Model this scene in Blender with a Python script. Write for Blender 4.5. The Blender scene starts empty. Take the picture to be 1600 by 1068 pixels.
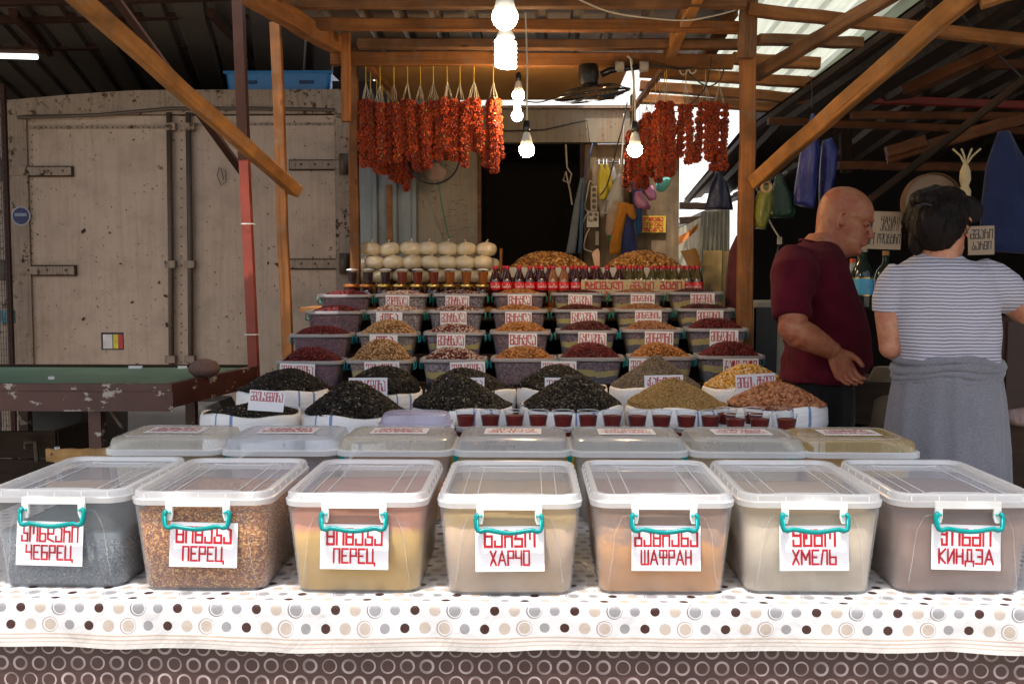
import bpy, bmesh, math, random
import numpy as np
from mathutils import Vector, Matrix, Euler, noise as mnoise
random.seed(7); RNG = np.random.default_rng(7)
C = bpy.context.scene.collection
PI = math.pi
# ---------------------------------------------------------------- camera, sky, sun, exposure
CAMZ = 1.42
cd = bpy.data.cameras.new('camera'); cam = bpy.data.objects.new('camera', cd); C.objects.link(cam)
cam.location = (0, 0, CAMZ); cam.rotation_euler = (math.radians(90 - 3.68), 0, math.radians(1.33))
cd.lens = 35; cd.sensor_width = 36; cd.clip_start = .05; cd.clip_end = 400
sc = bpy.context.scene; sc.camera = cam
w = bpy.data.worlds.new('World'); sc.world = w; w.use_nodes = True
nt = w.node_tree; bg = nt.nodes['Background']; sky = nt.nodes.new('ShaderNodeTexSky'); sky.sky_type = 'NISHITA'
SUN = Vector((-.12, -.30, .95)).normalized()
sky.sun_disc = False; sky.dust_density = 6; sky.ozone_density = .4; sky.air_density = 1.2; sky.sun_elevation = math.asin(SUN.z); sky.sun_rotation = math.atan2(SUN.x, SUN.y) % (2*PI)
nt.links.new(sky.outputs[0], bg.inputs[0]); bg.inputs[1].default_value = .15
sl = bpy.data.lights.new('sun', 'SUN'); sl.energy = 3.2; sl.angle = math.radians(.5); sl.color = (1, .95, .88)
so = bpy.data.objects.new('sun', sl); C.objects.link(so); so.location = (0, -5, 12)
so.rotation_euler = SUN.to_track_quat('Z', 'Y').to_euler()
vs = sc.view_settings; vs.view_transform = 'Standard'; vs.look = 'None'; vs.gamma = 1; vs.use_curve_mapping = False
vs.exposure = 1.05
sc.render.engine = 'CYCLES'
cy = sc.cycles; cy.max_bounces = 8; cy.diffuse_bounces = 4; cy.glossy_bounces = 3; cy.transmission_bounces = 6
cy.transparent_max_bounces = 24; cy.caustics_reflective = False; cy.caustics_refractive = False
cy.use_denoising = True; cy.sample_clamp_indirect = 4
FPX = 1555.5
CM = Matrix.Translation(cam.location) @ cam.rotation_euler.to_matrix().to_4x4()
def at(px, py, Y):
    d = CM.to_3x3() @ Vector(((px-800)/FPX, (534-py)/FPX, -1)); return cam.location + d*(Y/d.y)
def U(Y): return Y/FPX      # metres per photo pixel at depth Y
# ---------------------------------------------------------------- helpers
ORG = {}
def link(o, parent=None):
    C.objects.link(o)
    if parent is not None: o.parent = parent
    return o
def tag(o, label=None, cat=None, group=None, kind=None):
    if label: o['label'] = label
    if cat: o['category'] = cat
    if group: o['group'] = group
    if kind: o['kind'] = kind
    return o
def thing(name, label, cat, loc=(0, 0, 0), rz=0, group=None, kind=None):
    o = link(bpy.data.objects.new(name, None)); o.location = loc; o.rotation_euler = (0, 0, rz)
    o.empty_display_size = .05; ORG[o] = Vector(loc); return tag(o, label, cat, group, kind)
KIDS = {}
def copy_tree(o, parent=None):
    c = o.copy(); link(c, parent); ORG[c] = ORG.get(o, Vector())
    for ch in KIDS.get(o.name, []): KIDS.setdefault(c.name, []).append(copy_tree(ch, c))
    return c
def dup(o, loc, rz=0, label=None, group=None):
    c = copy_tree(o); c.location = loc; c.rotation_euler = (0, 0, rz)
    if label: c['label'] = label
    if group: c['group'] = group
    return c
class MB:
    def __init__(s): s.v = []; s.f = []; s.uv = None
    def add(s, vs, fs):
        b = len(s.v); s.v += [tuple(v) for v in vs]; s.f += [tuple(b+i for i in f) for f in fs]; return s
    def box(s, c, d, rot=None):
        c = Vector(c); d = Vector(d)/2; R = rot if rot is not None else Matrix.Identity(3)
        vs = [c + R @ Vector((x*d.x, y*d.y, z*d.z)) for x in (-1, 1) for y in (-1, 1) for z in (-1, 1)]
        return s.add(vs, [(0, 1, 3, 2), (4, 6, 7, 5), (0, 4, 5, 1), (2, 3, 7, 6), (0, 2, 6, 4), (1, 5, 7, 3)])
    def tube(s, pts, r, seg=8, caps=True, flat=1.0):
        pts = [Vector(p) for p in pts]; n = len(pts); rs = r if hasattr(r, '__len__') else [r]*n
        b = len(s.v); up = None; rings = []
        for i, p in enumerate(pts):
            t = (pts[min(i+1, n-1)] - pts[max(i-1, 0)]).normalized()
            if up is None: up = t.orthogonal().normalized()
            a = (up - t*up.dot(t)); a = a.normalized() if a.length > 1e-6 else t.orthogonal().normalized(); up = a; c = t.cross(a)
            rings.append([p + (a*math.cos(2*PI*k/seg) + c*math.sin(2*PI*k/seg)*flat)*rs[i] for k in range(seg)])
        return s.loft(rings, caps=caps)
    def loft(s, rings, caps=True, close=False):
        b = len(s.v); m = len(rings[0])
        for r in rings: s.v += [tuple(p) for p in r]
        for i in range(len(rings)-1):
            for k in range(m):
                k2 = (k+1) % m; s.f.append((b+i*m+k, b+i*m+k2, b+(i+1)*m+k2, b+(i+1)*m+k))
        if caps:
            s.f.append(tuple(b+k for k in range(m))[::-1]); l = b+(len(rings)-1)*m; s.f.append(tuple(l+k for k in range(m)))
        return s
    def lathe(s, prof, seg=24, c=(0, 0, 0), caps=True, wob=None):
        c = Vector(c); rings = []
        for i, (r, z) in enumerate(prof):
            rings.append([c + Vector((max(r, 1e-4)*(wob(2*PI*k/seg, z) if wob else 1)*math.cos(2*PI*k/seg), max(r, 1e-4)*(wob(2*PI*k/seg, z) if wob else 1)*math.sin(2*PI*k/seg), z)) for k in range(seg)])
        return s.loft(rings, caps=caps)
    def sphere(s, c, r, seg=12, n=8):
        r = Vector((r, r, r)) if not hasattr(r, '__len__') else Vector(r); c = Vector(c); rings = []
        for i in range(n+1):
            a = -PI/2 + PI*i/n; cr = max(math.cos(a), 1e-3)
            rings.append([c + Vector((r.x*cr*math.cos(2*PI*k/seg), r.y*cr*math.sin(2*PI*k/seg), r.z*math.sin(a))) for k in range(seg)])
        return s.loft(rings)
    def xf(s, M):
        s.v = [tuple(M @ Vector(v)) for v in s.v]; return s
    def mesh(s, name, m=None, smooth=False, org=Vector()):
        me = bpy.data.meshes.new(name); me.from_pydata([(v[0]-org[0], v[1]-org[1], v[2]-org[2]) for v in s.v], [], s.f)
        if m: me.materials.append(m)
        if smooth:
            me.polygons.foreach_set('use_smooth', [True]*len(me.polygons))
            if smooth == 'auto':
                bm = bmesh.new(); bm.from_mesh(me)
                for e in bm.edges:
                    if len(e.link_faces) == 2 and e.calc_face_angle(0) > math.radians(38): e.smooth = False
                bm.to_mesh(me); bm.free()
        if s.uv is not None:
            ul = me.uv_layers.new(name='UVMap')
            for l in me.loops: ul.data[l.index].uv = s.uv[l.vertex_index]
        me.update(); return me
    def build(s, name, m=None, parent=None, smooth=False, org=None):
        if org is None: org = ORG.get(parent, Vector()) if parent is not None else (Vector(s.v[0]) if False else Vector())
        org = Vector(org); o = bpy.data.objects.new(name, s.mesh(name, m, smooth, org)); link(o, parent)
        if parent is None: o.location = org; ORG[o] = org
        else: ORG[o] = ORG.get(parent, Vector()); KIDS.setdefault(parent.name, []).append(o)
        return o
def child(name, me, parent, loc=(0, 0, 0), rot=(0, 0, 0)):
    o = bpy.data.objects.new(name, me); link(o, parent); o.location = loc; o.rotation_euler = rot
    ORG[o] = Vector(); KIDS.setdefault(parent.name, []).append(o); return o
def rrect(w, d, r, z, seg=4, cx=0, cy=0):
    out = []; hw, hd = w/2, d/2; r = min(r, hw*.99, hd*.99)
    for (sx, sy, a0) in ((1, 1, 0), (-1, 1, 90), (-1, -1, 180), (1, -1, 270)):
        for k in range(seg+1):
            a = math.radians(a0 + 90*k/seg); out.append(Vector((cx + sx*(hw-r) + r*math.cos(a), cy + sy*(hd-r) + r*math.sin(a), z)))
    return out
def bulk(name, V, F, mat, parent=None, attr=None, smooth=False, org=Vector()):
    """V (n,3) array, F (m,k) array -> mesh object, fast"""
    me = bpy.data.meshes.new(name); me.vertices.add(len(V)); me.vertices.foreach_set('co', (V-np.array(org)).astype(np.float32).ravel())
    k = F.shape[1]; me.loops.add(F.size); me.loops.foreach_set('vertex_index', F.astype(np.int32).ravel())
    me.polygons.add(len(F)); me.polygons.foreach_set('loop_start', np.arange(0, F.size, k, dtype=np.int32))
    me.polygons.foreach_set('loop_total', np.full(len(F), k, dtype=np.int32))
    if smooth: me.polygons.foreach_set('use_smooth', np.ones(len(F), dtype=bool))
    if attr is not None: me.attributes.new('rnd', 'FLOAT', 'POINT').data.foreach_set('value', attr.astype(np.float32))
    me.materials.append(mat); me.update(calc_edges=True); me.validate()
    o = bpy.data.objects.new(name, me); link(o, parent)
    if parent is None: o.location = org; ORG[o] = Vector(org)
    else: ORG[o] = ORG.get(parent, Vector()); KIDS.setdefault(parent.name, []).append(o)
    return o
# ---------------------------------------------------------------- material helpers
class G:
    def __init__(s, name):
        s.m = bpy.data.materials.new(name); s.m.use_nodes = True; s.t = s.m.node_tree; s.b = s.t.nodes['Principled BSDF']; s.out = s.t.nodes['Material Output']
    def n(s, ty, **k):
        x = s.t.nodes.new(ty)
        for a, b in k.items(): setattr(x, a, b)
        return x
    def set(s, inp, v):
        if v is None: return
        if hasattr(v, 'is_output'): s.t.links.new(v, inp)
        else:
            if hasattr(v, '__len__') and len(v) == 3 and inp.type == 'RGBA': v = (*v, 1)
            inp.default_value = v
    def M(s, op, a, b=None, c=None):
        x = s.n('ShaderNodeMath', operation=op)
        for i, v in enumerate((a, b, c)):
            if v is not None: s.set(x.inputs[i], v)
        return x.outputs[0]
    def mix(s, f, a, b, mode='MIX'):
        x = s.n('ShaderNodeMix', data_type='RGBA', blend_type=mode); s.set(x.inputs[0], f); s.set(x.inputs[6], a); s.set(x.inputs[7], b); return x.outputs[2]
    def coord(s, which='Object'): return s.n('ShaderNodeTexCoord').outputs[which]
    def vary(s):   # object coords shifted per object so copies differ
        r = s.n('ShaderNodeObjectInfo').outputs['Random']; a = s.n('ShaderNodeVectorMath', operation='ADD'); s.set(a.inputs[0], s.coord())
        cx = s.n('ShaderNodeCombineXYZ'); s.set(cx.inputs[0], s.M('MULTIPLY', r, 37.)); s.set(cx.inputs[1], s.M('MULTIPLY', r, 91.)); s.set(cx.inputs[2], s.M('MULTIPLY', r, 13.)); s.set(a.inputs[1], cx.outputs[0]); return a.outputs[0]
    def scale(s, v, xyz):
        x = s.n('ShaderNodeMapping'); s.set(x.inputs[0], v); x.inputs['Scale'].default_value = xyz; return x.outputs[0]
    def noise(s, v, sc, det=4, rough=.6, dist=0):
        x = s.n('ShaderNodeTexNoise'); s.set(x.inputs['Vector'], v); x.inputs['Scale'].default_value = sc; x.inputs['Detail'].default_value = det; x.inputs['Roughness'].default_value = rough; x.inputs['Distortion'].default_value = dist; return x.outputs[0]
    def vor(s, v, sc, feat='F1', out='Distance'):
        x = s.n('ShaderNodeTexVoronoi', feature=feat); s.set(x.inputs['Vector'], v); x.inputs['Scale'].default_value = sc; return x.outputs[out]
    def ramp(s, f, st, interp='LINEAR'):
        x = s.n('ShaderNodeValToRGB'); s.set(x.inputs[0], f); r = x.color_ramp; r.interpolation = interp
        while len(r.elements) < len(st): r.elements.new(.5)
        for e, (p, c) in zip(r.elements, st): e.position = p; e.color = (*c, 1) if hasattr(c, '__len__') else (c, c, c, 1)
        return x.outputs[0]
    def sep(s, v): x = s.n('ShaderNodeSeparateXYZ'); s.set(x.inputs[0], v); return x.outputs
    def bump(s, h, d=.01, st=.5):
        x = s.n('ShaderNodeBump'); x.inputs['Strength'].default_value = st; x.inputs['Distance'].default_value = d; s.set(x.inputs['Height'], h); s.set(s.b.inputs['Normal'], x.outputs[0]); return x.outputs[0]
    def fin(s, col=None, rough=None, metal=None, **k):
        s.set(s.b.inputs['Base Color'], col); s.set(s.b.inputs['Roughness'], rough); s.set(s.b.inputs['Metallic'], metal)
        for a, v in k.items(): s.set(s.b.inputs[a.replace('_', ' ')], v)
        return s.m
def shade(c, f): return tuple(min(1, x*f) for x in c)
MC = {}
def plain(name, col, rough=.6, metal=0, var=.25, sc=14, bump=0, spec=.5):
    if name in MC: return MC[name]
    g = G(name); v = g.vary(); n = g.noise(v, sc, 5)
    c = g.ramp(n, [(.25, shade(col, 1-var)), (.75, shade(col, 1+var))])
    if bump: g.bump(g.noise(v, sc*4, 4), bump, .5)
    m = g.fin(c, g.M('ADD', g.M('MULTIPLY', n, .2), rough-.1), metal, Specular_IOR_Level=spec); MC[name] = m; return m
def wood(name, col, rough=.7, dark=.45, axis=0, sc=1.0):
    g = G(name); v = g.vary(); s3 = [30*sc]*3; s3[axis] = 1.6*sc
    gr = g.noise(g.scale(v, s3), 1, 6, .6, .8); big = g.noise(v, 5, 3); kn = g.vor(g.scale(v, [3 if i == axis else 9 for i in range(3)]), 1.2)
    c = g.ramp(gr, [(.3, shade(col, dark)), (.55, col), (.75, shade(col, 1.35))])
    c = g.mix(g.ramp(big, [(.35, 0), (.66, .85)]), c, shade(col, .38))
    c = g.mix(g.ramp(kn, [(.04, .85), (.10, 0)]), c, shade(col, .18)); c = g.mix(g.ramp(g.noise(g.scale(v, [60 if i != axis else .9 for i in range(3)]), 1, 3), [(.66, 0), (.72, .8)]), c, shade(col, .15)); c = g.mix(g.ramp(g.noise(v, 13, 4), [(.55, 0), (.75, .5)]), c, shade((.5, .45, .38), col[0]))
    g.bump(gr, .003, .5); return g.fin(c, rough, Specular_IOR_Level=.25)
def rusty(name, col, rust=(.11, .045, .018), amt=.5, streak=.6, rough=.55, metal=0, sc=1.0, spots=.62):
    g = G(name); v = g.coord(); n1 = g.noise(v, 9*sc, 6, .72); n2 = g.noise(v, 2.2*sc, 4, .6); st = g.noise(g.scale(v, (26*sc, 26*sc, 1.3*sc)), 1, 5, .6); fine = g.noise(v, 60*sc, 4, .7)
    base = g.ramp(n2, [(.25, shade(col, .72)), (.5, col), (.8, shade(col, 1.12))])
    base = g.mix(g.M('MULTIPLY', g.ramp(st, [(.48, 0), (.72, 1)]), streak), base, g.mix(.5, shade(col, .5), shade(rust, 3.0)))
    base = g.mix(g.M('MULTIPLY', g.ramp(fine, [(.4, 0), (.8, 1)]), .35), base, shade(col, .6))
    k = g.M('MULTIPLY', g.ramp(n1, [(spots, 0), (spots+.04, 1)]), g.ramp(n2, [(.42, .0), (.62, 1)]))
    k2 = g.ramp(g.noise(v, 26*sc, 3, .5), [(.70, 0), (.72, 1)])
    k = g.M('MINIMUM', g.M('MULTIPLY', g.M('MAXIMUM', k, k2), amt*2), 1.0)
    c = g.mix(k, base, g.ramp(fine, [(.3, shade(rust, .5)), (.7, shade(rust, 1.7))]))
    g.bump(g.M('ADD', g.M('MULTIPLY', k, -.5), g.M('MULTIPLY', n2, 1.5)), .006, .5)
    return g.fin(c, g.M('ADD', g.M('MULTIPLY', k, .3), rough), metal)
def milky(name, col=(.86, .88, .9), fac=.32, rough=.25, edge=.35):
    """translucent polypropylene: part see-through, part milky"""
    g = G(name); g.fin(col, rough, Specular_IOR_Level=.5)
    v = g.vary(); n = g.noise(v, 6, 4); sc_ = g.noise(g.scale(v, (80, 80, 5)), 1, 3)
    tr = g.n('ShaderNodeBsdfTransparent'); tr.inputs[0].default_value = (.96, .97, .98, 1)
    mx = g.n('ShaderNodeMixShader'); lw = g.n('ShaderNodeLayerWeight'); lw.inputs[0].default_value = .35
    f = g.M('ADD', g.M('MULTIPLY', lw.outputs['Facing'], edge), g.M('ADD', fac-.06, g.M('MULTIPLY', g.M('ADD', g.ramp(n, [(.3, 0), (.8, 1)]), g.ramp(sc_, [(.4, .3), (.75, .7)])), .07)))
    g.set(mx.inputs[0], g.M('MINIMUM', f, 1.0)); g.t.links.new(tr.outputs[0], mx.inputs[1]); g.t.links.new(g.b.outputs[0], mx.inputs[2]); g.t.links.new(mx.outputs[0], g.out.inputs[0]); return g.m
def clear(name, col=(.9, .92, .95), fac=.05, edge=.45, rough=.06, tint=(.95, .96, .97)):
    g = G(name); g.fin(col, rough, Specular_IOR_Level=.6); g.b.inputs['Base Color'].default_value = (*shade(col, .25 if fac < .2 else 1), 1); tr = g.n('ShaderNodeBsdfTransparent'); tr.inputs[0].default_value = (*tint, 1)
    mx = g.n('ShaderNodeMixShader'); lw = g.n('ShaderNodeLayerWeight'); lw.inputs[0].default_value = .5
    g.set(mx.inputs[0], g.M('MINIMUM', g.M('ADD', g.M('MULTIPLY', g.M('POWER', lw.outputs['Facing'], 2.), edge), fac), 1.)); g.t.links.new(tr.outputs[0], mx.inputs[1]); g.t.links.new(g.b.outputs[0], mx.inputs[2]); g.t.links.new(mx.outputs[0], g.out.inputs[0]); return g.m
def seedmat(name, stops, rough=.5):
    g = G(name); a = g.n('ShaderNodeAttribute', attribute_name='rnd').outputs['Fac']; c = g.ramp(a, stops)
    n = g.noise(g.coord(), 260, 2); c = g.mix(g.M('MULTIPLY', n, .6), c, g.mix(.6, c, (.02, .012, .006))); return g.fin(c, rough, Specular_IOR_Level=.22)
def glow(name, col, s):
    g = G(name); e = g.n('ShaderNodeEmission'); e.inputs[0].default_value = (*col, 1); e.inputs[1].default_value = s; g.t.links.new(e.outputs[0], g.out.inputs[0]); return g.m
ORD = ['first', 'second', 'third', 'fourth', 'fifth', 'sixth', 'seventh', 'eighth', 'ninth', 'tenth', 'eleventh', 'twelfth', 'thirteenth', 'fourteenth', 'fifteenth', 'sixteenth', 'seventeenth', 'eighteenth', 'nineteenth', 'twentieth']
# ---------------------------------------------------------------- stroke lettering (angular hand-cut capitals)
GL = {'А': '00 26 40;12 32', 'Б': '36 06 00 30 33 03', 'Г': '00 06 36', 'Д': '01 41;0_ 01;4_ 41;11 16 36 31', 'Е': '36 06 00 30;03 23', 'Ж': '06 13 00;46 33 40;26 20;13 33',
 'З': '06 36 30 00;13 33', 'И': '06 00 36 30', 'Й': '06 00 36 30;17 27', 'К': '06 00;36 03 30', 'Л': '00 16 36 30', 'М': '00 06 22 46 40', 'Н': '06 00;36 30;03 33', 'О': '00 06 36 30 00',
 'П': '00 06 36 30', 'Р': '00 06 36 33 03', 'С': '36 06 00 30', 'Т': '06 46;26 20', 'У': '06 03 33;36 30 00', 'Ф': '03 06 46 43 03;26 20', 'Х': '00 36;06 30', 'Ц': '06 00 30;36 30;30 40 4_',
 'Ч': '06 03 33;36 30', 'Ш': '06 00 40 46;26 20', 'Ы': '06 00 20 23 03;36 30', 'Ь': '06 00 30 33 03', 'Я': '30 36 06 03 33;13 00', 'В': '00 06 26 23 03;23 33 30 00', 'Э': '06 36 30 00;13 33',
 'ა': '16 35 30 00 02', 'ბ': '00 03 33 30 00;13 16 36', 'გ': '04 06 36 33 03 00 30 33', 'დ': '03 06 36 33 03 01 30', 'ე': '04 06 36 30 00 02', 'ვ': '06 36 33 13;33 30 00 02', 'ზ': '06 26 23 03 00 30 33 23',
 'თ': '00 04 34 30 00;14 16 36 34', 'ი': '00 06 36 30', 'კ': '16 13 33 30 00 02', 'ლ': '34 36 06 02 30', 'მ': '05 06 36 30 00 03 33', 'ნ': '26 06 00 30 33 03', 'ო': '00 06 46 40;26 23',
 'პ': '02 00 30 33 03 06 36 34', 'რ': '16 06 00;04 34 30', 'ს': '06 00 30 32', 'ტ': '06 00 30 33 23 26 16 13', 'უ': '06 04 34;36 30 00 02', 'ფ': '03 06 36 33 13;33 30 00 02', 'ქ': '36 26 20 00 02;04 24', 'ღ': '00 06 26 24;26 46 40 10 12',
 'ყ': '06 04 34 36;34 30 00 03 13', 'შ': '36 06 00 30 33 03', 'ჩ': '36 16 03 33 30 00', 'ც': '00 06 16 13;00 30 36', 'ძ': '16 36 30 00 03 33', 'წ': '00 03 33 30 00;06 03;16 36 33', 'ჭ': '06 36;16 13 33 30 00 02',
 'ხ': '16 06 00 30 34 04', 'ჯ': '06 36 33 03;20 26', '4': '06 03 33;36 30', '0': '00 06 36 30 00', '|': '00 06', '.': '13 14 24 23 13', ' ': ''}
def text_mb(txt, w, h, th=.14, mb=None, c=(0, 0), slant=0):
    """flat strokes in the xz plane facing -y; fits width w, height h centred on c"""
    mb = mb or MB(); x = 0; segs = []
    for ch in txt:
        g = GL[ch]; mx = 1.5
        for pl in g.split(';'):
            pts = [(int(p[0]), -1 if p[1] == '_' else int(p[1])) for p in pl.split()]
            if pts: mx = max(mx, max(p[0] for p in pts))
            segs += [((x+a[0], a[1]), (x+b[0], b[1])) for a, b in zip(pts, pts[1:])]
        x += mx + 1.35
    tot = x - 1.35; sx = w/tot; sz = h/6; t = th*h/2; t = min(t, sx*.50)
    for i, (a, b) in enumerate(segs):
        A = Vector((c[0] + (a[0]-tot/2)*sx + slant*a[1]*sz, c[1] + (a[1]-3)*sz)); B = Vector((c[0] + (b[0]-tot/2)*sx + slant*b[1]*sz, c[1] + (b[1]-3)*sz)); d = (B-A).normalized()
        j = random.uniform(-.1, .1)*t; n = Vector((-d.y, d.x))*(t+j); A -= d*t; B += d*t; y = -.00012*(i % 4)
        mb.add([(A.x-n.x, y, A.y-n.y), (B.x-n.x, y, B.y-n.y), (B.x+n.x, y, B.y+n.y), (A.x+n.x, y, A.y+n.y)], [(0, 1, 2, 3)])
    return mb
# ================================================================= SETTING
M_wood = wood('pine_wood', (.29, .115, .034)); M_woodnew = wood('fresh_pine_wood', (.40, .175, .050), dark=.7); M_woodold = wood('weathered_wood', (.21, .10, .045)); M_wooddark = wood('dark_wood', (.040, .020, .010)); M_sheetl = None
M_red = plain('red_painted_steel', (.26, .045, .028), .5, sc=8); M_brownst = plain('brown_painted_steel', (.040, .017, .012), .6, sc=10, spec=.15)
g = G('ground_asphalt'); v = g.coord(); M_ground = g.fin(g.ramp(g.noise(v, 3, 6), [(.3, (.20, .18, .15)), (.7, (.30, .27, .23))]), .9)
m = MB(); m.add([(-150, -150, 0), (150, -150, 0), (150, 150, 0), (-150, 150, 0)], [(0, 1, 2, 3)])
tag(m.build('ground', M_ground), 'grey asphalt market ground', None, None, 'structure')
def beam(name, p0, p1, w, h, mat, parent=None, roll=0, jit=.002, n=8):
    """timber with its own axes: grain runs along local x"""
    p0 = Vector(p0); p1 = Vector(p1); L = (p1-p0).length; x = (p1-p0).normalized()
    up = Vector((0, 0, 1)) if abs(x.z) < .95 else Vector((0, 1, 0)); y = up.cross(x).normalized(); z = x.cross(y)
    R = Matrix((x, y, z)).transposed() @ Matrix.Rotation(roll, 3, 'X'); mb = MB(); rings = []
    for i in range(n+1):
        t = i/n*L; dy = random.gauss(0, jit); dz = random.gauss(0, jit); b = .08*min(w, h)
        pr = [(-w/2+b, -h/2), (w/2-b, -h/2), (w/2, -h/2+b), (w/2, h/2-b), (w/2-b, h/2), (-w/2+b, h/2), (-w/2, h/2-b), (-w/2, -h/2+b)]
        rings.append([Vector((t, a+dy, c+dz)) for a, c in pr])
    mb.loft(rings); o = bpy.data.objects.new(name, mb.mesh(name, mat)); link(o, parent)
    po = ORG.get(parent, Vector()) if parent is not None else Vector()
    o.location = p0-po; o.rotation_euler = R.to_euler(); ORG[o] = Vector()
    if parent is not None: KIDS.setdefault(parent.name, []).append(o)
    return o
def corr(p, ux, uy, wx, ly, mat, name, parent, pitch=.18, hgt=.022, flat=.62, ny=2, sag=0):
    """corrugated sheet: ribs run along uy"""
    p = Vector(p); ux = Vector(ux).normalized(); uy = Vector(uy).normalized(); n = ux.cross(uy).normalized(); mb = MB(); xs = []; t = 0
    while t < wx: xs += [(t, 0), (t+pitch*flat, 0), (t+pitch*(flat+.09), hgt), (t+pitch*.91, hgt)]; t += pitch
    xs += [(t, 0), (t+.05, 0)]
    for i in range(ny+1):
        s = i/ny; mb.v += [tuple(p + ux*a + n*(b - sag*math.sin(PI*s) + random.gauss(0, .0015)) + uy*(s*ly)) for a, b in xs]
    k = len(xs)
    for i in range(ny):
        for j in range(k-1): mb.f.append((i*k+j, i*k+j+1, (i+1)*k+j+1, (i+1)*k+j))
    return mb.build(name, mat, parent)
# ---- stall frame with its roof
M_sheet = rusty('galvanised_roof_sheet', (.17, .145, .12), amt=.35, rough=.5, metal=.3, sc=.8); M_sheetd = rusty('dark_roof_sheet', (.028, .025, .022), amt=.2, rough=.55, metal=.3)
M_sheeth = rusty('hall_roof_sheet', (.11, .10, .09), amt=.2, rough=.5, metal=.3)
frame = thing('market_stall_frame', 'timber stall frame with corrugated roof, purlins and diagonal braces', 'stall frame', (0, 5.2, 0))
ZB = at(850, 95, 5.2).z
def pb(a, Ya, b, Yb, w, h, nm='beam', mat=None, roll=0): return beam(nm, at(*a, Ya), at(*b, Yb), w, h, mat or M_wood, frame, roll)
# posts
pl_ = at(554, 60, 5.2); pq = at(554, 300, 5.53); beam('post', (pq.x, 5.53, 0), (pq.x, 5.53, 2.66), .052, .05, M_wood, frame)
beam('post', (pl_.x-.022, 5.075, at(550, 190, 5.07).z), (pl_.x-.022, 5.075, at(550, 52, 5.07).z), .045, .05, M_wood, frame)
p1 = at(450, 515, 4.9); p0 = at(431, 36, 4.9); beam('post', (p1.x+.02, 4.9, 0), (p0.x+.0, 4.9, p0.z), .05, .045, M_wood, frame)
pr_ = at(1166, 300, 4.75); beam('post', (pr_.x, 4.75, 0), (pr_.x, 4.75, 2.75), .068, .065, M_wood, frame)
a = at(1166, -20, 4.7); beam('post', (a.x, 4.69, at(1166, 92, 4.69).z), (a.x+.01, 4.69, at(1166, -40, 4.69).z), .072, .05, M_woodold, frame)
# cross beams seen under the roof
pb((518, 91), 5.12, (1145, 97), 5.12, .05, .07); pb((560, 69), 4.98, (1165, 70), 4.98, .06, .045, 'purlin', M_woodold); pb((480, 38), 4.75, (1160, 42), 4.75, .06, .05, 'purlin')
pb((390, 5), 4.55, (1165, 3), 4.55, .06, .05, 'purlin', M_woodold); pb((390, -8), 4.1, (545, 80), 5.25, .07, .085, 'rafter'); pb((1100, -30), 4.4, (1045, 82), 5.05, .05, .08, 'rafter', M_woodnew)
pb((1145, 15), 5.0, (1100, 100), 5.4, .045, .07, 'rafter', M_woodold)
pb((1170, 15), 4.66, (1620, 66), 4.5, .05, .055, 'beam'); pb((1185, 62), 5.0, (1345, 68), 5.1, .06, .05, 'beam', M_woodold)
pb((1180, 118), 4.85, (1415, -20), 4.3, .05, .06, 'rafter', M_woodold)
# knee braces
BA, BB = at(75, -45, 3.1), at(462, 298, 4.88); beam('brace', BA+(BA-BB)*.42, BB, .062, .058, M_woodnew, frame, .35, n=12); BA, BB = at(1560, -48, 3.1), at(1180, 283, 4.70); beam('brace', BA+(BA-BB)*.42, BB, .062, .062, M_woodnew, frame, -.35, n=12)
pb((1530, -5), 3.2, (1700, -60), 3.1, .07, .07, 'brace', M_woodnew)
# translucent part: purlins behind
for (y0, y1, Y) in ((98, 100, 5.5), (118, 130, 5.8), (140, 155, 6.15), (160, 171, 6.5)):
    pb((1000 if Y > 5.6 else 1145, y0-6), Y, (1280-(Y-5.5)*30, y1), Y, .06, .06, 'purlin', M_wood)
# roof sheets (individually laid panels)
X0 = -1.16
x = X0; i = 0; YR = 1.58  # front roof edge out of view, placed to cut the sun at the rims
for k in range(3): corr((X0-.95*(k+1), YR+.02*k, 2.74), (1, 0, 0), (0, 1, 0), .97, 2.7, M_sheet, 'roof_sheet', frame, .16, .025)  # unseen side sheets, added to shade the left of the stall
while x < .8:
    corr((x, YR, 2.72+.004*(i % 2)), (1, 0, 0), (0, 1, 0), .69, (6.62 if i < 2 else 6.05)-YR, M_sheet, 'roof_sheet', frame, .175, .025); x += .70; i += 1  # two left sheets lengthened to keep sun off the booth wall
g = G('translucent_roof_sheet'); v = g.coord(); n = g.noise(v, 3, 5); st = g.noise(g.scale(v, (20, 1.5, 20)), 1, 4)
col = g.mix(g.ramp(st, [(.4, 0), (.75, .6)]), (.42, .45, .38), (.22, .20, .14)); g.fin(col, .5)
tl = g.n('ShaderNodeBsdfTranslucent'); g.set(tl.inputs[0], g.mix(g.ramp(st, [(.4, 0), (.75, .6)]), (.50, .54, .46), (.20, .19, .14))); mx = g.n('ShaderNodeMixShader'); mx.inputs[0].default_value = .45
g.t.links.new(g.b.outputs[0], mx.inputs[1]); g.t.links.new(tl.outputs[0], mx.inputs[2]); g.t.links.new(mx.outputs[0], g.out.inputs[0]); M_trans = g.m
for k in range(3):
    corr((.93+k*.8, 3.4, 2.80+.006*k), (1, 0, 0), (0, 1, -.045), .82, 3.55, M_trans, 'translucent_roof_sheet', frame, .16, .022)
for k in range(2):
    corr((.93+k*.8, YR-.06-.05*k, 2.82), (1, 0, 0), (0, 1, 0), .82, 1.95, M_sheet, 'roof_sheet', frame, .16, .025)  # unseen front sheets, added to shade the right side
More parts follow.
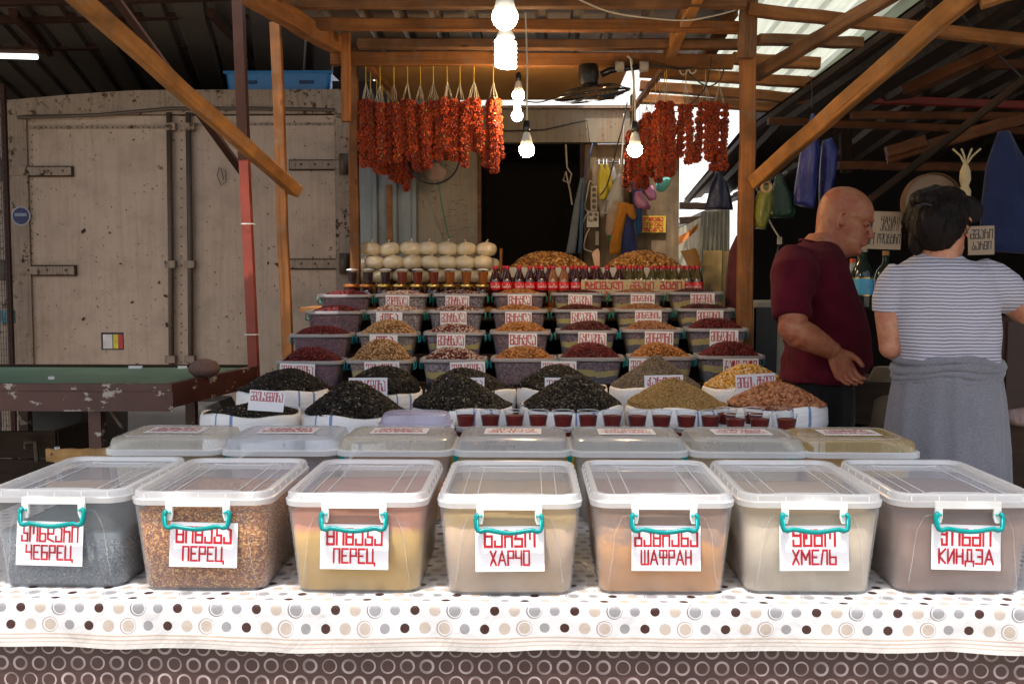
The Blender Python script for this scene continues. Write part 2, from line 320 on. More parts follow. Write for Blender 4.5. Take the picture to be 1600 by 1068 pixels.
# brown board ceiling at the back of the stall
M_board = plain('brown_hardboard', (.36, .19, .055), .6, sc=3); a = at(566, 98, 5.3)
m = MB(); m.box(((a.x+at(985, 98, 5.3).x)/2, 5.82, 2.545), (at(985, 98, 5.3).x-a.x, 1.1, .012)); m.build('ceiling_board', M_board, frame)
# ---- steel props at the left
mpost = thing('steel_post', 'red and brown painted steel post left of the stall', 'post', (*at(398, 600, 4.72).xy, 0))
P0 = at(398, 600, 4.72); P1 = at(382, 250, 4.72); P2 = at(371, -30, 4.72); k = P0 + (P0-P1)*(P0.z/(P1.z-P0.z))
MB().tube([k, P1], .031, 4).build('lower_section', M_red, mpost); MB().tube([P1, P2], .034, 4).build('upper_section', M_brownst, mpost)
MB().tube([at(168, -20, 4.3), at(378, 268, 4.76)], .022, 4).build('brace', M_brownst, mpost)
for yy in (350, 522): a = at(388+ (yy-350)*.03, yy, 4.72); MB().lathe([(.035, -.003), (.035, .003)], 12, a, caps=False).build('cable_tie', plain('tie_white', (.7, .7, .68)), mpost)
# ---- left hall roof
hall = thing('market_hall_roof', 'dark corrugated market roof on steel purlins behind the container', 'roof', (-4, 7, 3.1))
for k in range(6): corr((-7.6+k*1.14, 5.0, 3.30-.02*k), (1, 0, -.01), (-.25, 1, -.06), 1.16, 5.2, M_sheeth, 'roof_sheet', hall, .22, .03)
for (yl, yr, Y) in ((36, 18, 6.6), (78, 66, 7.3), (106, 92, 8.0), (10, -12, 6.1)): beam('purlin', at(-250, yl, Y), at(560, yr, Y), .07, .05, M_brownst, hall)
for k, xx in enumerate((110, 250, 420)): beam('rafter', at(xx-90, 20, 6.2), at(xx, 116, 8.4), .05, .05, M_brownst, hall)
# light tube
tb = thing('tube_lamp', 'lit fluorescent tube hanging under the dark hall roof at the left edge', 'lamp', at(30, 86, 6.0)); MB().tube([at(-60, 86, 6.0), at(58, 89, 6.0)], .016, 10).build('tube', glow('tube_glow', (.9, 1, .95), 1.6), tb, True)
MB().box(at(0, 82, 6.03), (.5, .05, .02)).build('fixture', M_brownst, tb); MB().tube([at(60, 80, 6.0), at(60, 60, 6.1)], .004).build('wire', M_brownst, tb)
# ---- walls added to block the sky; hall shade put into their colour
M_dark = plain('shade_black_wall', (.012, .010, .009), .9, sc=3)
m = MB(); m.box((-5.2, 9.4, 1.6), (8.2, .1, 3.2)); tag(m.build('back_wall', M_dark), 'near-black wall closing off the sky behind the container', 'wall', None)
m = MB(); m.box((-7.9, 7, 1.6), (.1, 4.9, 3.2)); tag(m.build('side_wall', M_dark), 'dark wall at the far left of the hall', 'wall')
# ---- right neighbour's lean-to
lean = thing('neighbour_stall_roof', 'dark neighbouring stall roof sloping down at the right, with timber battens', 'roof', (3, 6, 2.5))
E0 = at(1445, -5, 4.6); E1 = at(1165, 200, 6.6); E2 = at(1068, 312, 9.2)
def lean_q(A, B, n):
    mb = MB(); W = 5.5
    for i in range(n+1):
        t = i/n; P = A.lerp(B, t)
        xs = []; s = 0
        while s < W: xs += [(s, 0), (s+.16, 0), (s+.18, .03), (s+.23, .03)]; s += .26
        mb.v += [tuple(P + Vector((a, 0, a*.12+b))) for a, b in xs]; k = len(xs)
    for i in range(n):
        for j in range(k-1): mb.f.append((i*k+j, i*k+j+1, (i+1)*k+j+1, (i+1)*k+j))
    return mb
EN = E0 + (E0-E1)*1.2
lean_q(EN, E0, 2).build('roof_sheet', M_sheetd, lean); lean_q(E0, E1, 3).build('roof_sheet', M_sheetd, lean); lean_q(E1 + Vector((0, -.05, .03)), E2, 3).build('roof_sheet', M_sheetd, lean)
for A, B in ((E0, E1), (E1, E2)): MB().tube([A + Vector((.02, 0, -.03)), B + Vector((.02, 0, -.03))], .025, 4).build('eave_edge', M_wooddark, lean)
M_battn = wood('brown_batten', (.13, .045, .015))
for (a, Ya, b, Yb, wd, mt) in (((1225, 152), 6.4, (1620, 165), 6.4, .06, plain('dark_red_paint', (.22, .02, .015), .4)), ((1200, 190), 6.0, (1620, 205), 6.0, .05, M_battn), ((1330, 180), 5.6, (1620, 182), 5.6, .05, M_battn), ((1420, 140), 5.4, (1600, 60), 4.6, .07, M_battn),
        ((1385, 248), 5.2, (1620, 178), 5.0, .07, M_battn), ((1350, 320), 5.0, (1620, 110), 4.6, .04, M_wooddark), ((1320, 135), 6.8, (1322, 270), 6.8, .07, M_wooddark), ((1310, 258), 6.2, (1620, 262), 6.2, .06, M_battn), ((1540, 100), 5.5, (1620, 102), 5.5, .06, M_battn), ((1385, 238), 5.15, (1445, 220), 5.12, .07, M_battn),
        ((1240, 250), 6.5, (1330, 185), 6.0, .05, M_wooddark), ((1200, 100), 6.5, (1620, 95), 6.5, .05, M_wooddark)):
    beam('batten', at(*a, Ya), at(*b, Yb), wd, wd*.8, mt, lean)
m = MB(); m.box((4.45, 9.0, 1.6), (5.1, .1, 3.4)); tag(m.build('back_wall', M_dark), 'dark wall at the back of the neighbouring stall', 'wall')  # back and side walls added to block sky; shade put into colour
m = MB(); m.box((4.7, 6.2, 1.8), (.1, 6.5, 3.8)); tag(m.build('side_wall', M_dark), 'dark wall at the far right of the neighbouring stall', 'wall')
# added white wall; sunlit, it stands in for the blown-out sky
g = G('white_sky_backdrop'); v = g.coord(); M_skyback = g.fin(g.ramp(g.noise(v, 1.2, 3), [(.3, (.78, .79, .78)), (.7, (.86, .87, .86))]), .8)
m = MB(); m.box((0.6, 15, 4.5), (9, .06, 9)); tag(m.build('sky_backdrop', M_skyback), 'white wall added for the bright sky in the gap behind the stall', 'backdrop')
# ---- goods container
M_cont = rusty('container_paint', (.45, .335, .25), rust=(.060, .026, .011), amt=.9, streak=.26, rough=.6, sc=1.7, spots=.635); M_contd = rusty('container_frame_paint', (.30, .22, .16), rust=(.05, .026, .013), amt=.9, streak=.7, rough=.6, sc=2.2, spots=.56); M_rust = rusty('rusted_steel', (.085, .060, .042), rust=(.06, .03, .015), amt=.9, sc=2)
M_rustshade = plain('rust_and_shadow_dark', (.035, .018, .010), .8); CY = 7.0; L = at(15, 500, CY); R = at(548, 500, CY); ZT = at(300, 143, CY).z  # rust tone, also the painted shadow in door gaps and under hinges
cont = thing('goods_container', 'rusty beige goods container with double doors and lock rods', 'container', ((L.x+R.x)/2, CY, 0))
m = MB(); m.box(((L.x+R.x)/2, CY+2.0, (ZT+.15)/2), (R.x-L.x, 3.9, ZT-.15)); m.v = [(a, b, c-(.07*max(0, 1-(a-L.x)/1.2) if c > 1 else 0)) for a, b, c in m.v]; m.build('body', M_contd, cont)
def cp(px, py, d=0): p = at(px, py, CY); p.y -= d; return p
def crect(x0, y0, x1, y1, d0, d1, nm, mt, par=cont):
    a = at(x0, y1, CY); b = at(x1, y0, CY); return MB().box(((a.x+b.x)/2, CY-(d0+d1)/2, (a.z+b.z)/2), (b.x-a.x, d1-d0, b.z-a.z)).build(nm, mt, par)
TRL = MB(); TRL.loft([[Vector((x_, CY-.045, za)), Vector((x_, CY+.05, za)), Vector((x_, CY+.05, zb_)), Vector((x_, CY-.045, zb_))] for x_, za, zb_ in [(L.x+(R.x-L.x)*q/10, at(300, 180, CY).z, ZT+.003-.07*max(0, 1-q/4.2)**1.3) for q in range(11)]]); TRL.build('top_rail', M_contd, cont); crect(15, 178, 44, 900, -.05, .035, 'corner_post', M_contd); crect(532, 178, 548, 900, -.05, .035, 'corner_post', M_contd)
crect(44, 178, 532, 900, -.048, -.03, 'door_gap_shade', M_rustshade); dl = crect(47, 181, 280, 900, -.02, .012, 'door', M_cont); dr = crect(284, 181, 530, 900, -.02, .016, 'door', M_cont)  # dark sheet behind the doors paints the shade of their gaps
crect(48, 196, 264, 202, .012, .022, 'door_rib', M_contd, dl); crect(305, 192, 528, 197, .016, .024, 'door_rib', M_contd, dr)
MB().tube([cp(35, 186, .06), cp(160, 182, .06), cp(270, 172, .06), cp(400, 172, .06), cp(525, 174, .06)], .012, 6).build('rain_gutter', M_rust, cont)
for xx in (268, 298):
    MB().tube([cp(xx, 178, .05), cp(xx+3, 400, .05), cp(xx+5, 800, .05)], .020, 8).build('lock_rod', M_rust, cont, True)
    for yy in (200, 413, 560): MB().box(cp(xx+3, yy, .05), (.07, .05, .05)).build('rod_bracket', M_contd, cont)
for (x0, x1, yy) in ((-2, 115, 268), (2, 120, 422), (455, 548, 258), (455, 548, 412)):
    h = crect(x0, yy-6, x1, yy+7, .03, .046, 'hinge', M_contd); crect(x0-2, yy-8, x1+2, yy+9, .017, .031, 'hinge_shadow_plate', M_rustshade, h)  # larger dark plate painted as the shadow under each hinge
    for q in range(4): MB().sphere(cp(x0+18+(x1-x0-30)*q/3, yy, .046), .009, 6, 4).build('bolt', M_rust, h)
    cx = x0+10 if x0 < 200 else x1-8; MB().tube([cp(cx, yy-16, .05), cp(cx, yy+16, .05)], .035, 8).build('hinge_knuckle', M_rust, h, True)
rv = MB()
for k in range(36):
    for xx in (51, 529): rv.sphere(cp(xx+(k % 2), 200+k*11.5, .017 if xx > 99 else .013), .0055, 5, 3)
for k in range(26): rv.sphere(cp(58+k*8, 200, .023), .0055, 5, 3); rv.sphere(cp(285, 190+k*15, .019), .006, 5, 3)
for k in range(24): rv.sphere(cp(310+k*9, 195, .025), .0055, 5, 3)
tag(rv.build('rivets', M_rust, cont), None, None, None, 'stuff')
for (px_, py_, r_) in ((132, 361, .016), (132, 498, .012), (260, 462, .012), (208, 472, .010), (250, 441, .009), (455, 415, .03), (436, 414, .018), (262, 507, .014), (190, 412, .008), (420, 411, .009)): MB().lathe([(.001, .0005), (r_, .0005), (r_, .0012), (.001, .0012)], 9, caps=False, wob=lambda a, z: 1+.35*math.sin(2*a+px_)+.2*math.sin(5*a)).xf(Matrix.Translation(cp(px_, py_, .018)) @ Matrix.Rotation(PI/2, 4, 'X')).build('rust_hole', M_rustshade, cont)
st = MB().lathe([(.068, 0), (.068, .003)], 28).xf(Matrix.Translation(cp(37, 338, .035)) @ Matrix.Rotation(PI/2, 4, 'X')).build('sticker', plain('sticker_white', (.30, .31, .34), .4), cont)
MB().lathe([(.058, .003), (.058, .0045)], 28).xf(Matrix.Translation(cp(37, 338, .035)) @ Matrix.Rotation(PI/2, 4, 'X')).build('blue_disc', plain('sticker_blue', (.015, .02, .10), .4), st)
MB().box(cp(37, 336, .041), (.085, .001, .022)).build('white_band', plain('sticker_white2', (.20, .23, .30), .4), st)
dec = crect(160, 519, 194, 546, .012, .016, 'notice', plain('notice_black', (.02, .02, .02)), cont); crect(163, 522, 177, 544, .016, .018, 'white_field', plain('notice_white', (.65, .6, .6)), dec)
crect(179, 522, 186, 544, .016, .018, 'yellow_field', plain('notice_yellow', (.6, .5, .03)), dec); crect(187, 522, 193, 544, .016, .018, 'red_field', plain('notice_red', (.45, .03, .04)), dec)
MB().tube([cp(345, 262, .03), cp(342, 275, .04), cp(348, 290, .04), cp(356, 285, .04), cp(356, 268, .04), cp(348, 264, .04), cp(352, 282, .03)], .003, 5).build('wire_loop', M_rust, cont)
# blue plastic lid of a crate on its roof
cr = thing('blue_crate', 'blue plastic crate lying on top of the container', 'crate', (at(438, 140, 7.2).x, 7.2, ZT)); M_blue = plain('blue_plastic', (.008, .19, .50), .35, var=.12)
a = at(360, 143, 7.2); b = at(517, 117, 7.2); m = MB(); m.loft([rrect(b.x-a.x, .42, .03, ZT+.002, cx=(a.x+b.x)/2, cy=7.35), rrect(b.x-a.x+.03, .45, .03, b.z, cx=(a.x+b.x)/2, cy=7.35)]); m.build('crate_body', M_blue, cr)
for q in (.22, .78): MB().box((a.x+(b.x-a.x)*q, 7.118, (ZT+b.z)/2+.01), (.1, .01, .022)).build('hand_slot', plain('slot_dark', (.01, .05, .14)), cr)
MB().box((a.x+(b.x-a.x)/2, 7.13, b.z+.005), (b.x-a.x+.05, .02, .02)).build('rim', M_blue, cr)
# wire fence at left edge
M_wire = plain('dark_wire', (.05, .05, .055), .5, .5); fn = thing('wire_mesh_fence', 'dark wire mesh panel at the far left edge beside the container', 'fence', (*at(0, 600, 6.6).xy, 0))
m = MB()
for k in range(16): a = at(-50+k*4.2, 500, 6.6); m.box((a.x, 6.6, 1.3), (.003, .003, 2.6))
for k in range(64): m.box((at(-18, 500, 6.6).x, 6.603, .1+k*.04), (.29, .003, .003))
tag(m.build('wires', M_wire, fn), None, None, None, 'stuff')
for xx in (-52, 14): a = at(xx, 500, 6.6); MB().box((a.x, 6.62, 1.35), (.03, .03, 2.7)).build('post', M_brownst, fn)
m = MB().box((at(0, 490, 6.68).x, 6.72, at(0, 495, 6.68).z), (.16, .02, .09)); tag(m.build('graffiti_panel', plain('blue_green_paint', (.05, .16, .2), .5, var=.8, sc=30)), 'small blue and green painted board behind the mesh fence', 'board')
# ---- back booth behind the stall
BY = 6.6; M_grey = rusty('grey_metal_panel', (.24, .205, .145), amt=.5, streak=.8, sc=2); M_ply = wood('grey_plywood', (.22, .15, .085), axis=2, sc=.6); M_flute = rusty('blue_grey_sheet', (.20, .24, .25), amt=.3, sc=2)
bo = thing('back_booth', 'weathered grey booth with a dark open doorway behind the stall', 'booth', (at(830, 400, BY).x, BY, 0))
def brect(x0, y0, x1, y1, d0, d1, nm, mt, par=bo, z0=None):
    a = at(x0, y1, BY); b = at(x1, y0, BY); za = a.z if z0 is None else z0
    return MB().box(((a.x+b.x)/2, BY-(d0+d1)/2, (za+b.z)/2), (b.x-a.x, d1-d0, b.z-za)).build(nm, mt, par)
brect(640, 172, 985, 224, -.06, .03, 'header', M_grey); brect(640, 166, 985, 172, -.1, .05, 'header_lip', M_contd)
brect(655, 226, 747, 500, -.03, .02, 'wall_panel', M_grey, z0=0); brect(747, 226, 752, 500, -.06, .04, 'door_jamb', M_woodold, z0=0)
brect(912, 225, 1062, 500, -.02, .0, 'plywood_panel', M_ply, z0=0); brect(905, 225, 912, 500, -.05, .03, 'door_jamb', M_wooddark, z0=0)
brect(982, 150, 992, 500, -.02, .06, 'post', M_wooddark, z0=0)
m = MB(); a = at(745, 300, BY); b = at(915, 300, BY)
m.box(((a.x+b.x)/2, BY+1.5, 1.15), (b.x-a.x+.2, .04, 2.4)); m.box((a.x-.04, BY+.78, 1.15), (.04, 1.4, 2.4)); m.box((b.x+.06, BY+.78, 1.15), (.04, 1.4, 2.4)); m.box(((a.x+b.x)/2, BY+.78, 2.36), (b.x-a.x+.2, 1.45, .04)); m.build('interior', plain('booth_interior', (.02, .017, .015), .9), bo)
corr((at(562, 300, BY).x, BY-.02, 0), (1, 0, 0), (0, 0, 1), at(628, 300, BY).x-at(562, 300, BY).x, at(600, 245, BY).z, M_flute, 'fluted_sheet', bo, .13, .03)
corr((at(630, 300, BY).x, BY+.12, 0), (1, 0, 0), (0, 0, 1), .12, at(600, 225, BY).z, M_flute, 'fluted_sheet', bo, .1, .03)
brect(608, 290, 614, 600, -.04, .06, 'stud', M_wood, z0=0)
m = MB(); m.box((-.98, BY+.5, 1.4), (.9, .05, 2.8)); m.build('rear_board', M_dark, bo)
MB().tube([at(684, 282, 6.3), at(690, 320, 6.4), at(702, 376, 6.5)], .004, 5).build('green_cord', plain('green_cord', (.02, .2, .13)), bo)
mk = MB()
for k in range(26):
    x_ = random.uniform(670, 735); y_ = random.uniform(285, 370); q = at(x_, y_, BY-.021); mk.box(q, (random.uniform(.01, .05), .001, .003), Matrix.Rotation(random.uniform(-.5, .2), 3, 'Y'))
tag(mk.build('scribbles', plain('pencil', (.05, .045, .04)), bo), None, None, None, 'stuff')
MB().tube([at(884, 226, 6.5), at(886, 262, 6.5), at(893, 272, 6.5), at(890, 286, 6.5), at(880, 282, 6.5), at(884, 268, 6.5), at(891, 300, 6.5), at(894, 320, 6.5)], .006, 6).build('rope', plain('rope', (.35, .3, .22)), bo)
# thin wires
MB().tube([at(780, 205, 6.5), at(850, 203, 6.5), at(917, 188, 6.5), at(921, 222, 6.5)], .004, 5).build('wire', M_wire, bo)
# yellow sign on the plywood
M_ink = plain('red_lettering', (.40, .004, .016), .5, var=.1); M_black = plain('black_marker', (.015, .013, .013), .6)
q0 = at(999, 385-22, BY-.03); q1 = at(1041, 337, BY-.03); sg = thing('yellow_sign', 'small yellow sign with three red Georgian lines on plywood', 'sign', ((q0.x+q1.x)/2, BY-.012, (q0.z+q1.z)/2))
MB().box(((q0.x+q1.x)/2, BY-.012, (q0.z+q1.z)/2), (q1.x-q0.x, .008, q1.z-q0.z)).build('board', plain('yellow_board', (.62, .40, .03), .5), sg)
tm = MB(); H = q1.z-q0.z
for k, t in enumerate(('მოწევა', 'შეიძლება', 'იტებია')): text_mb(t, .135, H*.19, .26, tm, (0, H*(.31-.31*k)))
tm.xf(Matrix.Translation(((q0.x+q1.x)/2, BY-.0175, (q0.z+q1.z)/2))).build('lettering', M_ink, sg)
# ================================================================= FRONT TABLE AND CLOTHS
TZ = .723; FY = 2.09
tab = thing('market_table', 'long wooden market table under the dotted cloths', 'table', (0, 2.6, 0)); 
m = MB(); m.box((0, 2.62, TZ-.016), (3.2, 1.0, .024)); m.build('tabletop', M_woodold, tab)
for lx in (-1.5, 0, 1.5):
    for ly in (2.16, 3.08): MB().box((lx, ly, .347), (.05, .05, .694)).build('leg', M_woodold, tab)
def dots_mat():
    g = G('dotted_oilcloth'); uv = g.sep(g.n('ShaderNodeUVMap').outputs[0]); S = .0428
    u = g.M('DIVIDE', uv[0], S); v = g.M('DIVIDE', g.M('SUBTRACT', uv[1], .0072), S*.88); row = g.M('FLOOR', v); u2 = g.M('ADD', u, g.M('MULTIPLY', g.M('MODULO', g.M('ABSOLUTE', row), 2.), .5))
    col = g.M('FLOOR', u2); fu = g.M('SUBTRACT', g.M('SUBTRACT', u2, col), .5); fv = g.M('MULTIPLY', g.M('SUBTRACT', g.M('SUBTRACT', v, row), .5), .88)
    d = g.M('SQRT', g.M('ADD', g.M('MULTIPLY', fu, fu), g.M('MULTIPLY', fv, fv)))
    idx = g.M('MODULO', g.M('ADD', g.M('ADD', col, g.M('MULTIPLY', row, 3.)), 400.), 4.)
    par = g.M('MODULO', g.M('ABSOLUTE', row), 2.)
    lin = g.noise(g.scale(g.n('ShaderNodeUVMap').outputs[0], (900, 900, 1)), 1, 2)
    c = (.50, .51, .53)
    halo = g.M('MULTIPLY', g.M('LESS_THAN', d, .40), .10); c = g.mix(halo, c, (.45, .42, .42))
    def isx(k): return g.M('COMPARE', idx, float(k), .1)
    grey = g.mix(lin, (.09, .09, .10), (.34, .34, .36)); beige = g.mix(lin, (.29, .25, .215), (.42, .37, .33))
    for k, r, cc in ((0, .29, beige), (1, .29, beige), (2, .25, grey), (3, .235, (.035, .012, .01))): c = g.mix(g.M('MULTIPLY', isx(k), g.M('LESS_THAN', d, r)), c, cc)
    ring = g.M('MULTIPLY', g.M('GREATER_THAN', d, .36), g.M('LESS_THAN', g.M('ADD', d, g.M('MULTIPLY', fu, .06)), .405))
    c = g.mix(g.M('MULTIPLY', g.M('MULTIPLY', isx(1), ring), .75), c, g.mix(par, (.22, .15, .11), (.03, .015, .02)))
    c2 = g.mix(g.M('MULTIPLY', g.M('MULTIPLY', isx(1), par), g.M('LESS_THAN', d, .30)), c, grey)
    # hem stripes
    vv = uv[1]; hem = g.M('LESS_THAN', vv, -.067); c2 = g.mix(hem, c2, (.50, .49, .48))
    for a, b in ((-.0725, -.069), (-.081, -.0775), (-.0885, -.0865)): c2 = g.mix(g.M('MULTIPLY', g.M('MULTIPLY', g.M('GREATER_THAN', vv, a), g.M('LESS_THAN', vv, b)), .65), c2, (.34, .24, .18))
    uvv = g.n('ShaderNodeUVMap').outputs[0]; g.bump(g.M('ADD', g.noise(g.scale(uvv, (10, 5, 1)), 1, 5, .5, .6), g.M('MULTIPLY', g.noise(g.scale(uvv, (60, 60, 1)), 1, 2), .06)), .02, .55); st_ = g.ramp(g.noise(g.scale(uvv, (26, 30, 1)), 1, 4, .6), [(.66, 0), (.72, .35)]); c2 = g.mix(st_, c2, (.30, .29, .27)); return g.fin(c2, .28, Specular_IOR_Level=.5)
def rings_mat():
    g = G('ring_oilcloth'); uvn = g.n('ShaderNodeUVMap').outputs[0]; uv = g.sep(uvn); S = .0425
    u = g.M('DIVIDE', uv[0], S); v = g.M('DIVIDE', uv[1], S*.87); row = g.M('FLOOR', v); u2 = g.M('ADD', u, g.M('MULTIPLY', g.M('MODULO', g.M('ABSOLUTE', row), 2.), .5))
    col = g.M('FLOOR', u2); fu = g.M('SUBTRACT', g.M('SUBTRACT', u2, col), .5); fv = g.M('MULTIPLY', g.M('SUBTRACT', g.M('SUBTRACT', v, row), .5), .87)
    d = g.M('SQRT', g.M('ADD', g.M('MULTIPLY', fu, fu), g.M('MULTIPLY', fv, fv)))
    cx = g.n('ShaderNodeCombineXYZ'); g.set(cx.inputs[0], col); g.set(cx.inputs[1], row); wn = g.n('ShaderNodeTexWhiteNoise', noise_dimensions='2D'); g.set(wn.inputs['Vector'], cx.outputs[0]); rn = wn.outputs['Value']
    inner = g.M('ADD', .255, g.M('MULTIPLY', rn, .06)); ring = g.M('MULTIPLY', g.M('GREATER_THAN', d, inner), g.M('LESS_THAN', d, .385))
    at2 = g.M('ARCTAN2', fv, fu); sw = g.M('SINE', g.M('ADD', at2, g.M('MULTIPLY', rn, 40.))); fine = g.M('SINE', g.M('MULTIPLY', d, 260.))
    k = g.M('MULTIPLY', ring, g.M('ADD', .62, g.M('MULTIPLY', sw, .22))); k = g.M('MULTIPLY', k, g.M('ADD', .85, g.M('MULTIPLY', fine, .2)))
    n = g.noise(uvn, 7, 5); base = g.ramp(n, [(.3, (.042, .020, .019)), (.75, (.066, .034, .032))]); sc_ = g.ramp(g.noise(g.scale(uvn, (30, 240, 1)), 1, 3), [(.74, 0), (.78, .5)])
    c = g.mix(k, base, (.46, .40, .41)); g.bump(g.noise(g.scale(uvn, (9, 4, 1)), 1, 4), .02, .5); c = g.mix(sc_, c, (.35, .3, .28)); return g.fin(c, .4)
def drape(name, mat, x0, x1, ytop_back, ytop_front, ztop, drop, off=0, amp=.004, sag=0.0, wavy=1.0, nx=420):
    """cloth sheet: flat top then hanging front; uv in metres with v=0 at the fold"""
    prof = []
    if ytop_back is not None:
        for t in np.linspace(ytop_back, ytop_front+.03, 14): prof.append((t, 0., t-ytop_front+.004))
    for k in range(5): a = k/4*PI/2; prof.append((ytop_front+.012-.012*math.sin(a), -.012+.012*math.cos(a), .008-.018*k/4))
    nd = max(6, int(drop/.012))
    for k in range(1, nd+1): prof.append((ytop_front, -.012-drop*k/nd, -.010-drop*k/nd))
    mb = MB(); mb.uv = []; xs = np.linspace(x0, x1, nx)
    for (y, z, v) in prof:
        f = min(1, max(0, -v)/max(drop, .01)); wvx = 0
        for x in xs:
            wv = (math.sin(x*9+1.3)*.5 + math.sin(x*21+z*30)*.3 + mnoise.noise(Vector((x*6, z*8, off)))*1.2)*amp*wavy*f
            s = sag*math.sin((x-x0)/(x1-x0)*PI) if v < 0 else 0; lum = mnoise.noise(Vector((x*14, y*14, off)))*.0009 if v >= 0 else 0
            ed = (math.sin(x*3.1)*.0045 + math.sin(x*7.7+2)*.0025 + mnoise.noise(Vector((x*5, off, 3)))*.006)*f
            mb.v.append((x, y - abs(wv)*1.0 - f*.002, ztop + z + s + lum + ed)); mb.uv.append((x, v))
    n = len(xs)
    for i in range(len(prof)-1):
        for j in range(n-1): mb.f.append((i*n+j, (i+1)*n+j, (i+1)*n+j+1, i*n+j+1))
    return mb.build(name, mat, None, True, (0, 2.5, ztop))
tag(drape('brown_tablecloth', rings_mat(), -1.55, 1.55, None, FY+.018, TZ-.012, .42, 5, .006), 'brown oilcloth printed with pale rings hanging below the white cloth', 'tablecloth')
tag(drape('dotted_tablecloth', dots_mat(), -1.6, 1.6, 3.1, FY, TZ, .088, 1, .007), 'white oilcloth with brown, grey and beige dots on the front table', 'tablecloth')
# ================================================================= CARDS
M_card = plain('white_card', (.73, .73, .77), .45, var=.03); M_cardsh = MC['white_card']
def card_parts(parent, c, w, h, lines, tilt=0, rx=0, name='label_card', th=.2, label=None):
    """card plus lettering as child objects of parent; lines = [(text, width share, height share, centre z share, strokewidth)]"""
    mb = MB(); n = 6
    for yy in (0, .0012):
        for k in range(n+1): mb.v += [(-w/2+w*k/n, yy, -h/2), (-w/2+w*k/n, yy, h/2)]
    for k in range(n): mb.f.append((2*k, 2*k+2, 2*k+3, 2*k+1)); q = 2*(n+1); mb.f.append((q+2*k, q+2*k+1, q+2*k+3, q+2*k+2))
    mb.f += [(0, 1, q+1, q), (2*n, q+2*n, q+2*n+1, 2*n+1)]
    M = Matrix.Translation(c) @ Matrix.Rotation(tilt, 4, 'Y') @ Matrix.Rotation(rx, 4, 'X')
    cdx = mb.xf(M).build(name, M_card, parent)
    tm = MB()
    for (t, ws, hs, cz, tk) in lines: text_mb(t, w*ws, h*hs, tk, tm, (0, h*cz))
    for i, v in enumerate(tm.v): tm.v[i] = (v[0], v[1]-.0006, v[2])
    tm.xf(M).build('lettering', M_ink, cdx)
    if parent.get('used'): KIDS[parent.name].remove(cdx)
    return cdx
# ================================================================= FRONT STORAGE BOXES
M_body = milky('milky_plastic', (.78, .80, .82), .10, .2, .30); M_lid = milky('lid_plastic', (.66, .69, .76), .21, .12, .30); M_rim = milky('rim_plastic', (.80, .82, .84), .58, .22, .2)
M_teal = plain('teal_plastic', (.0, .40, .40), .3, var=.06); M_white_pl = milky('bracket_plastic', (.85, .86, .84), .85, .3, .1)
def spice_mat(name, base, kind, top=None, zt=.13, amp=.03, speck=None):
    g = G(name); v = g.vary(); ob = g.sep(g.coord()); n = g.noise(v, 11, 5, .6); fine = g.noise(v, 190, 3, .8)
    c = g.ramp(n, [(.25, shade(base, .8)), (.75, shade(base, 1.2))])
    if kind == 'flake':
        vc = g.sep(g.vor(v, 290, 'F1', 'Color')); c = g.mix(1.0, c, g.ramp(vc[0], [(0, shade(speck[0], 1)), (.35, speck[0]), (.4, speck[1]), (.75, speck[1]), (.8, speck[2]), (1, speck[2])], 'CONSTANT')); c = g.mix(.12, c, shade(base, .8))
    elif kind == 'herb': c = g.mix(g.ramp(fine, [(.42, 0), (.58, 1)]), c, speck[0]); c = g.mix(g.ramp(g.noise(v, 180, 2), [(.58, 0), (.64, .8)]), c, speck[1])
    else: c = g.mix(g.ramp(fine, [(.4, 0), (.7, .12)]), c, shade(base, .55))
    if top is not None:
        e = g.M('ADD', ob[2], g.M('MULTIPLY', g.M('SUBTRACT', g.noise(v, 9, 4), .5), amp*2)); c = g.mix(g.ramp(g.M('SUBTRACT', g.M('MULTIPLY', e, 20.), zt*20-.5), [(.3, 0), (.7, 1)]), c, top)
    return g.fin(c, .9, Specular_IOR_Level=.1)
W1, L1, H1 = .322, .43, .226
